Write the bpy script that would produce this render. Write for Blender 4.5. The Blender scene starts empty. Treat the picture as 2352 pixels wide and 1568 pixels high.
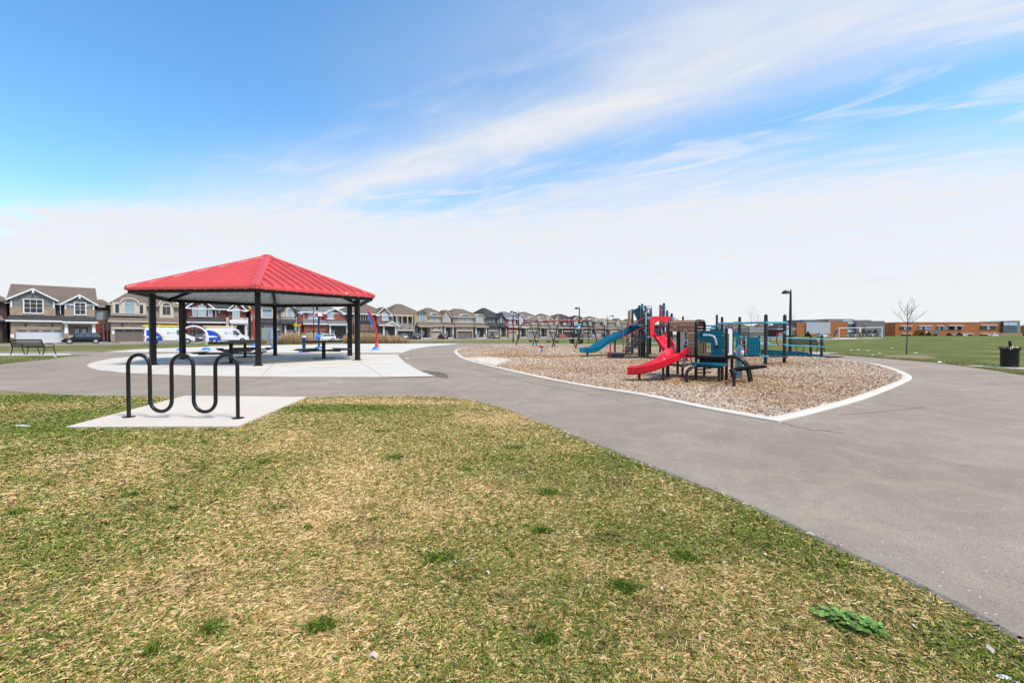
import bpy, math, random
import numpy as np
from mathutils import Vector, Matrix
from mathutils.geometry import tessellate_polygon
R = math.radians; PI = math.pi
sc = bpy.context.scene; COL = sc.collection
rnd = random.Random(7); nrg = np.random.default_rng(11)

# ------------------------------------------------------------ camera
FQ = 1010.0; CH = 1.2; PITCH = math.atan(18/FQ)      # focal length in units of a 2352-wide picture
cam = bpy.data.objects.new('camera', bpy.data.cameras.new('camera')); COL.objects.link(cam)
cam.location = (0, 0, CH); cam.rotation_euler = (PI/2-PITCH, 0, 0)
cam.data.lens = FQ/2352*36; cam.data.sensor_width = 36; cam.data.clip_start = .05; cam.data.clip_end = 4000
sc.camera = cam
sc.view_settings.view_transform = 'Standard'; sc.view_settings.look = 'None'
sc.view_settings.gamma = 1; sc.view_settings.use_curve_mapping = False
sc.view_settings.exposure = 0.74

# ------------------------------------------------------------ world: daylight sky with thin cirrus
SUN_EL, SUN_AZ = R(62), R(122)      # azimuth from +Y towards +X
wd = bpy.data.worlds.new('World'); sc.world = wd; wd.use_nodes = True
nt = wd.node_tree; nt.nodes.clear()
def N(t, **k):
    n = nt.nodes.new(t)
    for a, b in k.items(): setattr(n, a, b)
    return n
def setin(n, i, v):
    if hasattr(v, 'is_linked'): nt.links.new(v, n.inputs[i])
    else: n.inputs[i].default_value = v
def m(op, a, b=None, c=None, clamp=False):
    n = N('ShaderNodeMath', operation=op, use_clamp=clamp); setin(n, 0, a)
    if b is not None: setin(n, 1, b)
    if c is not None: setin(n, 2, c)
    return n.outputs[0]
def sstep(lo, hi, v):
    n = N('ShaderNodeMapRange', interpolation_type='SMOOTHSTEP'); setin(n, 0, v); setin(n, 1, lo); setin(n, 2, hi)
    return n.outputs[0]
sky = N('ShaderNodeTexSky', sky_type='NISHITA', sun_disc=False, sun_elevation=SUN_EL, sun_rotation=SUN_AZ)
sky.air_density = 1.0; sky.dust_density = .35; sky.ozone_density = 2.2
tc = N('ShaderNodeTexCoord'); sp = N('ShaderNodeSeparateXYZ'); nt.links.new(tc.outputs['Generated'], sp.inputs[0])
X, Y, Z = sp.outputs
Zc = m('MAXIMUM', Z, .03)
W = m('ABSOLUTE', m('DIVIDE', m('ADD', m('MULTIPLY', X, .545), m('MULTIPLY', Y, .839)), Zc))       # across the cirrus bands
A = m('DIVIDE', m('ADD', m('MULTIPLY', X, -.839), m('MULTIPLY', Y, .545)), Zc)      # along them
def noise(sx, sy, scale, detail, rough, off=0, dist=0):
    cb = N('ShaderNodeCombineXYZ'); setin(cb, 0, m('MULTIPLY', W, sx)); setin(cb, 1, m('MULTIPLY', A, sy)); setin(cb, 2, off)
    n = N('ShaderNodeTexNoise'); nt.links.new(cb.outputs[0], n.inputs['Vector'])
    n.inputs['Scale'].default_value = scale; n.inputs['Detail'].default_value = detail
    n.inputs['Roughness'].default_value = rough; n.inputs['Distortion'].default_value = dist
    return n.outputs[0]
n1 = noise(1, .5, .8, 5, .5, 3.1, .5); n2 = noise(1.5, .55, 1.5, 9, .6, 7.7, .7); n3 = noise(.8, .5, .7, 4, .5, 12.); n4 = noise(2.3, .75, 1.7, 7, .56, 21., 1.1)
Ap = m('MINIMUM', m('MAXIMUM', A, -1.5), 7)
Wd = m('ADD', W, m('MULTIPLY', m('SUBTRACT', n1, .5), 1.1))
wid = m('ADD', .40, m('MULTIPLY', m('MAXIMUM', m('SUBTRACT', Ap, 1.8), 0), .09))
q = m('DIVIDE', m('SUBTRACT', Wd, 1.84), wid)
streak = m('MULTIPLY', m('EXPONENT', m('MULTIPLY', m('MULTIPLY', q, q), -1)), m('ADD', .36, m('MULTIPLY', n4, .95)))
thr = m('SUBTRACT', m('SUBTRACT', 3.0, m('MULTIPLY', m('MAXIMUM', Ap, -1), .18)), m('MULTIPLY', m('MAXIMUM', m('SUBTRACT', Ap, 2.3), 0), .42))
thr = m('MAXIMUM', thr, .85)
rel = m('DIVIDE', m('SUBTRACT', m('ADD', Wd, m('ADD', m('MULTIPLY', m('SUBTRACT', n2, .5), 1.0), m('MULTIPLY', m('SUBTRACT', n4, .5), .7))), thr), m('MULTIPLY', thr, .26))
bank = sstep(-.9, 1.25, rel)
wisps = m('MULTIPLY', sstep(.47, .74, n4), m('MULTIPLY', sstep(.9, 2.2, W), .62))
veil = m('MULTIPLY', sstep(.40, .72, n3), m('MULTIPLY', sstep(.6, 1.7, W), .40))
hor = m('SUBTRACT', 1, sstep(.0, .27, Z))
one = lambda v: m('SUBTRACT', 1, v, clamp=True)
clear = m('MULTIPLY', m('MULTIPLY', one(streak), one(m('MULTIPLY', bank, m('ADD', .52, m('MULTIPLY', n4, .80))))), m('MULTIPLY', one(wisps), one(veil)))
mask = m('SUBTRACT', 1, m('MULTIPLY', clear, m('SUBTRACT', 1, m('MULTIPLY', hor, .74))), clamp=True)
mask = m('MULTIPLY', mask, .98)
hs = N('ShaderNodeHueSaturation'); hs.inputs['Saturation'].default_value = 1.22; hs.inputs['Hue'].default_value = .493
hs.inputs['Value'].default_value = 1.56; nt.links.new(sky.outputs[0], hs.inputs['Color'])
mx = N('ShaderNodeMix', data_type='RGBA'); nt.links.new(mask, mx.inputs[0]); nt.links.new(hs.outputs[0], mx.inputs[6])
mx.inputs[7].default_value = (5.08, 5.18, 5.36, 1)
bg = N('ShaderNodeBackground'); nt.links.new(mx.outputs[2], bg.inputs[0]); bg.inputs[1].default_value = .10
out = N('ShaderNodeOutputWorld'); nt.links.new(bg.outputs[0], out.inputs[0])

sl = bpy.data.lights.new('sun', 'SUN'); sl.energy = 2.7; sl.angle = R(14); sl.color = (1, .885, .73)
so = bpy.data.objects.new('sun', sl); COL.objects.link(so)
sd = Vector((math.sin(SUN_AZ)*math.cos(SUN_EL), math.cos(SUN_AZ)*math.cos(SUN_EL), math.sin(SUN_EL)))
so.rotation_euler = sd.to_track_quat('Z', 'Y').to_euler(); so.location = (0, 0, 60)

# ------------------------------------------------------------ picture -> place helpers (2352-wide picture units)
K = .6125
def crop(ox, oy, s): return lambda u, v: ((ox+u/s)*K, (oy+v/s)*K)
cA, cB, cC, cD, cE, cF = [crop(o, 1040, 4.9) for o in (0, 400, 800, 1200, 1600, 2000)]
cG = crop(2300, 1080, 3.92); cH = crop(2640, 1080, 3.92); cI = crop(3000, 1080, 4.9); cJ = crop(3360, 1080, 4.9)
cL = crop(440, 940, 2.306); cM = crop(1400, 1240, 2.352); cN = crop(0, 1200, 3.564); cO = crop(2800, 1240, 2.2404)
cT = crop(2320, 1120, 7.84); cU = crop(2600, 1200, 9.8); cV = crop(2600, 1320, 9.8); cW = crop(2340, 1280, 7.84)
cX = crop(2680, 1120, 6.533); cR1 = crop(520, 1200, 9.8); cR2 = crop(740, 1120, 7.84); cR3 = crop(980, 1140, 7.84)
cZ = crop(2500, 1900, 1.7552)
def ray(x, y):
    dx = (x-1176)/FQ; dy = (784-y)/FQ
    return Vector((dx, math.cos(PITCH)+dy*math.sin(PITCH), -math.sin(PITCH)+dy*math.cos(PITCH)))
def gp(x, y, z=0.): r = ray(x, y); return r*((z-CH)/r.z)+Vector((0, 0, CH))
def at(x, y, D): r = ray(x, y); return r*(D/r.y)+Vector((0, 0, CH))
def zat(y, D): return at(1176, y, D).z
def xat(x, D): return (x-1176)/FQ*D
def sm(t): t = min(1, max(0, t)); return t*t*(3-2*t)
# street row frame: s along the row of house fronts, nd = distance across
P0 = Vector((-82.6, 79)); Dv = Vector((.714, .70)).normalized(); Nv = Vector((-Dv.y, Dv.x)); N0 = Nv.dot(P0); TH = math.atan2(Dv.y, Dv.x)
def spx(x, off=0):
    a = (x-1176)/FQ; p = P0+Nv*off; return (a*p.y-p.x)/(Dv.x-a*Dv.y)
def st(s, nd): return P0+Dv*s+Nv*(nd-N0)
def zg(x, y):
    nd = Nv.x*x+Nv.y*y; z = -.42*sm((nd-54)/29)
    if y > 1:
        a = x/y; w = sm((a-.62)/.28); z += .6*w*sm((y-29)/71)-1.7*w*sm((y-112)/70)
    return z

# ------------------------------------------------------------ mesh builder
class MB:
    def __init__(s): s.v = []; s.f = []; s.mi = []; s.cur = 0
    def add(s, vs, fs):
        o = len(s.v); s.v += [tuple(p) for p in vs]; s.f += [tuple(i+o for i in f) for f in fs]; s.mi += [s.cur]*len(fs); return s
    def box(s, c, size, rz=0, M4=None):
        x, y, z = [d/2 for d in size]; vs = [Vector((a*x, b*y, e*z)) for a in (-1, 1) for b in (-1, 1) for e in (-1, 1)]
        if M4 is not None: vs = [M4 @ p for p in vs]
        elif rz: r = Matrix.Rotation(rz, 3, 'Z'); vs = [r @ p for p in vs]
        c = Vector(c)
        return s.add([p+c for p in vs], [(0, 1, 3, 2), (4, 6, 7, 5), (0, 4, 5, 1), (2, 3, 7, 6), (0, 2, 6, 4), (1, 5, 7, 3)])
    def bx(s, x0, x1, y0, y1, z0, z1): return s.box(((x0+x1)/2, (y0+y1)/2, (z0+z1)/2), (abs(x1-x0), abs(y1-y0), abs(z1-z0)))
    def beam(s, a, b, w, h=None, up=(0, 0, 1)):
        a, b = Vector(a), Vector(b); h = h or w; t = (b-a).normalized(); u = Vector(up)
        if abs(t.dot(u)) > .99: u = Vector((0, 1, 0))
        r = t.cross(u).normalized(); u = r.cross(t)
        vs = [p+r*i*w/2+u*j*h/2 for p in (a, b) for i, j in ((-1, -1), (1, -1), (1, 1), (-1, 1))]
        return s.add(vs, [(0, 1, 2, 3)[::-1], (4, 5, 6, 7)]+[(i, (i+1) % 4, 4+(i+1) % 4, 4+i) for i in range(4)])
    def tube(s, pts, r, n=8, closed=False, cap=True):
        pts = [Vector(p) for p in pts]; L = len(pts); rr = r if isinstance(r, (list, tuple)) else [r]*L; vs = []; u = None
        for i, p in enumerate(pts):
            if closed: t = pts[(i+1) % L]-pts[i-1]
            else: t = pts[min(i+1, L-1)]-pts[max(i-1, 0)]
            t = t.normalized() if t.length > 1e-9 else Vector((0, 0, 1))
            if u is None: u = Vector((0, 0, 1)) if abs(t.z) < .9 else Vector((0, 1, 0))
            u = u-t*u.dot(t)
            if u.length < 1e-4: u = Vector((1, 0, 0))-t*t.x
            u.normalize(); w = t.cross(u)
            vs += [p+(u*math.cos(2*PI*k/n)+w*math.sin(2*PI*k/n))*rr[i] for k in range(n)]
        fs = [(i*n+k, i*n+(k+1) % n, ((i+1) % L)*n+(k+1) % n, ((i+1) % L)*n+k) for i in range(L if closed else L-1) for k in range(n)]
        if cap and not closed: fs += [tuple(range(n))[::-1], tuple(range((L-1)*n, L*n))]
        return s.add(vs, fs)
    def cyl(s, a, b, r0, r1=None, n=12): return s.tube([a, b], [r0, r0 if r1 is None else r1], n)
    def lathe(s, c, prof, n=16):
        c = Vector(c); vs = [c+Vector((r*math.cos(2*PI*k/n), r*math.sin(2*PI*k/n), z)) for r, z in prof for k in range(n)]
        fs = [(i*n+k, i*n+(k+1) % n, (i+1)*n+(k+1) % n, (i+1)*n+k) for i in range(len(prof)-1) for k in range(n)]
        fs += [tuple(range(n))[::-1], tuple(range((len(prof)-1)*n, len(prof)*n))]
        return s.add(vs, fs)
    def prism(s, poly, a, b):        # poly = list of 3-D points, extruded by vector from a*vec
        n = len(poly); a, b = Vector(a), Vector(b); vs = [Vector(p)+a for p in poly]+[Vector(p)+b for p in poly]
        fs = [(i, (i+1) % n, n+(i+1) % n, n+i) for i in range(n)]
        if n > 4:
            for t in tessellate_polygon([[Vector(p) for p in poly]]): fs += [tuple(t), tuple(i+n for i in t)[::-1]]
        else: fs += [tuple(range(n))[::-1], tuple(range(n, 2*n))]
        return s.add(vs, fs)
    def flat(s, poly, z=None):
        ps = [Vector((p[0], p[1], p[2] if len(p) > 2 else 0)) for p in poly]
        tr = tessellate_polygon([[Vector((p.x, p.y, 0)) for p in ps]])
        if z is not None: ps = [Vector((p.x, p.y, z)) for p in ps]
        fs = []
        for t in tr:
            a, b, c = [ps[i] for i in t]; fs.append(tuple(t) if (b-a).cross(c-a).z > 0 else tuple(t)[::-1])
        return s.add(ps, fs)
    def mesh(s, name, mats, smooth=None, off=None):
        me = bpy.data.meshes.new(name)
        vs = s.v if off is None else [(a-off[0], b-off[1], c-off[2]) for a, b, c in s.v]
        me.from_pydata(vs, [], s.f)
        for mt in (mats if isinstance(mats, (list, tuple)) else [mats]): me.materials.append(mt)
        if any(s.mi): me.polygons.foreach_set('material_index', s.mi)
        if smooth:
            me.polygons.foreach_set('use_smooth', [True]*len(me.polygons)); me.set_sharp_from_angle(angle=R(smooth))
        me.update(); return me
def link(name, me, parent=None):
    o = bpy.data.objects.new(name, me); COL.objects.link(o)
    if parent is not None: o.parent = parent
    return o
def tag(o, label=None, cat=None, group=None, kind=None):
    for k, v in (('label', label), ('category', cat), ('group', group), ('kind', kind)):
        if v: o[k] = v
    return o
def thing(name, label, cat, loc=(0, 0, 0), rz=0, group=None):
    o = bpy.data.objects.new(name, None); COL.objects.link(o); o.empty_display_size = .2
    o.location = Vector(loc).to_3d() if len(loc) == 3 else Vector((loc[0], loc[1], 0)); o.rotation_euler = (0, 0, rz)
    return tag(o, label, cat, group)
def part(name, mb, mats, parent, smooth=None, world=False, bevel=0):
    off = parent.location if world else None
    if world and parent.parent is not None: off = parent.parent.location
    o = link(name, mb.mesh(name, mats, smooth, off), parent)
    if bevel:
        b = o.modifiers.new('bevel', 'BEVEL'); b.width = bevel; b.segments = 2; b.limit_method = 'ANGLE'; b.angle_limit = R(40)
    return o
def struct(name, mb, mats, smooth=None):
    return tag(link(name, mb.mesh(name, mats, smooth)), kind='structure')
def single(name, mb, mats, label, cat, loc=(0, 0, 0), rz=0, group=None, smooth=None, world=False):
    o = link(name, mb.mesh(name, mats, smooth, loc if world else None)); o.location = loc; o.rotation_euler = (0, 0, rz)
    return tag(o, label, cat, group)
def kids(o): return [c for c in bpy.data.objects if c.parent == o]
def copy_tree(o, parent=None):
    c = o.copy(); COL.objects.link(c)
    if parent is not None: c.parent = parent
    for k in kids(o): copy_tree(k, c)
    return c

# ------------------------------------------------------------ materials
MATS = {}
def M(name, col, rough=.6, metal=0, var=.12, scale=6, bump=0., bscale=40, coat=0, spec=.5, col2=None, coord='Object', stretch=None):
    if name in MATS: return MATS[name]
    mt = bpy.data.materials.new(name); mt.use_nodes = True; t = mt.node_tree; b = t.nodes['Principled BSDF']; MATS[name] = mt
    b.inputs['Roughness'].default_value = rough; b.inputs['Metallic'].default_value = metal
    b.inputs['Specular IOR Level'].default_value = spec
    if coat: b.inputs['Coat Weight'].default_value = coat; b.inputs['Coat Roughness'].default_value = .08
    tc = t.nodes.new('ShaderNodeTexCoord'); src = tc.outputs[coord]
    if stretch:
        mp = t.nodes.new('ShaderNodeMapping'); mp.inputs['Scale'].default_value = stretch; t.links.new(src, mp.inputs[0]); src = mp.outputs[0]
    n = t.nodes.new('ShaderNodeTexNoise'); n.inputs['Scale'].default_value = scale; n.inputs['Detail'].default_value = 6
    n.inputs['Roughness'].default_value = .65; t.links.new(src, n.inputs['Vector'])
    r = t.nodes.new('ShaderNodeValToRGB'); r.color_ramp.elements[0].position = .3; r.color_ramp.elements[1].position = .7
    c2 = col2 or tuple(min(1, c*(1+var)) for c in col); c1 = col if col2 else tuple(c*(1-var) for c in col)
    r.color_ramp.elements[0].color = (*c1, 1); r.color_ramp.elements[1].color = (*c2, 1)
    t.links.new(n.outputs[0], r.inputs[0]); t.links.new(r.outputs[0], b.inputs['Base Color'])
    if bump:
        n2 = t.nodes.new('ShaderNodeTexNoise'); n2.inputs['Scale'].default_value = bscale; n2.inputs['Detail'].default_value = 4
        t.links.new(src, n2.inputs['Vector'])
        bp = t.nodes.new('ShaderNodeBump'); bp.inputs['Strength'].default_value = bump; bp.inputs['Distance'].default_value = .02
        t.links.new(n2.outputs[0], bp.inputs['Height']); t.links.new(bp.outputs[0], b.inputs['Normal'])
    return mt
class NT:
    """tiny node helper for the bigger procedural materials"""
    def __init__(s, name, rough=.8, spec=.3):
        s.mt = bpy.data.materials.new(name); s.mt.use_nodes = True; s.t = s.mt.node_tree; s.b = s.t.nodes['Principled BSDF']
        s.b.inputs['Roughness'].default_value = rough; s.b.inputs['Specular IOR Level'].default_value = spec
        MATS[name] = s.mt; s.tc = s.t.nodes.new('ShaderNodeTexCoord').outputs['Object']
    def n(s, ty, ins={}, **k):
        x = s.t.nodes.new(ty)
        for a, b in k.items(): setattr(x, a, b)
        for i, v in ins.items():
            if hasattr(v, 'is_linked'): s.t.links.new(v, x.inputs[i])
            else: x.inputs[i].default_value = v
        return x
    def noise(s, scale, detail=5, rough=.6, vec=None, dist=0): return s.n('ShaderNodeTexNoise', {'Vector': vec or s.tc, 'Scale': scale, 'Detail': detail, 'Roughness': rough, 'Distortion': dist}).outputs[0]
    def ramp(s, v, stops):
        r = s.n('ShaderNodeValToRGB', {0: v}); e = r.color_ramp.elements
        while len(e) < len(stops): e.new(.5)
        for i, (p, c) in enumerate(stops): e[i].position = p; e[i].color = (*c, 1) if len(c) == 3 else c
        return r.outputs[0]
    def mix(s, f, a, b, mode='MIX'):
        x = s.n('ShaderNodeMix', {0: f}, data_type='RGBA', blend_type=mode)
        for i, v in ((6, a), (7, b)):
            if hasattr(v, 'is_linked'): s.t.links.new(v, x.inputs[i])
            else: x.inputs[i].default_value = (*v, 1)
        return x.outputs[2]
    def math(s, op, a, b=0., clamp=False): return s.n('ShaderNodeMath', {0: a, 1: b}, operation=op, use_clamp=clamp).outputs[0]
    def map(s, v, a, b, c=0., d=1.): return s.n('ShaderNodeMapRange', {0: v, 1: a, 2: b, 3: c, 4: d}, interpolation_type='SMOOTHSTEP').outputs[0]
    def col(s, c): s.t.links.new(c, s.b.inputs['Base Color'])
    def bump(s, h, st=.3, d=.02):
        x = s.n('ShaderNodeBump', {'Height': h, 'Strength': st, 'Distance': d}); s.t.links.new(x.outputs[0], s.b.inputs['Normal'])
def vcol_mat(name, rough=.85, spec=.25, trans=0):
    s = NT(name, rough, spec); a = s.n('ShaderNodeVertexColor', layer_name='col'); s.col(a.outputs[0]); return s.mt
def brick_mat(name, c1, c2, mortar, bw=.24, bh=.075):
    s = NT(name, .85, .2); x = s.n('ShaderNodeSeparateXYZ', {0: s.tc})
    cb = s.n('ShaderNodeCombineXYZ', {0: s.math('ADD', x.outputs[0], x.outputs[1]), 1: x.outputs[2]})
    b = s.n('ShaderNodeTexBrick', {'Vector': cb.outputs[0], 'Color1': (*c1, 1), 'Color2': (*c2, 1), 'Mortar': (*mortar, 1), 'Scale': 1., 'Mortar Size': .008, 'Brick Width': bw, 'Row Height': bh})
    v = s.map(s.noise(1.3), .3, .7, .82, 1.12); s.col(s.mix(1., b.outputs[0], s.n('ShaderNodeCombineColor', {0: v, 1: v, 2: v}).outputs[0], 'MULTIPLY'))
    s.bump(b.outputs[1], -.3, .01); return s.mt
def siding_mat(name, c, pitch=.15):
    s = NT(name, .7, .3); x = s.n('ShaderNodeSeparateXYZ', {0: s.tc}); f = s.math('FRACT', s.math('DIVIDE', x.outputs[2], pitch))
    l = s.map(f, 0., .1, .72, 1.); v = s.math('MULTIPLY', l, s.map(s.noise(3), .3, .7, .9, 1.08))
    s.col(s.mix(1., c, s.n('ShaderNodeCombineColor', {0: v, 1: v, 2: v}).outputs[0], 'MULTIPLY')); s.bump(f, .4, .015); return s.mt
def shingle_mat(name, c):
    s = NT(name, .9, .15); x = s.n('ShaderNodeSeparateXYZ', {0: s.tc}); f = s.math('FRACT', s.math('DIVIDE', x.outputs[2], .11))
    v = s.math('MULTIPLY', s.map(f, 0., .2, .8, 1.), s.math('MULTIPLY', s.map(s.noise(14, 3), .3, .7, .75, 1.2), s.map(s.noise(.8, 3), .3, .7, .9, 1.1)))
    s.col(s.mix(1., c, s.n('ShaderNodeCombineColor', {0: v, 1: v, 2: v}).outputs[0], 'MULTIPLY')); s.bump(s.noise(30), .4, .01); return s.mt

black = M('black_powder_coat', (.009, .009, .0095), .36, 0, .2, 3, .05, 60, spec=.4)
black_flat = M('black_steel', (.009, .0085, .009), .5, 0, .2, 4, .05, 60, spec=.3)
char = M('charcoal_post', (.030, .025, .025), .5, 0, .15, 5, .05, 60, spec=.35)
red_pl = M('red_plastic', (.72, .004, .022), .28, 0, .06, 2, .02, 20, coat=.2)
red_mt = M('red_powder_coat', (.50, .02, .022), .4, 0, .1, 4, .04, 60)
red_dk = M('dark_red_panel', (.22, .008, .014), .45, 0, .1, 4)
red_roof = M('red_roof_metal', (.57, .066, .058), .42, 0, .08, .8, .03, 8)
teal = M('teal_panel', (.0, .135, .20), .5, 0, .07, 3, .02, 50, spec=.25)
teal_pl = M('teal_plastic', (.0, .14, .25), .36, 0, .06, 2, .02, 20, spec=.35)
cyan = M('cyan_powder_coat', (.05, .42, .55), .35, 0, .08, 4)
ltblue = M('pale_blue_panel', (.26, .44, .50), .45, 0, .06, 3)
deckm = M('dark_deck_coating', (.03, .032, .036), .6, 0, .2, 12, .2, 120)
grey_pl = M('slate_plastic', (.045, .055, .065), .55, 0, .12, 6, .05, 60)
white_pl = M('white_plastic', (.74, .75, .74), .4, 0, .04, 4)
wood_pl = M('brown_recycled_plank', (.25, .145, .088), .6, 0, .22, 5, .2, 30, stretch=(1, 6, 6))
tan_pl = M('tan_plank', (.42, .27, .14), .6, 0, .15, 5, .1, 30)
rock = M('tan_rock_climber', (.20, .13, .075), .85, 0, .4, 5, .8, 9, col2=(.5, .38, .25))
galv = M('galvanised_steel', (.5, .52, .54), .35, .8, .12, 9)
chrome = M('bolt_steel', (.75, .75, .75), .25, .7, .05, 9)
navy = M('navy_powder_coat', (.008, .03, .13), .35, 0, .1, 4)
blue_b = M('bright_blue_plastic', (.01, .19, .68), .35, 0, .06, 4)
white_t = M('white_trim', (.75, .76, .77), .5, 0, .05, 2)
cream = M('cream_stucco_trim', (.58, .52, .43), .75, 0, .06, 3, .1, 40)
yellow_b = M('sign_yellow', (.85, .58, .0), .4, 0, .05, 4)
yellow_l = M('ladder_yellow', (.80, .60, .03), .5, 0, .08, 4)
yellow_p = M('ladder_pale_yellow', (.72, .56, .25), .5, 0, .08, 4)
orange_m = M('orange_cone_plastic', (.85, .13, .01), .45, 0, .06, 4)
orange_y = M('orange_yellow_plastic', (.85, .42, .02), .4, 0, .06, 4)
rubber = M('tyre_rubber', (.012, .012, .012), .8, 0, .2, 9)
alloy = M('alloy_wheel', (.55, .56, .58), .3, .7, .08, 9)
glass_d = M('dark_window_glass', (.02, .026, .032), .06, 0, .2, .6, spec=.6)
glass_p = M('pale_curtained_glass', (.30, .40, .46), .08, 0, .15, 1.2, spec=.6)
glass_t = M('teal_curtain_wall_glass', (.03, .09, .11), .06, 0, .3, .3, spec=.7)
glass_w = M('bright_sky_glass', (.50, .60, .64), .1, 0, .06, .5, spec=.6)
car_gl = M('car_glass', (.07, .085, .095), .05, 0, .1, 2, spec=.7)
lamp_r = M('red_tail_lamp', (.5, .01, .015), .25, 0, .1, 4)
lamp_w = M('clear_head_lamp', (.7, .72, .74), .15, .2, .05, 4)
bark = M('bare_bark', (.10, .075, .06), .9, 0, .3, 14, .5, 40)
bark_g = M('grey_bark', (.17, .14, .125), .9, 0, .3, 14, .5, 40)
# tree line colours kept apart from paint
litter_w = M('white_litter', (.8, .8, .79), .6, 0, .06, 9)
litter_b = M('pale_blue_litter', (.35, .62, .72), .5, 0, .1, 9)
# ------------------------------------------------------------ ground materials
def lawn_mat():
    s = NT('lawn_soil_and_turf', .95, .1)
    big = s.noise(.22, 3); mid = s.noise(1.4, 5, .65); fine = s.noise(26, 6, .75); fib = s.noise(90, 3, .7)
    green = s.ramp(fine, [(.25, (.045, .065, .014)), (.5, (.105, .135, .03)), (.75, (.20, .215, .07))])
    straw = s.ramp(fib, [(.25, (.17, .13, .06)), (.5, (.34, .255, .13)), (.75, (.52, .40, .22))])
    x = s.n('ShaderNodeSeparateXYZ', {0: s.tc})
    far = s.map(x.outputs[1], 9., 22.)                      # park turf further out is greener than the worn front lawn
    right = s.map(x.outputs[0], 4., 16.)
    f = s.math('ADD', s.math('MULTIPLY', s.math('SUBTRACT', mid, .5), 1.7), s.math('MULTIPLY', s.math('SUBTRACT', big, .5), 2.0))
    f = s.math('ADD', f, s.math('ADD', .58, s.math('MULTIPLY', far, s.math('ADD', -.34, s.math('MULTIPLY', right, -.22)))), clamp=True)
    g2 = s.map(s.noise(.55, 5, .6),   .3, .7, .76, 1.16); s.col(s.mix(1., s.mix(f, green, straw), s.n('ShaderNodeCombineColor', {0: g2, 1: g2, 2: g2}).outputs[0], 'MULTIPLY')); s.bump(s.math('ADD', fine, fib), .7, .03); return s.mt
def asphalt_mat(name='asphalt', k=1.):
    s = NT(name, .88, .25)
    c = s.ramp(s.noise(.35, 4, .55), [(.3, (.262*k, .216*k, .164*k)), (.7, (.340*k, .288*k, .228*k))])
    g = s.map(s.noise(150, 3, .8), .3, .7, .72, 1.26); c = s.mix(1., c, s.n('ShaderNodeCombineColor', {0: g, 1: g, 2: g}).outputs[0], 'MULTIPLY')
    g = s.map(s.noise(1.6, 7, .75, dist=.8), .35, .75, .84, 1.12); c = s.mix(1., c, s.n('ShaderNodeCombineColor', {0: g, 1: g, 2: g}).outputs[0], 'MULTIPLY')
    v = s.n('ShaderNodeTexVoronoi', {'Vector': s.tc, 'Scale': 30.}); on = s.math('LESS_THAN', v.outputs['Distance'], .13)
    vr = s.n('ShaderNodeSeparateColor', {0: v.outputs['Color']}); on = s.math('MULTIPLY', on, s.math('GREATER_THAN', vr.outputs[0], .82))
    c = s.mix(on, c, (.62, .59, .55))
    v = s.n('ShaderNodeTexVoronoi', {'Vector': s.tc, 'Scale': 55.}); on2 = s.math('LESS_THAN', v.outputs['Distance'], .2)
    vr = s.n('ShaderNodeSeparateColor', {0: v.outputs['Color']}); on2 = s.math('MULTIPLY', on2, s.math('GREATER_THAN', vr.outputs[1], .8))
    c = s.mix(on2, c, (.07, .065, .06)); s.col(c); s.bump(s.noise(120, 4, .8), .35, .008); return s.mt
def concrete_mat(name, c1, c2):
    s = NT(name, .8, .25); c = s.ramp(s.noise(.7, 6, .6), [(.3, c1), (.7, c2)])
    g = s.map(s.noise(120, 3, .7), .3, .7, .94, 1.05); c = s.mix(1., c, s.n('ShaderNodeCombineColor', {0: g, 1: g, 2: g}).outputs[0], 'MULTIPLY')
    g = s.map(s.noise(3., 6, .75), .62, .75, 1., .86); c = s.mix(1., c, s.n('ShaderNodeCombineColor', {0: g, 1: g, 2: g}).outputs[0], 'MULTIPLY')
    s.col(c); s.bump(s.noise(160, 3), .15, .004); return s.mt
turf = lawn_mat(); asph = asphalt_mat(); asph_d = asphalt_mat('asphalt_patch_dark', .5); asph_r = asphalt_mat('road_asphalt', 1.12)
conc = concrete_mat('pale_concrete', (.52, .485, .425), (.60, .565, .50)); conc_w = concrete_mat('warm_concrete', (.55, .485, .405), (.62, .555, .47))
conc_k = concrete_mat('kerb_concrete', (.56, .515, .435), (.64, .59, .505)); conc_d = concrete_mat('driveway_concrete', (.25, .245, .235), (.31, .30, .29))
crackm = M('crack_tar', (.145, .128, .11), .9, 0, .3, 9)
def chipbed_mat():
    s = NT('wood_chip_bed', .95, .1); f = s.noise(38, 5, .8); b = s.noise(.5, 4, .6)
    c = s.ramp(f, [(.25, (.24, .175, .12)), (.5, (.42, .325, .24)), (.75, (.58, .47, .37))])
    s.col(s.mix(s.map(b, .35, .65), c, (.27, .185, .11))); s.bump(f, .9, .04); return s.mt
chipbed = chipbed_mat()
court_g = M('court_green', (.10, .26, .17), .7, 0, .06, 1); court_b = M('court_blue', (.05, .14, .30), .7, 0, .06, 1)

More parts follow.
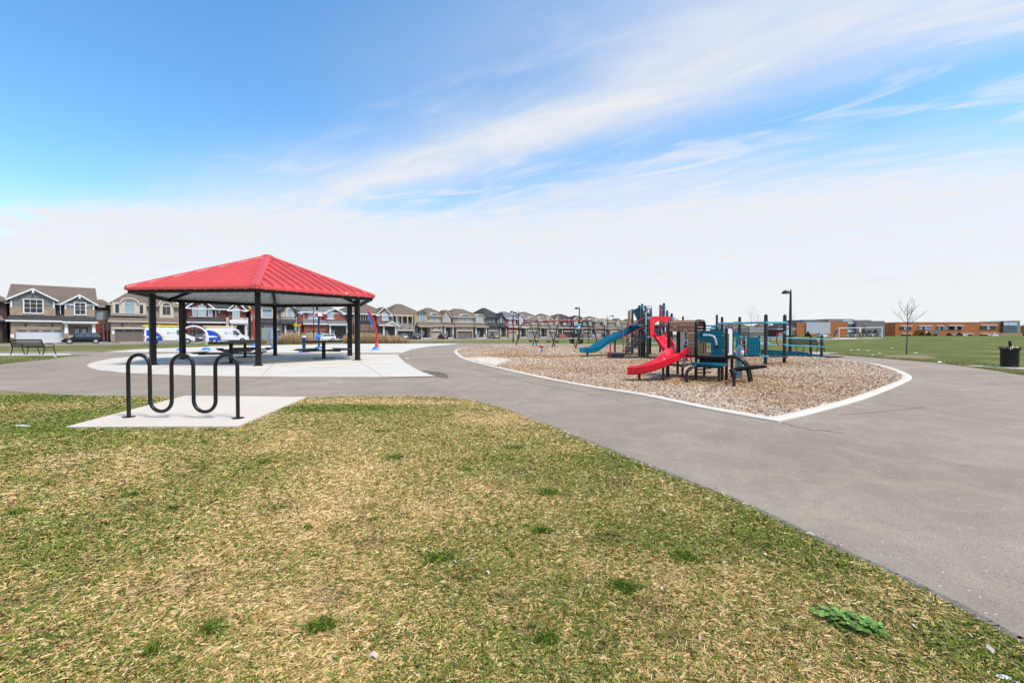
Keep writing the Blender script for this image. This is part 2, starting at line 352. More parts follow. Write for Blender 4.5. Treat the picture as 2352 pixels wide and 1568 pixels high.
_g = nrg.random((64, 64))
def vn(x, y):
    xi = np.floor(x).astype(int); yi = np.floor(y).astype(int); fx = x-xi; fy = y-yi; fx = fx*fx*(3-2*fx); fy = fy*fy*(3-2*fy)
    G = lambda a, b: _g[a % 64, b % 64]
    return (G(xi, yi)*(1-fx)+G(xi+1, yi)*fx)*(1-fy)+(G(xi, yi+1)*(1-fx)+G(xi+1, yi+1)*fx)*fy
def fbm(x, y): return vn(x, y)*.5+vn(x*2.1+9, y*2.1+3)*.3+vn(x*4.3+5, y*4.3+8)*.2
def cr(pts, n=6):                       # Catmull-Rom through picture points, laid on the ground
    p = [gp(*a).to_2d() if not isinstance(a, Vector) else a for a in pts]; o = []
    for i in range(len(p)-1):
        a, b, c, d = p[max(i-1, 0)], p[i], p[i+1], p[min(i+2, len(p)-1)]
        for k in range(n):
            t = k/n; o.append(.5*((2*b)+(c-a)*t+(2*a-5*b+4*c-d)*t*t+(3*b-a-3*c+d)*t**3))
    return o+[p[-1]]
def poly(pts): return [gp(*a).to_2d() for a in pts]

# ---- the ground: one polar sheet out to the horizon
mb = MB(); na = 180; rs = [.4*1.062**i for i in range(142)]
rs = [r for r in rs if r < 1900]
for r in rs:
    for k in range(na):
        a = 2*PI*k/na; x, y = r*math.sin(a), r*math.cos(a); mb.v.append((x, y, zg(x, y)))
for i in range(len(rs)-1):
    for k in range(na): mb.f.append((i*na+k, i*na+(k+1) % na, (i+1)*na+(k+1) % na, (i+1)*na+k)[::-1])
mb.f.append(tuple(range(na))[::-1]); mb.mi = [0]*len(mb.f)
struct('ground', mb, turf, 60)

lawn_edge = cr([(-500, 884), (-200, 889), (0, 897), (90, 904), (172, 908.6), (290, 911), (424, 911.8)], 5) + cr([(705, 914.4), (780, 911), (857, 910), (954, 910.6), (1050, 915.7), (1105, 925), (1157, 939), (1209, 960), (1253, 975), (1339, 1010),
    (1440, 1052), (1560, 1100), (1716, 1163.7), (1863, 1235), (1985, 1293), (2090, 1342), (2229, 1415), (2352, 1483), (2520, 1570)], 5)
jit = lambda p, a: Vector((p.x+rnd.uniform(-a, a), p.y+rnd.uniform(-a, a)))
lawn_edge = [jit(p, .006) if p.length < 9 else p for p in lawn_edge]
top_edge = [(2700, 905), (2352, 862), (2290, 852), (2221, 842.5), (2152, 833.5), (2043, 824.5), (1960, 817.5), (1901, 813.2), (1837, 811), (1746, 806.8), (1620, 800.5), (1500, 795.5), (1375, 790.5), (1250, 788.6), (1130, 788.3), (1055, 789.2)]
mb = MB(); mb.flat(lawn_edge + [Vector((9, .6)), Vector((14, 3))] + cr(top_edge, 3) + poly([(940, 789.6), (735, 790.6), (637, 793.4), (466, 797.2), (318, 803), (237, 808), (120, 808.2), (0, 808.4), (-300, 810), (-700, 812)]), .004)
struct('park_path', mb, asph)
mb = MB(); w0 = cr([(-500, 895), (0, 837.2), (86, 828), (155, 819.4), (190, 816.6), (215, 815.4)], 4)
mb.flat(w0 + poly([(200, 814.6), (150, 815), (-600, 815)]), .008); struct('grass_verge', mb, turf)
mb = MB(); mb.flat(poly([(-400, 813), (0, 812.6), (160, 812.8), (165, 815.2), (100, 816.8), (0, 817), (-400, 817)]), .012); struct('bench_pad', mb, conc)
# rack pad
mb = MB(); pad = poly([(424, 911.8), (705, 914.4), (546, 983.5), (150, 985)]); mb.flat(pad, .03)
mb.add([(p.x, p.y, z) for z in (.03, -.05) for p in pad], [(i, (i+1) % 4, 4+(i+1) % 4, 4+i) for i in range(4)]); struct('rack_pad', mb, conc_w)
# pavilion slab and splash pad
slab_in = cr([(1000.7, 864.2), (961.7, 850.6), (930.4, 832), (917.5, 820), (914, 815.5)], 5)
slab = cr([(916, 813.6), (735, 813.7), (615, 812.6), (429, 812), (359, 813), (306, 818.4), (258, 823.5), (215, 832), (200, 839.8), (220, 849), (258, 853.4), (300, 857.5), (420, 862), (535, 865), (700, 866), (883, 866), (1000.7, 864.2)], 3)
mb = MB(); mb.flat(slab+slab_in[1:-1], .010); struct('pavilion_slab', mb, conc)
mb = MB(); mb.flat(poly([(237, 808.3), (318, 802.2), (466, 796.6), (490, 795), (637, 792.8), (784, 789.9), (940, 789.0), (1055, 788.8), (1045, 790.3), (1029, 792), (985, 795.7), (947, 802), (922, 810.6), (735, 810.7), (615, 809.7), (430, 808), (306, 808.6)]), .009)
struct('splash_pad', mb, conc)
mb = MB(); mb.flat(cr([(883, 866.4), (925, 867.2), (1005, 866.6), (1022, 869), (1030, 866), (1022, 858), (1000, 853), (965, 851), (1001, 864.2)], 3), .007); struct('asphalt_patch', mb, asph_d)
mb = MB()
def strip(mb, pts, w, z):
    for i in range(len(pts)-1):
        a, b = pts[i], pts[i+1]; t = (b-a).normalized(); nn = Vector((-t.y, t.x))*w/2
        mb.add([(*(a-nn), z), (*(b-nn), z), (*(b+nn), z), (*(a+nn), z)], [(0, 1, 2, 3)])
for a_, b_ in (((330, 858.5), (475, 812.3)), ((600, 865.5), (650, 812.9)), ((880, 865.5), (800, 813.8)), ((225, 836), (925, 836)), ((560, 809), (585, 793.8)), ((760, 810.5), (735, 791)), ((860, 810.4), (815, 790))):
    strip(mb, poly([a_, b_]), .018, .0135)
struct('slab_joint', mb, M('concrete_joint', (.30, .275, .24), .9, 0, .15, 9))
# cracks in the path
def strip(mb, pts, w, z):
    for i in range(len(pts)-1):
        a, b = pts[i], pts[i+1]; t = (b-a).normalized(); nn = Vector((-t.y, t.x))*w/2
        mb.add([(*(a-nn), z), (*(b-nn), z), (*(b+nn), z), (*(a+nn), z)], [(0, 1, 2, 3)])
mb = MB()
for pts, w in (([(985, 833), (1060, 843), (1125, 855), (1180, 868), (1225, 881), (1285, 892)], .028), ([(1290, 893), (1350, 903), (1440, 925)], .015), ([(0, 860), (90, 852), (200, 846)], .02),
               ([(1935, 955), (2040, 943), (2120, 935)], .018), ([(1800, 972), (1850, 985), (1935, 995)], .014)):
    c = cr(pts, 9); c = [jit(p, .05) for p in c]; strip(mb, c, w, .0065)
struct('path_crack', mb, crackm)
# dark bitumen rim where the lawn meets the path
mb = MB(); rim = [p for p in lawn_edge if p.x > -2 and p.length < 12]
for i in range(len(rim)-1):
    t = (rim[i+1]-rim[i]); 
    if t.length > 1.2: continue
    t.normalize(); nn = Vector((-t.y, t.x)); 
    if nn.y < 0 or (nn.x < 0 and nn.y < .2): nn = -nn
    w1 = .02+.05*float(fbm(np.array([rim[i].x*1.7]), np.array([rim[i].y*1.7]))[0]); w2 = .02+.05*float(fbm(np.array([rim[i+1].x*1.7]), np.array([rim[i+1].y*1.7]))[0])
    mb.add([(*(rim[i]-nn*.05), .0062), (*(rim[i+1]-nn*.05), .0062), (*(rim[i+1]+nn*w2), .0062), (*(rim[i]+nn*w1), .0062)], [(0, 1, 2, 3)])
struct('path_rim', mb, M('bitumen_rim', (.155, .138, .12), .9, 0, .3, 30))

# ---- wood chip bed with its concrete kerb
kerb_o = cr([(1042, 808.9), (1055.4, 821), (1092, 833.7), (1157, 849.5), (1248, 870), (1352, 889.7), (1470, 908.5), (1600, 936), (1715, 957.7), (1787.5, 970)], 6) + \
    cr([(1787.5, 970), (1879, 948), (1988.4, 916.7), (2070, 884), (2094, 870.5), (2084, 859), (2043, 844), (1988, 832.3), (1901, 822.6), (1837, 817.5), (1746, 812.5), (1620, 806), (1500, 800.5), (1375, 795.6), (1250, 793), (1160, 792.4), (1108, 794), (1075, 797), (1050, 802), (1042, 808.9)], 5)[1:-1]
def inset(P, d):
    n = len(P); o = []; ar = sum(P[i-1].x*P[i].y-P[i].x*P[i-1].y for i in range(n)); sg = 1 if ar > 0 else -1
    for i in range(n):
        t1 = (P[i]-P[i-1]).normalized(); t2 = (P[(i+1) % n]-P[i]).normalized(); b = Vector((-(t1+t2).y, (t1+t2).x)).normalized()*sg
        c = max(.45, b.dot(Vector((-t1.y, t1.x))*sg)); o.append(P[i]+b*d/c)
    return o
_cn = gp(1787.5, 970).to_2d(); kerb_o = [p for p in kerb_o if (p-_cn).length < 1e-3 or (p-_cn).length > .4]
kerb_i_ = inset(kerb_o, .20); kn = len(kerb_o)
mb = MB()
for P, z in ((kerb_o, -.03), (kerb_o, .020), (inset(kerb_o, .012), .027), (inset(kerb_o, .188), .027), (kerb_i_, .020), (kerb_i_, -.12)): mb.v += [(p.x, p.y, z) for p in P]
for L in range(5):
    for i in range(kn): mb.f.append((L*kn+i, L*kn+(i+1) % kn, (L+1)*kn+(i+1) % kn, (L+1)*kn+i))
mb.mi = [0]*len(mb.f); struct('bed_kerb', mb, conc_k, 50)
mb = MB(); mb.flat(inset(kerb_o, .18), .010); struct('wood_chip_bed', mb, chipbed)
mb = MB(); mb.flat(cr([(1062, 823), (1085, 820), (1120, 819.5), (1150, 822), (1176, 826), (1165, 834), (1140, 842), (1102, 833)], 3), .030); struct('bed_ramp_slab', mb, conc_w)

# ---- loose chips and grass as real little pieces
def inpoly(px, py, P):
    x = np.array([p.x for p in P]); y = np.array([p.y for p in P]); ins = np.zeros(len(px), bool); j = len(P)-1
    for i in range(len(P)):
        c = ((y[i] > py) != (y[j] > py)) & (px < (x[j]-x[i])*(py-y[i])/(y[j]-y[i]+1e-12)+x[i]); ins ^= c; j = i
    return ins
def scatter_polar(n, r0, r1, a0, a1, p):       # density falls off with distance from the front of the lawn
    u = nrg.random(n); r = (r0**p+u*(r1**p-r0**p))**(1/p); a = nrg.uniform(a0, a1, n); return r*np.sin(a), r*np.cos(a)
def np_mesh(name, verts, faces, cols, mat, kind='stuff', label=None, cat=None):
    me = bpy.data.meshes.new(name); nv, nf, k = len(verts), len(faces), faces.shape[1]
    me.vertices.add(nv); me.vertices.foreach_set('co', verts.astype(np.float32).ravel())
    me.loops.add(nf*k); me.loops.foreach_set('vertex_index', faces.astype(np.int32).ravel())
    me.polygons.add(nf); me.polygons.foreach_set('loop_start', np.arange(0, nf*k, k, dtype=np.int32)); me.polygons.foreach_set('loop_total', np.full(nf, k, np.int32))
    ca = me.color_attributes.new('col', 'FLOAT_COLOR', 'POINT'); ca.data.foreach_set('color', np.c_[cols, np.ones(nv)].astype(np.float32).ravel())
    me.materials.append(mat); me.update(); me.validate(); o = link(name, me); return tag(o, label, cat, kind=kind)
blade_m = vcol_mat('grass_blade', .8, .2); chip_m = vcol_mat('wood_chip', .85, .2)
def quads(px, py, z0, ang, L, w, lift, roll, cols, zmid):
    """one bent two-quad strip per point"""
    n = len(px); d = np.c_[np.cos(ang), np.sin(ang)]; s = np.c_[-np.sin(ang), np.cos(ang)]
    V = np.zeros((n, 6, 3))
    for i, (t, zz, ww) in enumerate(((-.5, z0, 1.), (0., z0+zmid, 1.), (.5, z0+lift, .55))):
        for j, sg in enumerate((-1, 1)):
            V[:, i*2+j, 0] = px+d[:, 0]*L*t+s[:, 0]*w*sg*.5*ww; V[:, i*2+j, 1] = py+d[:, 1]*L*t+s[:, 1]*w*sg*.5*ww; V[:, i*2+j, 2] = zz+sg*roll
    b = np.arange(n)[:, None]*6; F = np.concatenate([b+np.array([0, 2, 3, 1]), b+np.array([2, 4, 5, 3])]); return V.reshape(-1, 3), F, np.repeat(cols, 6, 0)
pick = lambda pal, n: np.array(pal)[nrg.integers(0, len(pal), n)]
# wood chips
px, py = scatter_polar(900000, 5.5, 44, -.2, .80, .72); ok = inpoly(px, py, inset(kerb_o, .2)); px, py = px[ok], py[ok]
rampP = poly([(1066, 823), (1120, 820.5), (1172, 826), (1140, 840), (1102, 832)])
ok = ~(inpoly(px, py, rampP) & (nrg.random(len(px)) > .04)); px, py = px[ok], py[ok]; n = len(px); r = np.hypot(px, py)
sc_ = np.clip(r/9, 1, 3.2)**.6; brown = np.clip((fbm(px*.35+4, py*.35)-.46)*5, 0, 1)
wear = sum(np.exp(-(((px-cx)/sx)**2+((py-cy)/sy)**2)) for cx, cy, sx, sy in ((4.6, 11., 1.6, 1.2), (6.6, 18, 3.5, 2.2), (6.4, 12, 1.3, 1.), (9.8, 16.5, 1.6, .8), (3.0, 23, 4, 1.2)))
f = np.clip(brown*.55+wear*.75, 0, 1)[:, None]
c = pick([(.60, .49, .39), (.54, .43, .33), (.66, .56, .46), (.48, .37, .28), (.57, .46, .36), (.38, .28, .20), (.70, .62, .53)], n)*(1-f) + pick([(.48, .32, .18), (.38, .245, .135), (.55, .39, .23), (.27, .17, .095), (.44, .29, .16)], n)*f
c = c*nrg.uniform(.86, 1.16, (n, 1))*np.array([1.07, 1.04, .99])
V, F, C = quads(px, py, (.012+nrg.random(n)*.016), nrg.uniform(0, 2*PI, n), nrg.uniform(.022, .06, n)*sc_, nrg.uniform(.007, .015, n)*sc_, nrg.normal(0, .010, n)*sc_, nrg.normal(0, .004, n)*sc_, c, nrg.normal(.004, .004, n)*sc_)
np_mesh('loose_wood_chips', V, F, C, chip_m, label='loose tan and grey wood chips covering the playground bed', cat='wood chips')
# front lawn
lawnP = lawn_edge+[Vector((9, .3)), Vector((9, -1)), Vector((-16, -1))]
px, py = scatter_polar(800000, 1.25, 13, -.93, .93, .48); ok = inpoly(px, py, lawnP) & ~inpoly(px, py, inset(pad, .03)); px, py = px[ok], py[ok]; n = len(px); r = np.hypot(px, py)
g = fbm(px*.8+3, py*.8+1)*.65+fbm(px*3.1, py*3.1+7)*.35
greenp = (g-.5)*2.8+.16
for qx, qy, wx, wy, k in ((770, 938, .9, .36, 3.2), (40, 985, 1.2, .6, 1.6), (70, 915, 1.5, .5, 1.9), (150, 950, 1.0, .4, .8), (600, 1020, .6, .3, .3), (60, 1230, .5, .35, .6), (330, 1190, .5, .3, .4), (250, 1290, .4, .25, .5), (1440, 1070, 1.2, .35, .9), (1800, 1240, .9, .35, .8), (2280, 1500, .35, .2, 1.0),
                         (1000, 925, 1.3, .25, -1.4), (1150, 965, .8, .3, -.9), (650, 1480, .5, .3, -.5), (1050, 1180, .7, .5, -.4), (1650, 1330, .5, .3, -.4), (330, 1330, .5, .3, -.5), (100, 1450, .3, .2, .3)):
    p = gp(qx, qy); greenp = greenp+k*np.exp(-(((px-p.x)/wx)**2+((py-p.y)/wy)**2))
tuft = np.zeros(n); dark = np.zeros(n)
tufts = [(1072, 1080), (500, 1135), (398, 1170), (855, 1197), (704, 1217), (1241, 1222), (1262, 1134), (1430, 1355), (610, 1064), (300, 1140), (45, 1180), (80, 1150), (1010, 1286), (908, 1053), (470, 1080), (880, 992), (1180, 1030), (1570, 1282), (740, 1445), (350, 1500), (1262, 1470), (1245, 1478), (488, 1448)]
for i, (qx, qy) in enumerate(tufts):
    p = gp(qx, qy); w = rnd.uniform(.018, .042)*(1+.13*p.y); e = np.exp(-(((px-p.x)/(w*rnd.uniform(.9, 1.8)))**2+((py-p.y)/(w*1.1))**2))*(.35+1.1*vn(px*30+i, py*30)); tuft = np.maximum(tuft, e)
for i in range(40):
    p = gp(rnd.uniform(0, 1700), rnd.uniform(960, 1500)); w = rnd.uniform(.04, .09)*(1+.08*p.y); dark = np.maximum(dark, np.exp(-(((px-p.x)/w)**2+((py-p.y)/w)**2)))
isg = (nrg.random(n) < np.clip(.22+greenp*.40, .04, .9)) | (nrg.random(n) < tuft*1.3)
cs = pick([(.62, .47, .25), (.54, .40, .20), (.70, .56, .33), (.45, .33, .16), (.58, .45, .24), (.74, .62, .42), (.38, .26, .12)], n)
cg = pick([(.13, .18, .032), (.19, .235, .05), (.10, .15, .026), (.25, .28, .075), (.16, .21, .036), (.075, .125, .024)], n)
c = np.where(isg[:, None], cg*np.array([1.04, 1.0, .78]), cs*np.array([1.04, .97, .77]))*nrg.uniform(.8, 1.2, (n, 1)); c = c*(1-.34*dark[:, None]); c = np.where((tuft > .35)[:, None] & isg[:, None], c*np.array([.66, .80, .55]), c)
ws = .0026*np.clip(r/2.2, 1, 5)**.85; L = np.where(isg, nrg.uniform(.02, .045, n), nrg.uniform(.02, .058, n))*(1+.35*(tuft > .4)*isg)*np.clip(r/4, 1, 2)**.4
lift = np.where(isg, nrg.uniform(.006, .024, n), nrg.uniform(.0, .011, n))*(1+.5*tuft)
V, F, C = quads(px, py, .001+nrg.random(n)*.008, nrg.uniform(0, 2*PI, n), L, ws*nrg.uniform(.7, 1.4, n), lift, nrg.normal(0, .0012, n), c, lift*.35+.004)
np_mesh('lawn_grass', V, F, C, blade_m, label='worn front lawn of dry straw and green grass blades', cat='grass')
# verge and far turf tufts along the path edges
EP = []
for qx, qy, k in [(x, y, 1) for x, y in ((0, 836), (86, 827), (155, 818.6))]+[(1901, 812.6, 2), (2043, 823.6, 2), (2152, 832.6, 2), (2221, 841.6, 2), (2352, 861, 2)]: EP.append((gp(qx, qy), k))
xs, ys = [], []
for (a, k), (b, k2) in zip(EP, EP[1:]):
    if k != k2: continue
    nn = int((b-a).length*620); t = nrg.random(nn); d = (b-a).normalized(); nx, ny = -d.y, d.x
    if nx*a.x+ny*a.y < 0: nx, ny = -nx, -ny
    o = nrg.exponential(.45, nn)-.03; xs.append(a.x+(b.x-a.x)*t+nx*o); ys.append(a.y+(b.y-a.y)*t+ny*o)
px, py = np.concatenate(xs), np.concatenate(ys); n = len(px)
c = np.where((nrg.random(n) < .72)[:, None], pick([(.10, .15, .028), (.14, .19, .04), (.08, .13, .025)], n), pick([(.45, .35, .18), (.36, .27, .13)], n))*nrg.uniform(.8, 1.2, (n, 1))
V, F, C = quads(px, py, np.full(n, .004), nrg.uniform(0, 2*PI, n), nrg.uniform(.04, .09, n), np.full(n, .008), nrg.uniform(.01, .04, n), nrg.normal(0, .002, n), c, np.full(n, .015))
np_mesh('verge_grass', V, F, C, blade_m, label='ragged green grass along the far edges of the path', cat='grass')
# chips strayed onto lawn and path edge
xs, ys = [], []
for i in range(len(lawn_edge)-1):
    a, b = lawn_edge[i], lawn_edge[i+1]
    if a.x < -2.2 or (b-a).length > 1.5: continue
    k = int((b-a).length*15); t = nrg.random(k); o = nrg.normal(-.02, .05, k); d = (b-a).normalized(); xs.append(a.x+(b.x-a.x)*t-d.y*o); ys.append(a.y+(b.y-a.y)*t+d.x*o)
ax, ay = scatter_polar(260, 1.5, 9, -.9, .9, .6); w = nrg.random(260) < np.clip(.35+.3*ax, .12, 1); w &= inpoly(ax, ay, lawnP) | (nrg.random(260) < .04); xs.append(ax[w]); ys.append(ay[w])
px, py = np.concatenate(xs), np.concatenate(ys); ok = ~inpoly(px, py, pad); px, py = px[ok], py[ok]; n = len(px); r = np.hypot(px, py)
c = pick([(.56, .49, .41), (.50, .41, .32), (.62, .56, .49), (.45, .34, .24)], n)*nrg.uniform(.85, 1.1, (n, 1))
V, F, C = quads(px, py, .014+nrg.random(n)*.012, nrg.uniform(0, 2*PI, n), nrg.uniform(.018, .045, n), nrg.uniform(.006, .013, n), nrg.normal(0, .006, n), nrg.normal(0, .003, n), c, nrg.normal(.006, .003, n))
np_mesh('strayed_wood_chips', V, F, C, chip_m, label='pale wood chips strayed over the lawn and path edge', cat='wood chips')

# ---- street beyond the park
def sheet(name, s0, s1, n0, n1, dz, mat, ns=40):
    mb = MB()
    for i in range(ns+1):
        s = s0+(s1-s0)*i/ns
        for nd in (n0, n1): p = st(s, nd); mb.v.append((p.x, p.y, zg(p.x, p.y)+dz))
    mb.f = [(2*i, 2*i+2, 2*i+3, 2*i+1) for i in range(ns)]; mb.mi = [0]*ns; return struct(name, mb, mat)
sheet('street', -60, 330, 85, 94, .03, asph_r)
sheet('near_kerb', -60, 330, 84.7, 85, .09, conc_k); sheet('far_kerb', -60, 330, 94, 94.3, .10, conc_k)
sheet('pavement', -60, 330, 98.2, 99.8, .05, conc)
sheet('near_pavement', 40, 330, 80.2, 81.8, .045, conc)
mb = MB(); mb.flat(poly([(1425, 787.2), (1560, 782.5), (1765, 784), (1770, 790), (1640, 793), (1500, 789.5)]), .02); struct('sport_court', mb, court_g)
mb = MB(); mb.flat(poly([(1500, 786.5), (1570, 784.8), (1700, 785.2), (1690, 788.6), (1560, 788.6)]), .026); struct('court_inner', mb, court_b)
mb = MB(); mb.flat([(*gp(x, y, .0).to_2d(), .0) for x, y in [(1700, 779.3), (1880, 780.5), (1980, 781.5), (1980, 782.6), (1880, 781.5), (1700, 780.2)]])
mb.v = [(x, y, zg(x, y)+.03) for x, y, z in mb.v]; struct('field_walk', mb, conc)
# ------------------------------------------------------------ bike rack
bl, br_ = gp(296, 957.5, .03), gp(546.5, 960.3, .03); rk = thing('bike_rack', 'black steel wave bike rack on the concrete pad in the lawn', 'bike rack', (bl+br_)/2)
ax = (br_-bl); wl = ax.length; ax.normalize(); rr = wl/10; zt, zb = .905, .115; pts = []
def rp(u, z): p = bl+ax*u; return Vector((p.x, p.y, z))
pts += [rp(0, .03), rp(0, .4)]
for k in range(5):
    c = rr*(2*k+1)
    for i in range(15):
        a = PI-PI*i/14; s_ = 1 if k % 2 == 0 else -1; pts.append(rp(c+rr*math.cos(a), (zt-.0 if s_ > 0 else zb+rr)-(rr if s_ > 0 else 0)+s_*rr*math.sin(a)))
pts += [rp(wl, .4), rp(wl, .03)]
part('tube', MB().tube(pts, .0245, 12), black, rk, 50, world=True)
for b in (bl, br_): part('base_plate', MB().lathe(b, [(.075, 0), (.075, .01), (.03, .014)], 18), black, rk, 40, world=True)

# ------------------------------------------------------------ pavilion
PC = Vector((-11.2, 20.2)); PA = R(234.6); PRr, PRp, ZE, ZA = 5.03, 4.26, 2.86, 4.68
pv = thing('picnic_pavilion', 'hexagonal open pavilion with red ribbed metal roof on six black posts', 'pavilion', (PC.x, PC.y, .01))
hx = lambda k, r, z: Vector((PC.x+r*math.cos(PA+k*PI/3), PC.y+r*math.sin(PA+k*PI/3), z))
apex = Vector((PC.x, PC.y, ZA)); ceilm = M('white_ceiling_panel', (.78, .79, .76), .5, 0, .05, 2)
for k in range(6):
    b = hx(k, PRp, .01); mb = MB(); mb.box(b+Vector((0, 0, 1.36)), (.185, .185, 2.70), PA+k*PI/3); p = part('post', mb, black_flat, pv, world=True, bevel=.008)
    mb = MB(); mb.box(b+Vector((0, 0, .012)), (.30, .30, .024), PA+k*PI/3)
    for i in (-1, 1):
        for j in (-1, 1): q2 = Matrix.Rotation(PA+k*PI/3, 3, 'Z') @ Vector((i*.115, j*.115, 0)); mb.cyl(b+q2+Vector((0, 0, .02)), b+q2+Vector((0, 0, .05)), .013, n=6)
    part('base_plate', mb, black_flat, p, world=True)
    a0, a1 = hx(k, PRr, ZE), hx(k+1, PRr, ZE); e = (a1-a0).normalized(); mid = (a0+a1)/2; Lh = (a1-a0).length/2; sl_ = apex-mid; S = sl_.length; sl_.normalize(); nn = e.cross(sl_).normalized()
    if nn.z < 0: nn = -nn
    NPAN = 13
    for i in range(NPAN):
        u0, u1 = -Lh+2*Lh*i/NPAN, -Lh+2*Lh*(i+1)/NPAN; us = [u0, u1] if u0*u1 >= -1e-6 else [u0, 0, u1]
        top = [mid+e*u+sl_*S*(1-abs(u)/Lh) for u in us[::-1]]; ring = [mid+e*u0, mid+e*u1]+top; cl = []
        for q2 in ring:
            if not cl or (q2-cl[-1]).length > 1e-4: cl.append(q2)
        if (cl[0]-cl[-1]).length < 1e-4: cl.pop()
        mb = MB(); mb.prism(cl, nn*.0, nn*.022)
        h = S*(1-abs(u0)/Lh)
        if h > .1:                                        # standing trapezoid rib along the pan's left edge
            r0, r1 = mid+e*u0, mid+e*u0+sl_*(h-.04); w1, w2 = .09, .055
            rm_ = r0+sl_*min(.22, h*.4); vs = [p_+e*o_+nn*(z_ if p_ is not r0 else min(z_, .024)) for p_ in (r0, rm_, r1) for o_, z_ in ((-w1, .02), (-w2, .10), (w2, .10), (w1, .02))]
            mb.add(vs, [(q_+i_, q_+i_+1, q_+i_+5, q_+i_+4) for q_ in (0, 4) for i_ in range(3)]+[(0, 3, 2, 1), (8, 9, 10, 11)])
        part('roof_panel', mb, red_roof, pv, world=True)
        mb = MB(); sh = lambda q2: PC.to_3d()+((q2-PC.to_3d())*1)
        c0 = sum(cl, Vector())/len(cl); mb.prism([c0+(q2-c0)*.975 for q2 in cl], nn*-.055, nn*-.035)
        if h > .3: mb.beam(mid+e*u0-nn*.06, mid+e*u0+sl_*(h-.15)-nn*.06, .05, .035)
        part('ceiling_panel', mb, ceilm, pv, world=True)
    hip0, hip1 = hx(k, PRr+.01, ZE), apex; t = (hip1-hip0).normalized(); o1 = Vector((-t.y, t.x, 0)).normalized(); up = t.cross(o1); up = up if up.z > 0 else -up
    mb = MB(); w = .17; vs = [p_+o1*o_+Vector((0, 0, z_)) for p_ in (hip0, hip1+Vector((0, 0, .03))) for o_, z_ in ((-w, -.005), (-w*.85, .065), (0, .105), (w*.85, .065), (w, -.005))]
    mb.add(vs, [(i, i+1, i+6, i+5) for i in range(4)]+[(0, 5, 9, 4), (4, 3, 2, 1, 0)]); part('hip_cap', mb, red_roof, pv, world=True)
    mb = MB(); mb.beam(hx(k, PRr+.025, ZE-.02), hx(k+1, PRr+.025, ZE-.02), .05, .085); part('fascia', mb, red_roof, pv, world=True)
    mb = MB(); mb.beam(hx(k, PRr-.10, ZE-.115), hx(k+1, PRr-.10, ZE-.115), .10, .13); part('edge_beam', mb, black_flat, pv, world=True)
    mb = MB(); mb.beam(hx(k, PRr-.12, ZE-.11), Vector((PC.x, PC.y, ZA-.16)), .09, .12); part('hip_rafter', mb, black_flat, pv, world=True)
part('roof_finial', MB().lathe(apex-Vector((0, 0, .02)), [(.30, 0), (.26, .09), (.12, .15), (.02, .17)], 6), red_roof, pv, world=True)
single('roof_litter', MB().lathe((0, 0, 0), [(.07, 0), (.05, .05), (.01, .09)], 5), M('yellow_leaf', (.7, .5, .03), .7), 'small yellow scrap lying on the red pavilion roof edge', 'litter', at(*cL(1981, 374), 17.9))

# ------------------------------------------------------------ picnic tables
table_m = M('table_dark_green', (.035, .045, .045), .42, 0, .15, 6, .06, 90)
def picnic_table(x, y, rz, label):
    t = thing('picnic_table', label, 'picnic table', (x, y, .012), rz, 'pedestal picnic tables under the pavilion')
    part('pedestal', MB().bx(-.06, .06, -.06, .06, .02, .82).bx(-.25, .25, -.05, .05, .78, .82).bx(-.05, .05, -.25, .25, .775, .815), black_flat, t, bevel=.006)
    mb = MB(); mb.box((0, 0, .01), (.62, .62, .02))
    for i in (-1, 1):
        for j in (-1, 1): mb.cyl((i*.25, j*.25, .02), (i*.25, j*.25, .045), .015, n=6)
    part('base_plate', mb, black_flat, t)
    mb = MB(); c = .12; h = .69; po = [(-h+c, -h), (h-c, -h), (h, -h+c), (h, h-c), (h-c, h), (-h+c, h), (-h, h-c), (-h, -h+c)]
    mb.prism([(a, b, .82) for a, b in po], (0, 0, 0), (0, 0, .035)); part('table_top', mb, table_m, t, bevel=.008)
    mb = MB(); q = [(a*.93, b*.93) for a, b in po]
    for i in range(8): mb.beam((*q[i], .80), (*q[(i+1) % 8], .80), .03, .05)
    part('top_rim', mb, black_flat, t)
    for k in range(4):
        a = k*PI/2; rt = Matrix.Rotation(a, 4, 'Z'); mb = MB(); mb.beam((.05, 0, .38), (1.12, 0, .38), .07, .07); mb.v = [tuple(rt @ Vector(p)) for p in mb.v]; part('seat_arm', mb, black_flat, t)
        mb = MB(); mb.bx(.90, 1.22, -.56, .56, .432, .465); mb.v = [tuple(rt @ Vector(p)) for p in mb.v]; part('seat', mb, table_m, t, bevel=.008)
        mb = MB(); mb.bx(.95, 1.17, -.5, .5, .40, .432); mb.v = [tuple(rt @ Vector(p)) for p in mb.v]; part('seat_rim', mb, black_flat, t)
p = gp(*cL(985, 973)); picnic_table(p.x, p.y, R(20), 'nearest dark picnic table under the pavilion, left of the front post')
p = gp(*cL(1105, 922)); picnic_table(p.x, p.y, R(33), 'rear dark picnic table behind the front post of the pavilion')
p = gp(*cL(1785, 933)); picnic_table(p.x, p.y, R(62), 'right dark picnic table under the pavilion near the umbrella fountain')

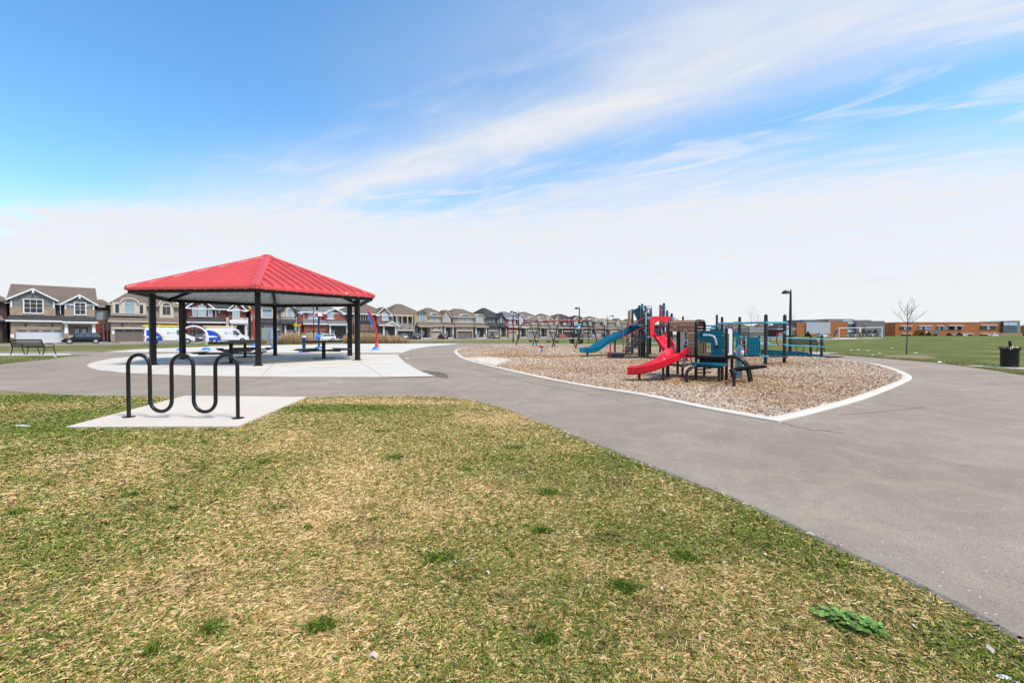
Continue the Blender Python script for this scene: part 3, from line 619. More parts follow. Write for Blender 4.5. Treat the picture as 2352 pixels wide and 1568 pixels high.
# ------------------------------------------------------------ benches, bin
def bench(loc, rz, label, W=2.25):
    t = thing('park_bench', label, 'bench', loc, rz, 'black strap benches beside the path'); n = 34
    for i in range(n):                      # each strap runs down the back and over the seat (back is at y<0, sitter faces +y)
        x = -W/2+.06+(W-.12)*i/(n-1); mb = MB()
        pr = [(-.30, .86), (-.235, .66), (-.17, .47), (-.12, .435), (.08, .415), (.25, .43), (.30, .41)]
        for (y0, z0), (y1, z1) in zip(pr, pr[1:]): mb.beam((x, y0, z0), (x, y1, z1), .034, .008)
        part('slat', mb, black_flat, t)
    for z, y in ((.86, -.30), (.445, -.14), (.405, .30)): part('rail', MB().tube([(-W/2, y, z), (W/2, y, z)], .022, 8), black_flat, t, 50)
    for x in (-W/2, W/2): part('arm_frame', MB().tube([(x, -.30, .87), (x, -.22, .62), (x, -.15, .44), (x, -.17, .2), (x, -.24, 0)], .025, 8).tube([(x, -.19, .58), (x, .05, .62), (x, .25, .61), (x, .31, .52), (x, .30, .35), (x, .36, .12), (x, .40, 0)], .022, 8), black_flat, t, 50)
    for x in (0,):
        part('leg', MB().tube([(x, -.15, .42), (x, -.17, .2), (x, -.24, 0)], .022, 8), black_flat, t, 50); part('leg', MB().tube([(x, .28, .40), (x, .30, .3), (x, .38, 0)], .022, 8), black_flat, t, 50)
    return t
a, b = gp(*cA(195, 1420), .012), gp(*cA(785, 1425), .012); c = (a+b)/2; v = b-a; an = math.atan2(v.y, v.x)
bench((c.x+.18*math.sin(-an), c.y+.24, .012), an, 'black strap bench on the pale pad at the left, facing the houses', v.length)
a = gp(*cH(1366, 950)); b = gp(*cH(1720, 965)); c = (a+b)/2; single('bench_slab', MB().box((0, 0, .012), (3.0, 1.6, .024)), conc, 'thin concrete slab under the bench beyond the ramp', 'slab', (c.x, c.y+.3, 0), .1)
bench((c.x, c.y+.25, .024), R(8)+PI, 'black strap bench behind the playground ramp, backing onto the field', 1.9)
# bin
bc = gp(2318.5, 844.6); pb = MB()
mb = MB(); c0 = gp(2225, 840.6).to_2d(); c1 = gp(2410, 851).to_2d(); d = (c1-c0).normalized(); w = Vector((-d.y, d.x))*.32
mb.flat([c0-w, c1-w, c1+w, c0+w], .026); mb.add([(*(p_), z) for z in (.026, -.02) for p_ in (c0-w, c1-w, c1+w, c0+w)], [(i, (i+1) % 4, 4+(i+1) % 4, 4+i) for i in range(4)]); struct('bin_pad', mb, conc)
tb = thing('litter_bin', 'full black slatted litter bin with flared rim on the grass edge', 'litter bin', (bc.x, bc.y, .026))
for k in range(36):
    a = 2*PI*k/36; ca, sa = math.cos(a), math.sin(a); mb = MB(); pr = [(.225, .03), (.232, .35), (.232, .56), (.25, .64), (.30, .69)]
    for (r0, z0), (r1, z1) in zip(pr, pr[1:]):
        h0 = .0145; vs = [Vector((r*ca-s_*h0*sa, r*sa+s_*h0*ca, z)) for r, z in ((r0, z0), (r1, z1)) for s_ in (-1, 1)]; iv = [p_-Vector((ca, sa, 0))*.008 for p_ in vs]
        mb.add(vs+iv, [(0, 1, 3, 2), (4, 6, 7, 5), (0, 2, 6, 4), (1, 5, 7, 3)])
    part('slat', mb, black, tb)
for z, r in ((.035, .228), (.30, .222), (.55, .225)): part('hoop', MB().tube([(r*math.cos(2*PI*k/32), r*math.sin(2*PI*k/32), z) for k in range(32)], .012, 6, True), black, tb, 60)
part('rim', MB().tube([((.305)*math.cos(2*PI*k/32), (.305)*math.sin(2*PI*k/32), .692) for k in range(32)], .010, 6, True), black, tb, 60)
part('liner', MB().lathe((0, 0, 0), [(.205, .04), (.21, .60), (.215, .66)], 24), M('bin_liner', (.02, .02, .02), .5, 0, .2, 6), tb, 50)
for i, (x, y, z, mt, nm) in enumerate(((-.12, -.13, .655, litter_w, 'crumpled white paper in the full bin, left side'), (.08, -.15, .66, litter_w, 'crumpled white paper in the full bin, front right'), (-.03, -.14, .66, M('orange_wrapper', (.7, .22, .08), .5), 'small orange wrapper in the full bin'), (.06, .0, .68, litter_w, 'white plastic bag bulging from the full bin top'))):
    mb = MB(); mb.lathe((0, 0, 0), [(.03, -.05), (.07, -.01), (.06, .03), (.02, .055)], 7); mb.v = [tuple(Vector(p_)*(1+rnd.uniform(-.25, .25))) for p_ in mb.v]
    single('waste', mb, mt, nm, 'waste', (bc.x+x, bc.y+y, z+.02), 0, 'waste spilling from the bin')
single('umbrella_handle', MB().tube([(0, 0, -.15), (-.02, 0, .14), (-.03, .01, .25)], [.035, .04, .035], 8), black_flat, 'black rolled object sticking up out of the full bin', 'waste', (bc.x+.03, bc.y, .69), 0, None, 50)

# ------------------------------------------------------------ lamps
def park_lamp(x, y, z, H, side, label):
    t = thing('park_lamp', label, 'lamp post', (x, y, z), 0, 'dark park lamps with a half-dome head')
    part('pole', MB().tube([(0, 0, 0), (0, 0, .35), (0, 0, .36), (0, 0, H*.62), (0, 0, H*.95)], [.10, .095, .085, .075, .055], 14).bx(-.03, .03, -.03, .03, H*.94, H), char, t, 40)
    part('bracket', MB().beam((0, 0, H*.965), (side*.16, 0, H*.965), .05, .06), char, t)
    c = side*.30; part('lamp_head', MB().lathe((c, 0, H*.94), [(.235, 0), (.23, .05), (.20, .12), (.14, .175), (.06, .205), (.01, .21)], 20), char, t, 50)
    part('lens', MB().lathe((c, 0, H*.94), [(.20, -.012), (.2, -.002)], 18), M('lamp_lens', (.5, .5, .48), .3), t)
    return t
p = gp(1814.5, 809.7); park_lamp(p.x, p.y, 0, zat(665.5, p.y), -1, 'tall dark lamp post beside the field path, right of the climbing bars')
p = gp(1330.6, 790.7); park_lamp(p.x, p.y, 0, zat(704.5, p.y), -1, 'dark lamp post behind the swings carrying a white and blue notice')
nb = thing('park_notice', 'white notice with pale blue header fixed to the lamp post behind the swings', 'notice', (p.x, p.y-.12, 0))
x0, z0 = at(*cF(815, 850), p.y).x, at(*cF(815, 850), p.y).z; x1, z1 = at(*cF(885, 945), p.y).x, at(*cF(885, 945), p.y).z
part('board', MB().bx(x0-p.x, x1-p.x, -.012, .012, z1, z0), white_t, nb); part('header', MB().bx(x0-p.x+.02, x1-p.x-.02, -.018, -.013, z0-.28, z0-.03), cyan, nb)
for i in range(6): part('text_line', MB().bx(x0-p.x+.06, x1-p.x-.08-.05*(i % 3), -.016, -.013, z0-.42-i*.11, z0-.39-i*.11), M('grey_print', (.35, .36, .38), .6), nb)
p = gp(1178.8, 786.3); park_lamp(p.x, p.y, 0, zat(715.5, p.y), 1, 'dark lamp post beside the street, left of the swings')
def street_lamp(x, D, ytop, side, label, lant=False):
    X = xat(x, D); z = zg(X, D); H = zat(ytop, D)-z; t = thing('street_lamp', label, 'street lamp', (X, D, z), 0, 'street lamps along the houses')
    part('pole', MB().tube([(0, 0, 0), (0, 0, 1.), (0, 0, 1.02), (0, 0, H)], [.13, .12, .09, .06], 10), black_flat, t, 40)
    a = [(0, 0, H*.87)]+[(side*(1.5*math.sin(PI/2*i/6)), 0, H*.87+H*.13*math.sin(PI*.62*i/6)) for i in range(1, 7)]
    if lant:
        part('bracket', MB().beam((0, 0, H-.1), (side*.8, 0, H-.1), .06), black_flat, t)
        part('lantern', MB().lathe((side*.75, 0, H-.85), [(.1, 0), (.2, .1), (.26, .55), (.12, .72), (.02, .76)], 8), black_flat, t)
    else:
        part('arm', MB().tube(a, .045, 7), black_flat, t, 50); e_ = a[-1]; part('lamp_head', MB().lathe((e_[0], 0, e_[2]-.34), [(.32, 0), (.28, .2), (.1, .34), (.04, .4)], 12), black_flat, t, 50)
street_lamp(1191, 92, 714, -1, 'tall street lamp with a curved arm left of the swing frame')
street_lamp(720.5, 88, 703, 1, 'street lamp with a lantern in front of the red brick house', True)
street_lamp(1393+ (1378-1370)/4.9, 118, 724, 1, 'street lamp right of the swings against brown roofs')

# ------------------------------------------------------------ splash pad toys
def base_dome(t, p, r=.24): part('base', MB().lathe(p, [(r, 0), (r*.95, .06), (r*.6, .15), (r*.3, .2)], 16), blue_b, t, 50, world=True)
zs = .011
# white ring arch
a, b = gp(*cR1(1570, 1115), zs), gp(*cR2(262, 1510), zs); c = (a+b)/2; rg = thing('spray_ring', 'white tube ring fountain with blue feet seen behind the pavilion post', 'water feature', c)
ex = (b-a); hw = ex.length/2; ex.normalize(); zt_ = at(*cR1(2050, 230), c.y).z; Rr = (zt_-.1)/1.9; pts = []
th0 = math.asin(min(.98, hw/Rr/1.0)) if hw < Rr else PI/2*.9; zc = zt_-Rr
for i in range(33):
    a_ = -(PI-th0)+2*(PI-th0)*i/32; pts.append(c+ex*(Rr*math.sin(a_))+Vector((0, 0, zc+Rr*math.cos(a_))))
part('ring', MB().tube([Vector((p_.x, p_.y, max(.08, p_.z))) for p_ in pts], .052, 10), white_pl, rg, 60, world=True)
base_dome(rg, Vector((pts[0].x, pts[0].y, zs)), .3); base_dome(rg, Vector((pts[-1].x, pts[-1].y, zs)), .3)
# red Y spray
D = gp(800, 794.2).y; yk = thing('spray_fork', 'tall red and orange forked spray pole behind the front pavilion post', 'water feature', gp(794/1.0*1.0, 794.2, zs)); yl = yk.location; yl.x = xat(590, D)
P_ = lambda u, v: Vector((at(*cR2(u, v), D).x, D, at(*cR2(u, v), D).z))
part('stem', MB().tube([Vector((yl.x, D, zs)), P_(1720, 1350), P_(1690, 1080), P_(1655, 760), P_(1640, 430)], [.085, .085, .08, .075, .07], 10), red_mt, yk, 60, world=True)
for e_ in ((1500, 195), (1745, 200)): m_ = P_((1640+e_[0])/2, (430+e_[1])/2); part('arm', MB().tube([P_(1640, 440), m_], [.06, .055], 8), red_mt, yk, 60, world=True); part('tip', MB().tube([m_, P_(*e_)], [.056, .11], 8), orange_y, yk, 60, world=True)
base_dome(yk, yl, .26)
# navy oval hoop, edge on
p = gp(*cR3(352, 1320), zs); ov = thing('spray_hoop', 'narrow blue oval spray hoop seen edge-on behind a pavilion post', 'water feature', p); z1 = at(*cR3(330, 710), p.y).z
an = R(70); pts = [p+Vector((.30*math.cos(an)*math.sin(2*PI*i/28)*.9, .45*math.sin(an)*math.sin(2*PI*i/28), .22+(z1-.22)/2-(z1-.22)/2*math.cos(2*PI*i/28))) for i in range(28)]
part('hoop', MB().tube(pts, .055, 8, True), M('steel_blue', (.06, .18, .42), .3, 0, .1, 4), ov, 60, world=True); base_dome(ov, p, .2)
# navy bollard
p = gp(*cR3(1255, 1415), zs); bo = thing('spray_bollard', 'short navy spray bollard with white cap on a blue foot', 'water feature', p); z1 = at(*cR3(1255, 960), p.y).z
part('post', MB().cyl(p+Vector((0, 0, .1)), Vector((p.x, p.y, z1-.05)), .1, n=16), navy, bo, 50, world=True)
part('cap', MB().lathe((p.x, p.y, z1-.05), [(.115, 0), (.12, .06), (.09, .10)], 16), white_pl, bo, 50, world=True); base_dome(bo, p, .33)
# umbrella fountain
p = gp(*cR3(1695, 1310), zs); um = thing('spray_umbrella', 'red and white striped umbrella fountain on a navy post', 'water feature', p); z1 = at(*cR3(1695, 355), p.y).z; z2 = at(*cR3(1695, 255), p.y).z; rw = (at(*cR3(1855, 355), p.y).x-at(*cR3(1545, 355), p.y).x)/2
part('post', MB().cyl(p+Vector((0, 0, .1)), Vector((p.x, p.y, z2-.1)), .075, n=12), navy, um, 50, world=True); base_dome(um, p, .34)
for k in range(8):
    mb = MB(); g_ = 5; vs = []
    for i in range(g_+1):
        e_ = PI/2*i/g_
        for j in range(5): a_ = (k+j/4)*PI/4+.3; vs.append((p.x+rw*math.cos(e_)*math.cos(a_), p.y+rw*math.cos(e_)*math.sin(a_), z1+(z2-z1)*math.sin(e_)))
    mb.add(vs, [(i*5+j, i*5+j+1, (i+1)*5+j+1, (i+1)*5+j) for i in range(g_) for j in range(4)]); part('umbrella_panel', mb, red_mt if k % 2 else white_pl, um, 80, world=True)
q2 = at(*cR3(1672, 965), p.y); part('push_button', MB().lathe(q2-Vector((0, .02, .22)), [(.05, 0), (.19, .12), (.21, .22), (.19, .32), (.05, .44)], 12), blue_b, um, 50, world=True)
# red leaf spray
p = gp(*cD(1018, 1328), zs); lf = thing('spray_leaf', 'curved red spray pole with a blue leaf blade on a blue foot', 'water feature', p); P_ = lambda u, v: Vector((at(*cD(u, v), p.y).x, p.y, at(*cD(u, v), p.y).z))
cl = [P_(1020, 1300), P_(1035, 1180), P_(1040, 1060), P_(1030, 960), P_(1005, 860), P_(975, 770), P_(930, 680), P_(885, 610), P_(855, 565)]
part('pole', MB().tube(cl, [.06, .062, .064, .068, .07, .066, .055, .04, .02], 10), red_mt, lf, 60, world=True)
lo = [P_(995, 920), P_(955, 870), P_(915, 800), P_(890, 730), P_(880, 660)]; po = lo+[P_(905, 690), P_(940, 760), P_(975, 840)]; mb = MB(); mb.prism(po, (0, -.02, 0), (0, .02, 0)); part('leaf_blade', mb, blue_b, lf, world=True)
mb = MB(); mb.prism([P_(1005, 900), P_(965, 830), P_(930, 760), P_(905, 690), P_(880, 640), P_(885, 610), P_(930, 690), P_(975, 780), P_(1005, 860)], (0, -.014, 0), (0, .014, 0)); part('leaf_web', mb, red_pl, lf, world=True); base_dome(lf, p, .27)
def cone(p, H, label):
    t = thing('traffic_cone', label, 'traffic cone', p); part('base', MB().box((0, 0, .02), (.4, .4, .04)), M('dark_red_rubber', (.25, .03, .02), .6), t, bevel=.01); part('cone_body', MB().lathe((0, 0, .04), [(.15, 0), (.03, H-.04)], 16), orange_m, t, 50)
p = gp(*cD(1050, 1275), zs); cone(p, at(*cD(1050, 1165), p.y).z, 'orange traffic cone standing just behind the red leaf spray')

# ------------------------------------------------------------ swings
fr = [(cE(1635, 1265), cE(2025, 1260)), (cE(1940, 1280), cF(395, 1275)), (cF(340, 1300), cF(775, 1288)), (cF(775, 1312), cF(1200, 1245))]
sw = thing('swing_frame', 'three-bay swing frame with red top beam and dark arched legs', 'swing set', (*gp(*fr[1][0]).to_2d(), 0)); tops = []
for i, (l_, r_) in enumerate(fr):
    a = gp(*l_); b = gp(*r_); b.y = a.y+.9; b.x = xat(r_[0], b.y); zt_ = 2.22; c = (a+b)/2; ex = (b-a).normalized(); tops.append(Vector((c.x, c.y, zt_)))
    ca, cb = c-ex*.42, c+ex*.42
    pts = [a, Vector((ca.x-.10*ex.x, ca.y-.1*ex.y, zt_-.28)), Vector((ca.x, ca.y, zt_-.08)), Vector((ca.x+.12*ex.x, ca.y+.12*ex.y, zt_)), Vector((cb.x-.12*ex.x, cb.y-.12*ex.y, zt_)), Vector((cb.x, cb.y, zt_-.08)), Vector((cb.x+.1*ex.x, cb.y+.1*ex.y, zt_-.28)), b]
    part('leg_arch', MB().tube(pts, .045, 10), char, sw, 60, world=True)
for i in range(3): part('top_beam', MB().tube([tops[i]+Vector((0, 0, .05)), tops[i+1]+Vector((0, 0, .05))], .05, 10), red_mt, sw, 60, world=True)
chain = M('swing_chain', (.18, .18, .18), .4, .7, .2, 30)
def swing(i, f, bucket, label):
    t_ = tops[i].lerp(tops[i+1], f); d = (tops[i+1]-tops[i]).normalized(); t = thing('bucket_swing' if bucket else 'belt_swing', label, 'swing', (t_.x, t_.y, .5), math.atan2(d.y, d.x), 'swings hanging from the red beam')
    hh = 2.24-.5
    for s_ in (-1, 1): part('chain', MB().cyl((s_*.26, 0, .12), (s_*.22, 0, hh), .011, n=5), chain, t)
    if bucket: part('seat', MB().lathe((0, 0, -.1), [(.13, 0), (.19, .08), (.22, .28), (.24, .33)], 12), rubber, t, 50); part('leg_hole', MB().lathe((0, -.205, .03), [(.05, 0), (.05, .1)], 8), M('pale_gap', (.3, .3, .28), .8), t)
    else: part('seat', MB().tube([(-.27, 0, .12), (-.2, 0, .03), (-.1, 0, -.02), (0, 0, -.04), (.1, 0, -.02), (.2, 0, .03), (.27, 0, .12)], [.03, .05, .07, .075, .07, .05, .03], 8), rubber, t, 60)
swing(0, .25, False, 'leftmost black belt swing on the red swing beam'); swing(0, .62, False, 'second black belt swing from the left'); swing(1, .25, False, 'third black belt swing, left in the middle bay'); swing(1, .66, False, 'fourth black belt swing, right in the middle bay')
swing(2, .35, True, 'left black bucket swing in the right bay'); swing(2, .72, True, 'right black bucket swing by the notice lamp post')
# spinner
p = gp(*cF(158, 1388)); spn = thing('spinner_seat', 'small red dish spinner on a pale blue post in the wood chips', 'spinner', p); z1 = at(*cF(160, 1290), p.y).z
part('post', MB().cyl((0, 0, 0), (0, 0, z1), .045, n=12), cyan, spn, 50); mb = MB(); nn_ = 24
for r_, zf in ((.03, 0), (.12, .02), (.22, .09)):
    for k in range(nn_): a_ = 2*PI*k/nn_; mb.v.append((r_*math.cos(a_), r_*math.sin(a_), z1+zf*(1+.35*math.cos(3*a_))))
mb.f = [(i*nn_+k, i*nn_+(k+1) % nn_, (i+1)*nn_+(k+1) % nn_, (i+1)*nn_+k) for i in range(2) for k in range(nn_)]+[tuple(range(nn_))]; mb.mi = [0]*len(mb.f)
o = part('seat', mb, red_pl, spn, 70); sd_ = o.modifiers.new('thick', 'SOLIDIFY'); sd_.thickness = .02
# ------------------------------------------------------------ big playground structure
def G(u, v, D): return at(*cG(u, v), D)
def T(u, v, D): return at(*cT(u, v), D)
ps = thing('play_structure', 'large play structure with blue slide, red hooded slide, stairs and dark capped posts', 'play structure', (*gp(*cG(505, 1050)).to_2d(), 0))
def post(px_, D, top, r=.064, clamps=(), sym=None):
    X = xat(px_, D); zt_ = top; p = part('post', MB().tube([(X, D, -.05), (X, D, zt_-.07), (X, D, zt_-.03), (X, D, zt_)], [r, r, r*.8, r*.12], 16), char, ps, 45, world=True)
    for z in clamps: part('clamp', MB().tube([(X, D, z-.035), (X, D, z+.035)], r*1.14, 14).box((X+r*1.3, D, z), (.05, .05, .05)), cyan, p, 45, world=True)
    return Vector((X, D, 0))
zG = lambda v, D: zat(cG(0, v)[1], D)
gx = lambda u: cG(u, 0)[0]
def gpost(u, D, vt, cl=(), r=.064): return post(gx(u), D, zG(vt, D), r, [zG(c, D) for c in cl])
pA = gpost(278, 25.2, 305, (325, 745)); pB = gpost(382, 22.9, 250, (545,)); pC = gpost(421, 22.4, 228, (272, 295, 545)); pD = gpost(456, 21.7, 330, (375, 620))
pE = gpost(505, 20.4, 355, (430, 450, 718)); pF = gpost(542, 25.0, 318, (340, 375)); pG_ = gpost(688, 27.5, 245, (328,)); pH = gpost(741, 24.6, 215, (272, 312)); pI = gpost(788, 23.8, 325, (375,)); pJ = gpost(855, 21.5, 368, (430, 452))
pK = gpost(1022, 29.0, 412); pL = gpost(1520, 26.0, 388, (553,)); pM = gpost(1597, 22.5, 418, (518,)); pN = gpost(1855, 21.3, 418, (518, 715, 980)); pS = gpost(1700, 29, 505)
pO = gpost(2240, 16.6, 382, (505, 1000)); pP = post(cH(1185, 0)[0], 17.4, zat(cH(0, 385)[1], 17.4), .064, [zat(cH(0, v)[1], 17.4) for v in (510, 650, 832)])
pT_ = post(cH(595, 0)[0], 22.6, zat(cH(0, 690)[1], 22.6), .064, [zat(cH(0, v)[1], 22.6) for v in (722, 766, 830)])
pU = post(cH(812, 0)[0], 22.0, zat(cH(0, 690)[1], 22.0), .05); pQ = post(cH(1572, 0)[0], 24.0, zat(cH(0, 688)[1], 24.0), .064, [zat(cH(0, v)[1], 24) for v in (745, 850)])
pR = post(cH(1732, 0)[0], 22.0, zat(cH(0, 685)[1], 22.0), .064, [zat(cH(0, v)[1], 22) for v in (747, 860, 1020)])
def bar(a, b, r, mt, nm='rail'): return part(nm, MB().tube([a, b], r, 10), mt, ps, 50, world=True)
def Hh(u, v, D): return at(*cH(u, v), D)
# overhead beams and rails (cyan)
bar(G(1550, 520, 22.7), Hh(905, 505, 16.6), .045, cyan, 'overhead_beam'); bar(Hh(885, 505, 16.6), Hh(1205, 508, 17.4), .045, cyan, 'overhead_beam'); bar(G(1350, 553, 27), G(1535, 553, 26), .045, cyan, 'overhead_beam'); bar(G(1365, 595, 26), G(1490, 597, 26), .045, cyan, 'overhead_beam'); bar(G(1545, 595, 26), G(1640, 597, 25), .045, cyan, 'overhead_beam')
for t_ in (.25, .5, .75): a = G(1597, 530, 22.5).lerp(Hh(905, 515, 16.6), t_); bar(a, a+Vector((.25, .9, 0)), .016, cyan, 'rung')
for v in (722, 827): bar(Hh(820, v, 22.0), Hh(1740, v+26 if v < 800 else v+33, 22.0), .022, cyan); bar(Hh(545, v-4, 22.6), Hh(625, v-2, 22.6), .022, cyan)
for v in (740, 845): bar(Hh(1150, v, 24.2), Hh(1580, v+3, 24), .02, cyan)
bar(Hh(540, 985, 22.6), Hh(620, 988, 22.6), .03, cyan); bar(Hh(860, 1000, 16.6), Hh(935, 1000, 16.6), .05, cyan, 'clamp_plate')
part('step_beam', MB().beam(Hh(935, 1003, 16.75), Hh(1210, 1008, 17.35), .16, .06), grey_pl, ps, world=True)
# climbing panel
D = 21.9; a, b, c, d = Hh(630, 722, D), Hh(808, 722, D), Hh(808, 995, D), Hh(630, 995, D); cp_ = part('climbing_panel', MB().prism([a, b, c, d], (0, -.02, 0), (0, .03, 0)), teal, ps, world=True, bevel=.01)
for i in range(4):
    for j in range(5):
        o = d.lerp(c, (i+.5)/4).lerp(a.lerp(b, (i+.5)/4), (j+.5)/5)+Vector((rnd.uniform(-.03, .03), -.03, rnd.uniform(-.02, .02))); mb = MB(); mb.tube([o, o+Vector((0, -.035, 0))], [.035, .018], 7); part('hand_hold', mb, teal, cp_, 50, world=True)
for v in (766, 975): bar(Hh(600, v, 21.9), Hh(632, v, 21.9), .02, cyan); bar(Hh(805, v, 21.9), Hh(830, v, 21.9), .02, cyan)
# red grab loop
D = 17.4; part('grab_loop', MB().tube([Hh(1160, 662, D), Hh(1095, 662, D), Hh(1072, 690, D), Hh(1068, 780, D), Hh(1075, 820, D), Hh(1105, 843, D), Hh(1155, 843, D)], .024, 10), red_mt, ps, 50, world=True)
# ramp with teal kerbs
z0 = .05; p0 = Hh(830, 985, 23.4); p1 = Hh(1720, 1025, 22.0); p2 = Hh(1540, 985, 24.6); p3 = Hh(830, 965, 26.)
mb = MB(); vs = [Vector((q_.x, q_.y, z)) for q_, z in ((p0, .15), (p1, .06), (p2, .06), (p3, .15))]; mb.prism(vs, (0, 0, -.05), (0, 0, 0)); part('ramp_deck', mb, deckm, ps, world=True)
for a, b in ((vs[0], vs[1]), (vs[3], vs[2])):
    e_ = b-a; part('ramp_kerb', MB().beam(a+Vector((0, 0, .03)), b+Vector((0, 0, .0)), .05, .17), teal, ps, world=True)
    for i in range(6): q_ = a.lerp(b, (i+.5)/6)+Vector((0, -.03, .02)); part('bolt', MB().tube([q_, q_+Vector((0, -.015, 0))], .012, 6), chrome, ps, world=True)
for q_ in (vs[0], vs[3], vs[0].lerp(vs[1], .4)): part('ramp_leg', MB().cyl((q_.x, q_.y+.1, 0), (q_.x, q_.y+.1, q_.z-.04), .04), char, ps, world=True)
part('ramp_lip', MB().box((vs[1].x+.35, vs[1].y+.9, .045), (1.0, 2.2, .03), .35), deckm, ps, world=True)
# decks
def deck(cx, cy, z, sx, sy, rz=0): part('deck', MB().box((cx, cy, z), (sx, sy, .07), rz), deckm, ps, world=True)
dA = (pE+pJ)/2; zA = zG(712, 21); deck(dA.x+.0, dA.y+.75, zA, 1.75, 1.5, .3); dB = (pB+pH)/2; zB = zG(560, 24); deck(dB.x, dB.y+.3, zB, 2.0, 1.5, .3)
deck((pN.x+pT_.x)/2+.1, 23.2, .16, 2.4, 1.8, 0)
# slides: channel swept along a path
def slide(path, w, hw, mt, parent, name='slide_chute', t=.035, flare=0):
    P = [Vector(p) for p in path]; mb = MB(); n = len(P)
    prof = [(-w/2-.05, hw*.93), (-w/2-.012, hw), (-w/2+.015, hw*.7), (-w/2+.05, .03), (-w/4, 0), (w/4, 0), (w/2-.05, .03), (w/2-.015, hw*.7), (w/2+.012, hw), (w/2+.05, hw*.93), (w/2+.04, 0), (w/2-.02, -t), (-w/2+.02, -t), (-w/2-.04, 0)]
    for i, p in enumerate(P):
        tv = (P[min(i+1, n-1)]-P[max(i-1, 0)]); h = Vector((tv.x, tv.y, 0)).normalized(); s_ = Vector((-h.y, h.x, 0)); up = s_.cross(tv.normalized()); up = up if up.z > 0 else -up
        k = 1+flare*max(0, 1-i/3.)
        mb.v += [tuple(p+s_*a+up*(b*(k if b > .01 else 1))) for a, b in prof]
    m_ = len(prof); mb.f = [(i*m_+j, i*m_+(j+1) % m_, (i+1)*m_+(j+1) % m_, (i+1)*m_+j) for i in range(n-1) for j in range(m_)]+[tuple(range(m_)), tuple(range((n-1)*m_, n*m_))[::-1]]
    mb.mi = [0]*len(mb.f); return part(name, mb, mt, parent, 40, world=True)
def crv(P, n=5):
    P = [Vector(p) for p in P]; o = []
    for i in range(len(P)-1):
        a, b, c, d = P[max(i-1, 0)], P[i], P[i+1], P[min(i+2, len(P)-1)]
        for k in range(n): t = k/n; o.append(.5*((2*b)+(c-a)*t+(2*a-5*b+4*c-d)*t*t+(3*b-a-3*c+d)*t**3))
    return o+[P[-1]]
F_ = lambda u, v, D: at(*cF(u, v), D)
sl1 = crv([F_(1990, 890, 24.3), F_(1930, 905, 24.2), F_(1790, 985, 24.), F_(1640, 1075, 23.75), F_(1550, 1115, 23.6), F_(1430, 1160, 23.4), F_(1320, 1215, 23.2), F_(1210, 1290, 23.), F_(1120, 1345, 22.8), F_(1040, 1368, 22.7), F_(985, 1370, 22.6), F_(905, 1372, 22.5)])
o = slide(sl1, .52, .24, teal_pl, ps)
part('slide_leg', MB().cyl(gp(*cF(995, 1466)), F_(995, 1385, gp(*cF(995, 1466)).y), .05), char, ps, 50, world=True)
q_ = F_(1500, 1150, 23.55); part('slide_leg', MB().cyl((q_.x, q_.y, 0), q_-Vector((0, 0, .02)), .045), char, ps, 50, world=True)
# teal hood over the blue slide
mb = MB(); D = 23.6; mb.prism([T(415, 350, D), T(615, 225, D-.3), T(640, 240, D-.5), T(635, 800, D-.4), T(560, 640, D)], (0, -.03, 0), (0, .05, 0)); part('slide_hood', mb, teal_pl, ps, world=True, bevel=.02)
mb = MB(); mb.prism([T(600, 230, 23.1), T(640, 240, 22.9), T(640, 860, 22.9), T(600, 840, 23.1)], (0, 0, 0), (.25, .8, 0)); part('slide_hood', mb, teal_pl, ps, world=True)
# red hooded slide
D = 20.9; mb = MB(); ou = [G(535, 415, 20.5), G(838, 415, 21.4), G(838, 722, 21.4)]; pts = []
L_ = lambda u, v: G(u, v, 20.5+(u-535)/303*.9)
arch = [L_(590, 722)]+[L_(595+ (0), 600)]+[L_(690-95*math.cos(PI*i/10), 575-92*math.sin(PI*i/10)) for i in range(1, 10)]+[L_(788, 600), L_(792, 722)]
full = [L_(538, 722), L_(538, 425), L_(548, 415), L_(828, 415), L_(838, 425), L_(838, 722)]+arch[::-1]
mb.prism(full, (0, -.04, 0), (.02, .06, 0)); part('slide_hood', mb, red_pl, ps, world=True, bevel=.015)
arc2 = [q_ for q_ in arch]; mb = MB()
for i in range(len(arc2)-1): a, b = arc2[i], arc2[i+1]; d_ = Vector((.1, .35, 0)); mb.add([a, b, b+d_, a+d_], [(0, 1, 2, 3)])
part('hood_tunnel', mb, red_pl, ps, 60, world=True)
q0 = L_(690, 705); sl2 = crv([q0+Vector((.05, .5, .02)), q0, Vector((q0.x-.02, q0.y-.5, q0.z-.26)), Vector((q0.x+.05, q0.y-1.1, q0.z-.68)), Vector((q0.x+.18, q0.y-1.6, .24)), Vector((q0.x+.28, q0.y-2.0, .20)), Vector((q0.x+.36, q0.y-2.35, .19))])
slide(sl2, .58, .20, red_pl, ps); e_ = sl2[-2]; part('slide_leg', MB().cyl((e_.x, e_.y, 0), (e_.x, e_.y, e_.z-.03), .045), char, ps, world=True)
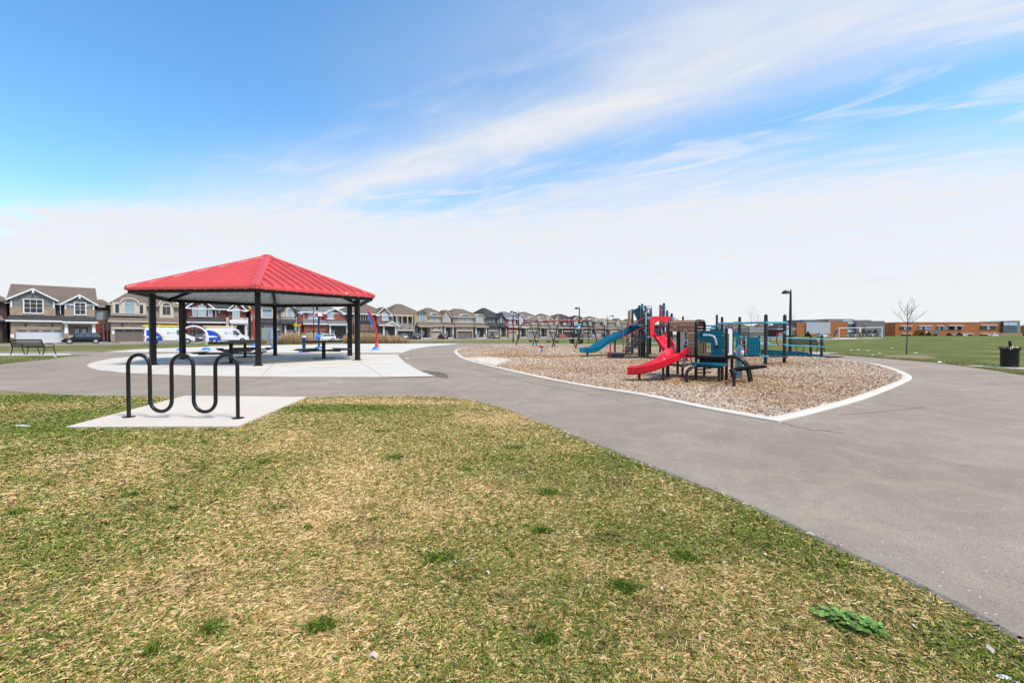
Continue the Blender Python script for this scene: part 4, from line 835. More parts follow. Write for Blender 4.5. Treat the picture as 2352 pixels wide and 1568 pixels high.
# stairs with stringers, base box, red hand rails
for dD in (0, .75):
    D = 20.7+dD; pol = [G(470, 712, D), G(445, 708, D), G(180, 905, D), G(165, 960, D), G(180, 975, D), G(470, 770, D)]; mb = MB(); mb.prism(pol, (0, -.02, 0), (0, .03, 0)); part('stringer', mb, grey_pl, ps, world=True, bevel=.006)
    a, b = T(775, 562, D), T(175, 880, D); part('hand_rail', MB().tube(crv([a, T(700, 585, D), b, T(140, 920, D), T(135, 1000, D)], 4)+[T(138, 1560, D), T(140, 1650, D)], .021, 8), red_mt, ps, 60, world=True)
    part('hand_rail', MB().tube([T(760, 812, D), T(180, 1110, D), T(150, 1150, D)], .019, 8), red_mt, ps, 60, world=True)
for i in range(5): q_ = G(200+60*i, 920-46*i, 21.05); part('step', MB().box(q_, (.34, .75, .04)), deckm, ps, world=True)
a, b = F_(1430, 1390, 20.8), F_(1670, 1490, 20.8); part('step_box', MB().bx(a.x, b.x, 20.7, 21.6, max(b.z, 0), a.z), grey_pl, ps, world=True, bevel=.01)
part('step_nosing', MB().bx(a.x-.02, b.x+.02, 20.62, 20.72, a.z-.06, a.z), deckm, ps, world=True); part('grab_post', MB().tube([(F_(1420, 1500, 20.7).x, 20.7, -.02), F_(1415, 1205, 20.7)], .035, 10), red_mt, ps, 50, world=True)
# rock climber, brown trunk boards, dark red panels, teal panels, hoop
mb = MB(); D = 25.6
for i in range(13):
    v = 1005-27*i; w = 42+10*math.sin(i*1.7)-(i*1.2); c = G(215+6*math.sin(i), v, D); mb.v += [(c.x+math.cos(2*PI*k/10)*w*.0041*(1+rnd.uniform(-.13, .13)), D+math.sin(2*PI*k/10)*.2*(1+rnd.uniform(-.2, .2)), c.z) for k in range(10)]
mb.f = [(i*10+k, i*10+(k+1) % 10, (i+1)*10+(k+1) % 10, (i+1)*10+k) for i in range(12) for k in range(10)]+[tuple(range(120, 130))]; mb.mi = [0]*len(mb.f); part('rock_climber', mb, rock, ps, world=True)
for u0, u1, mt, D in ((275, 300, wood_pl, 25.9), (302, 350, tan_pl, 25.5)): a, b = T(u0, 360 if u0 < 300 else 335, D), T(u1, 900, D); part('trunk_board', MB().bx(a.x, b.x, D-.03, D+.03, b.z-.5, a.z), mt, ps, world=True, bevel=.01)
def panel(nm, pol, mt, t=.03): mb = MB(); mb.prism(pol, (0, -t/2, 0), (0, t/2, 0)); return part(nm, mb, mt, ps, world=True, bevel=.006)
panel('red_panel', [G(357, 590, 23.4), G(357, 893, 23.4), G(298, 870, 24.6), G(298, 690, 24.6)], red_dk); panel('red_panel', [G(463, 640, 22.2), G(463, 560, 22.2), G(400, 560, 22.9), G(400, 640, 22.9)], red_dk)
panel('teal_panel', [G(455, 255, 22.6), G(487, 258, 22.6), G(487, 360, 22.6), G(455, 360, 22.6)], teal); panel('teal_panel', [T(1285, 390, 24.4), T(1362, 390, 24.4), T(1362, 1100, 24.4), T(1285, 1100, 24.4)], teal); panel('teal_panel', [T(1235, 190, 26), T(1300, 190, 25.4), T(1300, 520, 25.4), T(1235, 520, 26)], teal)
panel('red_fin', [T(818, 245, 22.9), T(862, 380, 22.3), T(812, 380, 22.3)], red_mt); panel('red_fin', [T(1215, 230, 25.6), T(1232, 235, 25.6), T(1300, 390, 25), T(1282, 395, 25), T(1282, 1000, 25), T(1225, 730, 25.6)], red_mt)
for i in range(5): a = T(1040, 760+68*i, 26-.5*i); b = T(1225+14*i, 824+68*i, 26-.5*i); part('riser', MB().bx(a.x, b.x, a.y-.02, a.y+.02, b.z, a.z), grey_pl, ps, world=True)
D = 24.2; part('view_hoop', MB().tube([T(975, 500, D), T(968, 300, D)]+[T(908+58*math.cos(PI*i/10), 275-58*math.sin(PI*i/10), D) for i in range(11)]+[T(850, 300, D), T(855, 420, D)], .02, 8), teal_pl, ps, 60, world=True); panel('hoop_sign', [T(855, 285, 24.25), T(962, 285, 24.25), T(962, 325, 24.25), T(855, 325, 24.25)], cyan)
for (u0, v0), (u1, v1) in (((1600, 550), (1840, 668)), ((1600, 612), (1800, 720))): bar(T(u0, v0, 21.7), T(u1, v1, 24.), .017, red_mt, 'hand_rail')
for t_ in (.15, .4, .65, .9): bar(T(1600, 550, 21.7).lerp(T(1840, 668, 24.), t_), T(1600, 612, 21.7).lerp(T(1800, 720, 24.), t_), .012, red_mt, 'baluster')
for a, b in ((pC, pD), (pA, pB)):
    for z in (zG(285, 22.5), zG(545, 22.5)): bar(Vector((a.x, a.y, z)), Vector((b.x, b.y, z)), .02, cyan)
# kiosk side of the ramp: red talk tubes and teal play panel
D = 22.4; part('talk_tube', MB().tube([X_ for X_ in (at(*cX(640, 950), D), at(*cX(665, 955), D), at(*cX(682, 1000), D), at(*cX(680, 1280), D))], .028, 8), red_mt, ps, 60, world=True); part('talk_horn', MB().lathe(at(*cX(675, 1310), D), [(.13, 0), (.05, .13), (.03, .16)], 12), red_pl, ps, 50, world=True)
part('ladder_pole', MB().tube([at(*cX(765, 950), D), at(*cX(765, 1270), D)], .02, 8), yellow_l, ps, 50, world=True); part('talk_horn', MB().lathe(at(*cX(768, 1310), D), [(.10, 0), (.04, .12)], 12), red_pl, ps, 50, world=True)
D = 20.; pan = [at(*cX(u, v), D) for u, v in ((470, 830), (505, 800), (560, 835), (600, 850), (605, 915), (590, 945), (470, 930))]; panel('teal_panel', pan, teal, .05); panel('teal_panel', [at(*cX(u, v), 20.5) for u, v in ((520, 950), (612, 945), (612, 1390), (520, 1390))], teal, .04)

# ------------------------------------------------------------ little playhouse (front right of the bed)
lx = Vector((.80, -.60, 0)).normalized(); bx_ = Vector((.60, .80, 0)).normalized(); up_ = Vector((0, 0, 1)); O = Vector((4.82, 11.5, 0))    # O: front foot of the middle hoop
ph = thing('playhouse', 'toddler play train with brown plank cab, teal bubble panel and curved red slide', 'playhouse', (O.x, O.y, 0))
w = lambda a, b, z: O+lx*a+bx_*b+up_*z           # along, back, up
MODL, DEP = .72, .86
def hoop(a, z0, z1, r=.038, dep=DEP, mt=black, b0=0., rad=.16):
    pts = [w(a, b0, z0+rad)]
    for cb, cz, s_ in ((b0+rad, z1-rad, PI), (b0+dep-rad, z1-rad, PI/2), (b0+dep-rad, z0+rad, 0), (b0+rad, z0+rad, -PI/2)):
        pts += [w(a, cb+rad*math.cos(s_-PI/2*i/5), cz+rad*math.sin(s_-PI/2*i/5)) for i in range(6)]
    part('hoop_frame', MB().tube(pts[1:], r, 10, True), mt, ph, 60, world=True)
hoop(-MODL, .56, 1.54); hoop(0, .56, 1.54); hoop(MODL+.0, .58, 1.38, .036, .74); hoop(-.69, .56, 1.54, .03)
# plank shell: planks follow the hoop outline in cross-section
rad = .15; prof = []
def prof_pt(t):                                   # perimeter from front bottom, over the roof, to the back bottom
    segs = [('l', (0, .62), (0, 1.53-rad)), ('a', (rad, 1.53-rad), PI), ('l', (rad, 1.53), (DEP-rad, 1.53)), ('a', (DEP-rad, 1.53-rad), PI/2), ('l', (DEP, 1.53-rad), (DEP, .62))]
    Ls = [math.dist(s_[1], s_[2]) if s_[0] == 'l' else rad*PI/2 for s_ in segs]; tot = sum(Ls); d = t*tot
    for s_, L in zip(segs, Ls):
        if d <= L+1e-9:
            f = d/L
            if s_[0] == 'l': return (s_[1][0]+(s_[2][0]-s_[1][0])*f, s_[1][1]+(s_[2][1]-s_[1][1])*f)
            a = s_[2]-PI/2*f; return (s_[1][0]+rad*math.cos(a), s_[1][1]+rad*math.sin(a))
        d -= L
    return (DEP, .62)
NP = 30
for i in range(NP):
    (b0, z0), (b1, z1) = prof_pt((i+.05)/NP), prof_pt((i+.95)/NP); spans = [(-MODL+.04, -.04)]
    zc_ = (z0+z1)/2
    if i < NP/2 and b0 < .02 and zc_ < 1.26: spans = [(-.20, -.04)]                   # front opening left of the plank pier
    if i > NP/2 and b0 > DEP-.02 and .78 < zc_ < 1.22: spans = [(-MODL+.04, -.52), (-.16, -.04)]
    n_ = Vector((z1-z0, -(b1-b0))) ; n_.normalize(); th = .03
    for s0, s1 in spans:
        vs = [w(s_, b_-n_.x*0+(o_*(-n_.x)), z_+(o_*(-n_.y))) for s_ in (s0, s1) for b_, z_, o_ in ((b0, z0, 0), (b1, z1, 0), (b1, z1, th), (b0, z0, th))]
        part('plank', MB().add(vs, [(0, 1, 2, 3), (7, 6, 5, 4), (0, 4, 5, 1), (1, 5, 6, 2), (2, 6, 7, 3), (3, 7, 4, 0)]), wood_pl, ph, world=True)
part('header_board', MB().bx(0, 0, 0, 0, 0, 0).prism([w(-MODL+.04, -.012, 1.255), w(-.04, -.012, 1.255), w(-.04, -.012, 1.33), w(-MODL+.04, -.012, 1.33)], bx_*-.012, bx_*.012), wood_pl, ph, world=True)
for a in (-.66, -.61, -.30, -.24, -.08): q_ = w(a, -.03, 1.29); part('bolt', MB().tube([q_, q_-bx_*.015], .014, 8), chrome, ph, world=True)
part('floor', MB().prism([w(-MODL, 0, .58), w(MODL, 0, .58), w(MODL, .8, .58), w(-MODL, .8, .58)], (0, 0, 0), (0, 0, .045)), deckm, ph, world=True)
# white panel with cut window and green leaves inside the left end
part('white_panel', MB().prism([w(-.60, .70, .64), w(-.42, .70, .64), w(-.40, .70, 1.25), w(-.47, .70, 1.25), w(-.60, .70, 1.25)], bx_*0, bx_*.02), white_pl, ph, world=True)
part('white_panel', MB().prism([w(-.66, .12, .64), w(-.56, .12, .64), w(-.56, .12, .86), w(-.66, .12, .86)], bx_*0, bx_*.02), white_pl, ph, world=True)
for a, z in ((-.46, 1.18), (-.45, 1.08), (-.46, .95), (-.48, .86)): q_ = w(a, .68, z); part('leaf_shape', MB().prism([q_+lx*.0+up_*-.045, q_+lx*.03+up_*.0, q_+lx*.02+up_*.045, q_-lx*.02+up_*.01], bx_*-.01, bx_*.01), M('dark_green_print', (.01, .035, .03), .5), ph, world=True)
part('seat_box', MB().prism([w(-.40, .30, .63), w(-.28, .30, .63), w(-.28, .30, .86), w(-.40, .30, .86)], bx_*0, bx_*.3), M('dark_green_panel', (.01, .08, .07), .45), ph, world=True)
# teal bubble panel on the right module
def rr_poly(a0, a1, z0, z1, r, b, n=5): return [w(cx+r*math.cos(s_+PI/2*i/n), b, cz+r*math.sin(s_+PI/2*i/n)) for cx, cz, s_ in ((a1-r, z1-r, 0), (a0+r, z1-r, PI/2), (a0+r, z0+r, PI), (a1-r, z0+r, 3*PI/2)) for i in range(n+1)]
za, zb_ = .64, 1.275
pol = [w(a, -.02, z) for a, z in [(.03, zb_-.03), (.06, zb_), (.58, zb_), (.65, zb_-.03), (.68, zb_-.10), (.68, za+.10), (.65, za+.03), (.58, za), (.37, za), (.37, .93), (.355, .965), (.32, .98), (.03, .98)]]
part('bubble_panel', MB().prism(pol[::-1], bx_*-.012, bx_*.012), teal, ph, world=True, bevel=.004)
part('window_frame', MB().tube([w(.04, -.005, .66), w(.04, -.005, .97), w(.36, -.005, .97), w(.36, -.005, .66)], .016, 6, True), tan_pl, ph, world=True)
for i in range(5): a = .09+.055*i; part('window_bar', MB().beam(w(a, .0, .66), w(a, .0, .96), .024, .014), tan_pl, ph, world=True)
arcp = [w(.17, -.045, 1.16), w(.34, -.045, 1.155), w(.43, -.045, 1.12), w(.48, -.045, 1.04), w(.495, -.045, .93), w(.497, -.045, .90)]
part('clear_tube', MB().tube(crv(arcp, 5), .026, 10), M('clear_plastic_tube', (.5, .58, .62), .08, 0, .3, 30, spec=.9), ph, 60, world=True)
for i in range(7): q_ = crv(arcp, 5)[4+3*i]-bx_*.012; part('bead', MB().lathe(q_-up_*.018, [(.004, 0), (.024, .018), (.004, .036)], 8), (red_pl, chrome, navy)[i % 3], ph, 50, world=True)
for a, z in ((.155, 1.16), (.497, .87)): part('tube_bracket', MB().prism(rr_poly(a-.045, a+.045, z-.04, z+.04, .015, -.05, 2), bx_*0, bx_*.03), black_flat, ph, world=True)
for a, z in ((.06, 1.25), (.65, 1.15), (.06, 1.02), (.65, .78)): q_ = w(a, -.035, z); part('bolt', MB().tube([q_, q_-bx_*.012], .012, 8), chrome, ph, world=True)
part('child_mark', MB().prism([w(.46, -.034, .68), w(.485, -.034, .74), w(.51, -.034, .68), w(.495, -.034, .80), w(.475, -.034, .80)], bx_*-.002, bx_*0), M('dark_teal_print', (0, .05, .08), .5), ph, world=True)
part('side_rail', MB().beam(w(.02, 0, .60), w(.70, 0, .60), .06, .055), black, ph, world=True); part('skirt', MB().prism([w(.05, .1, .42), w(.70, .1, .42), w(.70, .1, .58), w(.05, .1, .58)], bx_*0, bx_*.03), black_flat, ph, world=True)
part('white_end_panel', MB().prism([w(MODL, .04, .64), w(MODL, .69, .64), w(MODL, .69, 1.30), w(MODL, .65, 1.34), w(MODL, .08, 1.34), w(MODL, .04, 1.30)], lx*-.012, lx*.012), white_pl, ph, world=True); part('end_slot', MB().prism([w(MODL, .12, .70), w(MODL, .26, .70), w(MODL, .26, 1.2), w(MODL, .12, 1.2)], lx*.012, lx*.016), grey_pl, ph, world=True)
# legs of the frame
for a, b in ((-MODL, 0), (-MODL, DEP), (0, 0), (0, DEP), (MODL, .04), (MODL, .74)): part('leg', MB().cyl(w(a, b, -.03), w(a, b, .62), .036), black, ph, 50, world=True)
# slide
S0 = w(-.42, -.02, .66+.02); sp_ = crv([S0+bx_*.12, S0, S0-bx_*.22-lx*.03-up_*.04, Vector((4.02, 11.12, .545)), Vector((3.72, 11.0, .40)), Vector((3.38, 10.98, .28)), Vector((3.14, 11.03, .225)), Vector((2.94, 11.10, .215))])
slide(sp_, .39, .16, red_pl, ph, flare=.7)
q_ = gp(*cG(318, 1345)); part('slide_leg', MB().cyl((q_.x+.0, 11.05, -.02), (q_.x, 11.05, .20), .032), char, ph, 50, world=True); part('slide_leg', MB().cyl((3.78, 11.0, -.02), (3.78, 11.0, .40), .024), char, ph, 50, world=True)
# activity table in front, teal top with raised strip, bent legs
tz = .455; tp = [w(a, b, tz) for a, b in ((.05, -.62), (.62, -.66), (.72, -.58), (.78, -.40), (.78, -.12), (-.02, -.12), (-.05, -.5))]
part('table_top', MB().prism(tp, (0, 0, -.035), (0, 0, 0)), teal, ph, world=True, bevel=.006); part('table_strip', MB().prism([w(.03, -.56, tz), w(.55, -.60, tz), w(.55, -.36, tz), w(.03, -.36, tz)], (0, 0, 0), (0, 0, .022)), teal_pl, ph, world=True, bevel=.004)
part('table_apron', MB().prism([w(a, b, tz-.04) for a, b in ((.08, -.58), (.60, -.62), (.70, -.40), (.70, -.16), (.04, -.16))], (0, 0, -.05), (0, 0, 0)), black_flat, ph, world=True)
for a, b in ((.08, -.35), (.66, -.50), (.66, -.14)): part('leg', MB().cyl(w(a, b, -.03), w(a, b, tz-.04), .034), char, ph, 50, world=True)
l0 = gp(*cG(1078, 1400)); part('bent_leg', MB().tube(crv([w(.12, -.56, tz-.05), l0+Vector((.2, .05, tz-.045)), l0+Vector((.06, 0, tz-.11)), l0+Vector((.0, 0, tz-.22)), l0+Vector((0, 0, -.03))], 5), .036, 10), char, ph, 60, world=True)
# low bench step at left back and rungs
a = w(-.62, -.55+.3, .36); part('step', MB().prism([w(-.9, -.05, .33), w(-.28, -.05, .33), w(-.28, .35, .33), w(-.9, .35, .33)], (0, 0, 0), (0, 0, .035)), deckm, ph, world=True)
for a, b in ((-.85, 0), (-.35, .02), (-.85, .3)): part('leg', MB().cyl(w(a, b, -.03), w(a, b, .33), .028), char, ph, 50, world=True)
for z in (.14, .24): part('rung', MB().tube([w(-.05, .3, z), w(.25, .55, z+.03)], .016, 7), char, ph, 50, world=True)
part('pale_post', MB().prism([w(-.33, -.05, .30), w(-.27, -.05, .30), w(-.27, -.05, .62), w(-.33, -.05, .62)], bx_*0, bx_*.03), ltblue, ph, world=True)
part('grab_loop', MB().tube(crv([w(-.15, -.04, .60), w(-.10, -.06, .50), w(-.10, -.06, .42), w(-.17, -.05, .39), w(-.24, -.05, .42)], 4), .014, 7), black, ph, 60, world=True)
# pale blue back panel and engine nose tubes with leaf step
part('pale_panel', MB().prism([w(.90, .10, .08), w(1.06, .10, .08), w(1.10, .10, .80), w(1.06, .10, .92), w(.97, .10, .92), w(.92, .10, .80)], bx_*0, bx_*.025), ltblue, ph, world=True, bevel=.005); part('pale_slot', MB().prism([w(.975, .09, .3), w(.985, .09, .3), w(1.0, .09, .85), w(.99, .09, .85)], bx_*0, bx_*.009), grey_pl, ph, world=True)
part('head_light', MB().lathe(w(1.07, .05, .66), [(.01, 0), (.035, .03), (.04, .09), (.02, .12)], 10), white_pl, ph, 50, world=True)
for db, ln in ((0.02, .47), (.30, .50)): part('nose_tube', MB().tube(crv([w(MODL, db, .62), w(MODL+.2, db, .61), w(MODL+.36, db-.02, .53), w(MODL+.46, db-.04, .38), w(MODL+.52, db-.06, .14), w(MODL+.55, db-.06, -.04)], 5), .038, 10), black, ph, 60, world=True)
for k, (db, a0, a1) in enumerate(((-.28, .86, 1.5), (-.06, .92, 1.62))): 
    c = crv([w(a0, db-.1, .30), w(a0+.2, db-.06, .345), w(a0+.42, db-.02, .385), w(a1, db, .42)], 5); n_ = len(c); part('step_leaf', MB().tube(c, [.03+.025*math.sin(PI*i/(n_-1)) for i in range(n_)], 10), black_flat, ph, 60, world=True)
part('step_plate', MB().prism([w(.95, -.3, .32), w(1.35, -.26, .37), w(1.42, -.08, .39), w(1.0, -.1, .33)], (0, 0, -.02), (0, 0, 0)), black_flat, ph, world=True)
q_ = gp(*cG(1775, 1465)); part('bent_leg', MB().tube(crv([w(.92, -.3, .31), q_+Vector((.03, .02, .33)), q_+Vector((0, 0, .22)), q_+Vector((0, 0, -.03))], 4), .034, 10), char, ph, 60, world=True)
# ------------------------------------------------------------ houses
br_tan = brick_mat('tan_brick', (0.413, 0.3, 0.213), (0.338, 0.237, 0.169), (.36, .31, .26)); br_dark = brick_mat('dark_red_brick', (0.176, 0.0473, 0.0378), (0.121, 0.0351, 0.0297), (.16, .10, .09)); br_red = brick_mat('red_brick', (0.345, 0.0862, 0.0517), (0.265, 0.0633, 0.0403), (.27, .17, .14))
br_brown = brick_mat('brown_brick', (0.247, 0.15, 0.111), (0.189, 0.111, 0.0845), (.22, .17, .14)); br_blk = brick_mat('black_brown_brick', (0.084, 0.054, 0.048), (0.06, 0.0408, 0.036), (.09, .07, .065)); br_beige = brick_mat('beige_brick', (0.432, 0.342, 0.258), (0.348, 0.27, 0.204), (.38, .33, .28)); br_or = brick_mat('orange_brick', (1.18*0.483, 0.178, 0.0575), (0.391, 0.138, 0.046), (.38, .22, .12))
stone = brick_mat('grey_stone', (0.338, 0.3, 0.269), (0.25, 0.225, 0.206), (.30, .28, .26), .45, .2); sid_grey = siding_mat('grey_siding', (.21, .195, .185)); sid_tan = siding_mat('tan_siding', (.42, .34, .26)); stucco = M('beige_stucco', (.46, .39, .31), .85, 0, .08, 2, .15, 60); stucco2 = M('tan_stucco', (.40, .30, .19), .85, 0, .08, 2, .15, 60); stuc_g = M('grey_green_stucco', (.20, .19, .165), .85, 0, .08, 2, .15, 60)
sh_br = shingle_mat('brown_shingle', (.165, .13, .105)); sh_dk = shingle_mat('charcoal_shingle', (.055, .055, .060)); sh_gr = shingle_mat('grey_shingle', (.16, .16, .165)); sh_tan = shingle_mat('tan_shingle', (.17, .13, .10))
dr_white = M('white_garage_door', (.60, .62, .63), .5, 0, .04, 2); dr_brown = M('brown_garage_door', (.165, .13, .11), .5, 0, .06, 2); dr_tan = M('tan_garage_door', (.40, .34, .28), .5, 0, .05, 2); dr_dark = M('dark_garage_door', (.045, .032, .030), .45, 0, .08, 2); dr_grey = M('grey_garage_door', (.26, .25, .24), .5, 0, .05, 2)
door_m = M('dark_front_door', (.03, .018, .018), .4, 0, .1, 3); shade_in = M('painted_recess_shade', (.085, .07, .06), .85, 0, .1, 3); trim_bk = M('black_trim', (.02, .02, .021), .45, 0, .1, 3); trim_tan = M('tan_trim', (.50, .44, .36), .6, 0, .05, 2); soff = M('white_soffit', (.62, .62, .61), .6, 0, .05, 2)  # shade_in: wall colour darkened to carry the shade of porches and recesses

def window(p, x, y, z, w, h, tr=white_t, gl=glass_d, cols=2, trans=0., arch=0., surround=None, sw=.28, name='window', key=None):
    """window on a wall facing -y; (x, z) = middle of the sill line"""
    n = 10; mb = MB(); f = .055; y0 = y-.06
    top = [(x+w/2*math.cos(PI*i/n), z+h-arch+arch*math.sin(PI*i/n)) for i in range(n+1)] if arch else [(x+w/2, z+h), (x-w/2, z+h)]
    ring = [(x-w/2, z), (x+w/2, z)]+top
    cx_, cz_ = x, z+h/2; inn = [(cx_+(a-cx_)*(1-2*f/w), cz_+(b-cz_)*(1-2*f/h)) for a, b in ring]; k = len(ring)
    vs = [(a, y0, b) for a, b in ring]+[(a, y0, b) for a, b in inn]+[(a, y+.01, b) for a, b in ring]+[(a, y+.01, b) for a, b in inn]
    mb.add(vs, [(i, (i+1) % k, k+(i+1) % k, k+i) for i in range(k)]+[(i, 2*k+i, 2*k+(i+1) % k, (i+1) % k) for i in range(k)]+[(k+i, k+(i+1) % k, 3*k+(i+1) % k, 3*k+i) for i in range(k)])
    zt_ = z+h-(arch if arch else 0); zz = zt_ if arch and not trans else z+h-trans
    for c in range(1, cols): mb.bx(x-w/2+w*c/cols-.028, x-w/2+w*c/cols+.028, y0+.003, y, z+.05, z+h-.05-(arch*.15))
    if trans or arch > .3: mb.bx(x-w/2+.05, x+w/2-.05, y0+.006, y, zz-.028, zz+.028)
    o = part(name, mb, tr, p)
    mb = MB(); mb.add([(a, y-.008, b) for a, b in inn], [tuple(range(k))]); part('pane', mb, gl, o)
    if surround:
        out = [(cx_+(a-cx_)*(1+2*sw/w), z+(b-z)*(1+sw/h) if b > z+.01 else z-.12) for a, b in ring]; mb = MB()
        vs = [(a, y-.10, b) for a, b in out]+[(a, y-.10, b) for a, b in ring]+[(a, y, b) for a, b in out]+[(a, y-.02, b) for a, b in ring]
        mb.add(vs, [(i, (i+1) % k, k+(i+1) % k, k+i) for i in range(k)]+[(i, 2*k+i, 2*k+(i+1) % k, (i+1) % k) for i in range(k)]+[(k+i, k+(i+1) % k, 3*k+(i+1) % k, 3*k+i) for i in range(k)]); part('surround', mb, surround, o)
    if key: mb = MB(); mb.prism([(x-.13, y-.14, z+h), (x+.13, y-.14, z+h), (x+.2, y-.14, z+h+.42), (x-.2, y-.14, z+h+.42)], (0, 0, 0), (0, .14, 0)); part('keystone', mb, key, o)
    return o
def hood(p, x, y, z, w, rise, mat, t=.22, dep=.7):
    n = 12; up = [(x+w/2*math.cos(PI-PI*i/n), z+rise*math.sin(PI*i/n)) for i in range(n+1)]; lo = [(x+(a-x)*(1-2*t/w), z+(b-z)*(1-t/rise)-.02) for a, b in up]; mb = MB(); k = n+1
    vs = [(a, y-.30, b) for a, b in up]+[(a, y-.30, b) for a, b in lo]+[(a, y+dep, b) for a, b in up]+[(a, y+dep, b) for a, b in lo]
    fs = []
    for i in range(n): fs += [(i, i+1, k+i+1, k+i), (i, 2*k+i, 2*k+i+1, i+1), (k+i, k+i+1, 3*k+i+1, 3*k+i)]
    mb.add(vs, fs); return part('arch_hood', mb, mat, p)
def hip(x0, x1, y0, y1, z0, z1, ov=.45, rx=None, name='roof', mat=None, p=None, gable=False):
    a0, a1, b0, b1 = x0-ov, x1+ov, y0-ov, y1+ov; yc = (y0+y1)/2; rx = rx or min((x1-x0)*.42, (y1-y0)*.42); r0, r1 = (x0-ov*.5, x1+ov*.5) if gable else (x0+rx, x1-rx)
    vs = [(a0, b0, z0), (a1, b0, z0), (a1, b1, z0), (a0, b1, z0), (r0, yc, z1), (r1, yc, z1)]; mb = MB()
    mb.add(vs, [(0, 1, 5, 4), (1, 2, 5), (2, 3, 4, 5), (3, 0, 4), (3, 2, 1, 0)]); return part(name, mb, mat, p)
def fascia_ring(x0, x1, y0, y1, z, p, mat, ov=.47, h=.22):
    a0, a1, b0, b1 = x0-ov, x1+ov, y0-ov, y1+ov; mb = MB()
    mb.bx(a0-.04, a1+.04, b0-.05, b0+.05, z-h, z+.02); part('eave_board', mb, mat, p)
    part('eave_board', MB().bx(a0-.05, a0+.05, b0+.055, b1, z-h, z+.02), mat, p); part('eave_board', MB().bx(a1-.05, a1+.05, b0+.055, b1, z-h, z+.02), mat, p)
def gable_bay(p, x0, x1, y, z0, z1, za, wm, rm, tm, ov=.35, dep=3.2, ret=False, low=None):
    xc = (x0+x1)/2; mb = MB(); mb.prism([(x0, y, z0), (x1, y, z0), (x1, y, z1), (xc, y, za), (x0, y, z1)], (0, 0, 0), (0, .9, 0)); part('gable_wall', mb, wm, p)
    if low: part('brick_base', MB().bx(x0-.06, x1+.06, y-.08, y, z0, low[0]), low[1], p); part('base_cap', MB().bx(x0-.1, x1+.1, y-.12, y, low[0], low[0]+.09), trim_tan, p)
    s_ = (za-z1)/((x1-x0)/2); d = ov; A, B, C = (x0-d, z1-s_*d+.06), (xc, za+.06), (x1+d, z1-s_*d+.06); mb = MB(); y0 = y-.38
    mb.add([(A[0], y0, A[1]), (B[0], y0, B[1]), (C[0], y0, C[1]), (A[0], y+dep, A[1]), (B[0], y+dep, B[1]), (C[0], y+dep, C[1])], [(0, 1, 4, 3), (1, 2, 5, 4)]); o = part('gable_roof', mb, rm, p)
    md = o.modifiers.new('thick', 'SOLIDIFY'); md.thickness = .12
    for q0, q1 in ((A, B), (B, C)):
        w_ = .26; mb = MB(); mb.prism([(q0[0], y0-.04, q0[1]+.03), (q1[0], y0-.04, q1[1]+.03), (q1[0], y0-.04, q1[1]-w_), (q0[0], y0-.04, q0[1]-w_)], (0, 0, 0), (0, .08, 0)); part('bargeboard', mb, tm, p)
        mb = MB(); mb.prism([(q0[0], y0+.05, q0[1]-.10), (q1[0], y0+.05, q1[1]-.10), (q1[0], y0+.05, q1[1]-.16), (q0[0], y0+.05, q0[1]-.16)], (0, 0, 0), (0, .33, 0)); part('soffit', mb, soff, p)
    if ret:
        for x_, sg in ((A[0], 1), (C[0], -1)): part('eave_return', MB().bx(x_, x_+sg*1.0, y0-.06, y, z1-s_*d-.25, z1-s_*d+.02), tm, p)
def skirt(p, x0, x1, y0, y1, z0, z1, rm, tm, post=None):
    mb = MB(); mb.add([(x0-.35, y0-.4, z0), (x1+.35, y0-.4, z0), (x1-.1, y1, z1), (x0+.1, y1, z1), (x1+.35, y1, z0), (x0-.35, y1, z0)], [(0, 1, 2, 3), (1, 4, 2), (5, 0, 3), (0, 5, 4, 1)]); part('skirt_roof', mb, rm, p)
    part('eave_board', MB().bx(x0-.38, x1+.38, y0-.45, y0-.35, z0-.24, z0+.02), tm, p)
def garage(p, x0, x1, y, wm, dm, h=2.45, ztop=3.75, lites=4, lintel=None, stone_base=None):
    part('garage_wall', MB().bx(x0-.55, x0, y, -.003, 0, ztop).bx(x1, x1+.55, y, -.003, 0, ztop).bx(x0-.002, x1+.002, y, -.003, h, ztop), wm, p)
    d = MB(); H4 = h/4
    for i in range(4): d.bx(x0, x1, y+.28, y+.34, H4*i+.012, H4*(i+1)-.012)
    d.bx(x0, x1, y+.31, y+.36, 0, h); o = part('garage_door', d, dm, p); nl = lites; wv = (x1-x0)/nl
    for i in range(nl):
        for j in range(4): xx = x0+wv*(i+.5)+(j-1.5)*wv*.17; part('door_pane', MB().bx(xx-wv*.07, xx+wv*.07, y+.265, y+.279, h-.44, h-.22), glass_d, o)
    if lintel: part('lintel', MB().bx(x0-.3, x1+.3, y-.05, y, h, h+.28), lintel, p)
    if stone_base: part('stone_base', MB().bx(x0-.6, x0-.03, y-.06, y, 0, 1.5).bx(x1+.03, x1+.6, y-.06, y, 0, 1.5), stone_base, p)
    for x_ in (x0+(x1-x0)*.2, x0+(x1-x0)*.75): part('wall_lantern', MB().bx(x_-.1, x_+.1, y-.16, y-.02, h+.55, h+.95).bx(x_-.05, x_+.05, y-.1, y, h+.95, h+1.05), trim_bk, p)
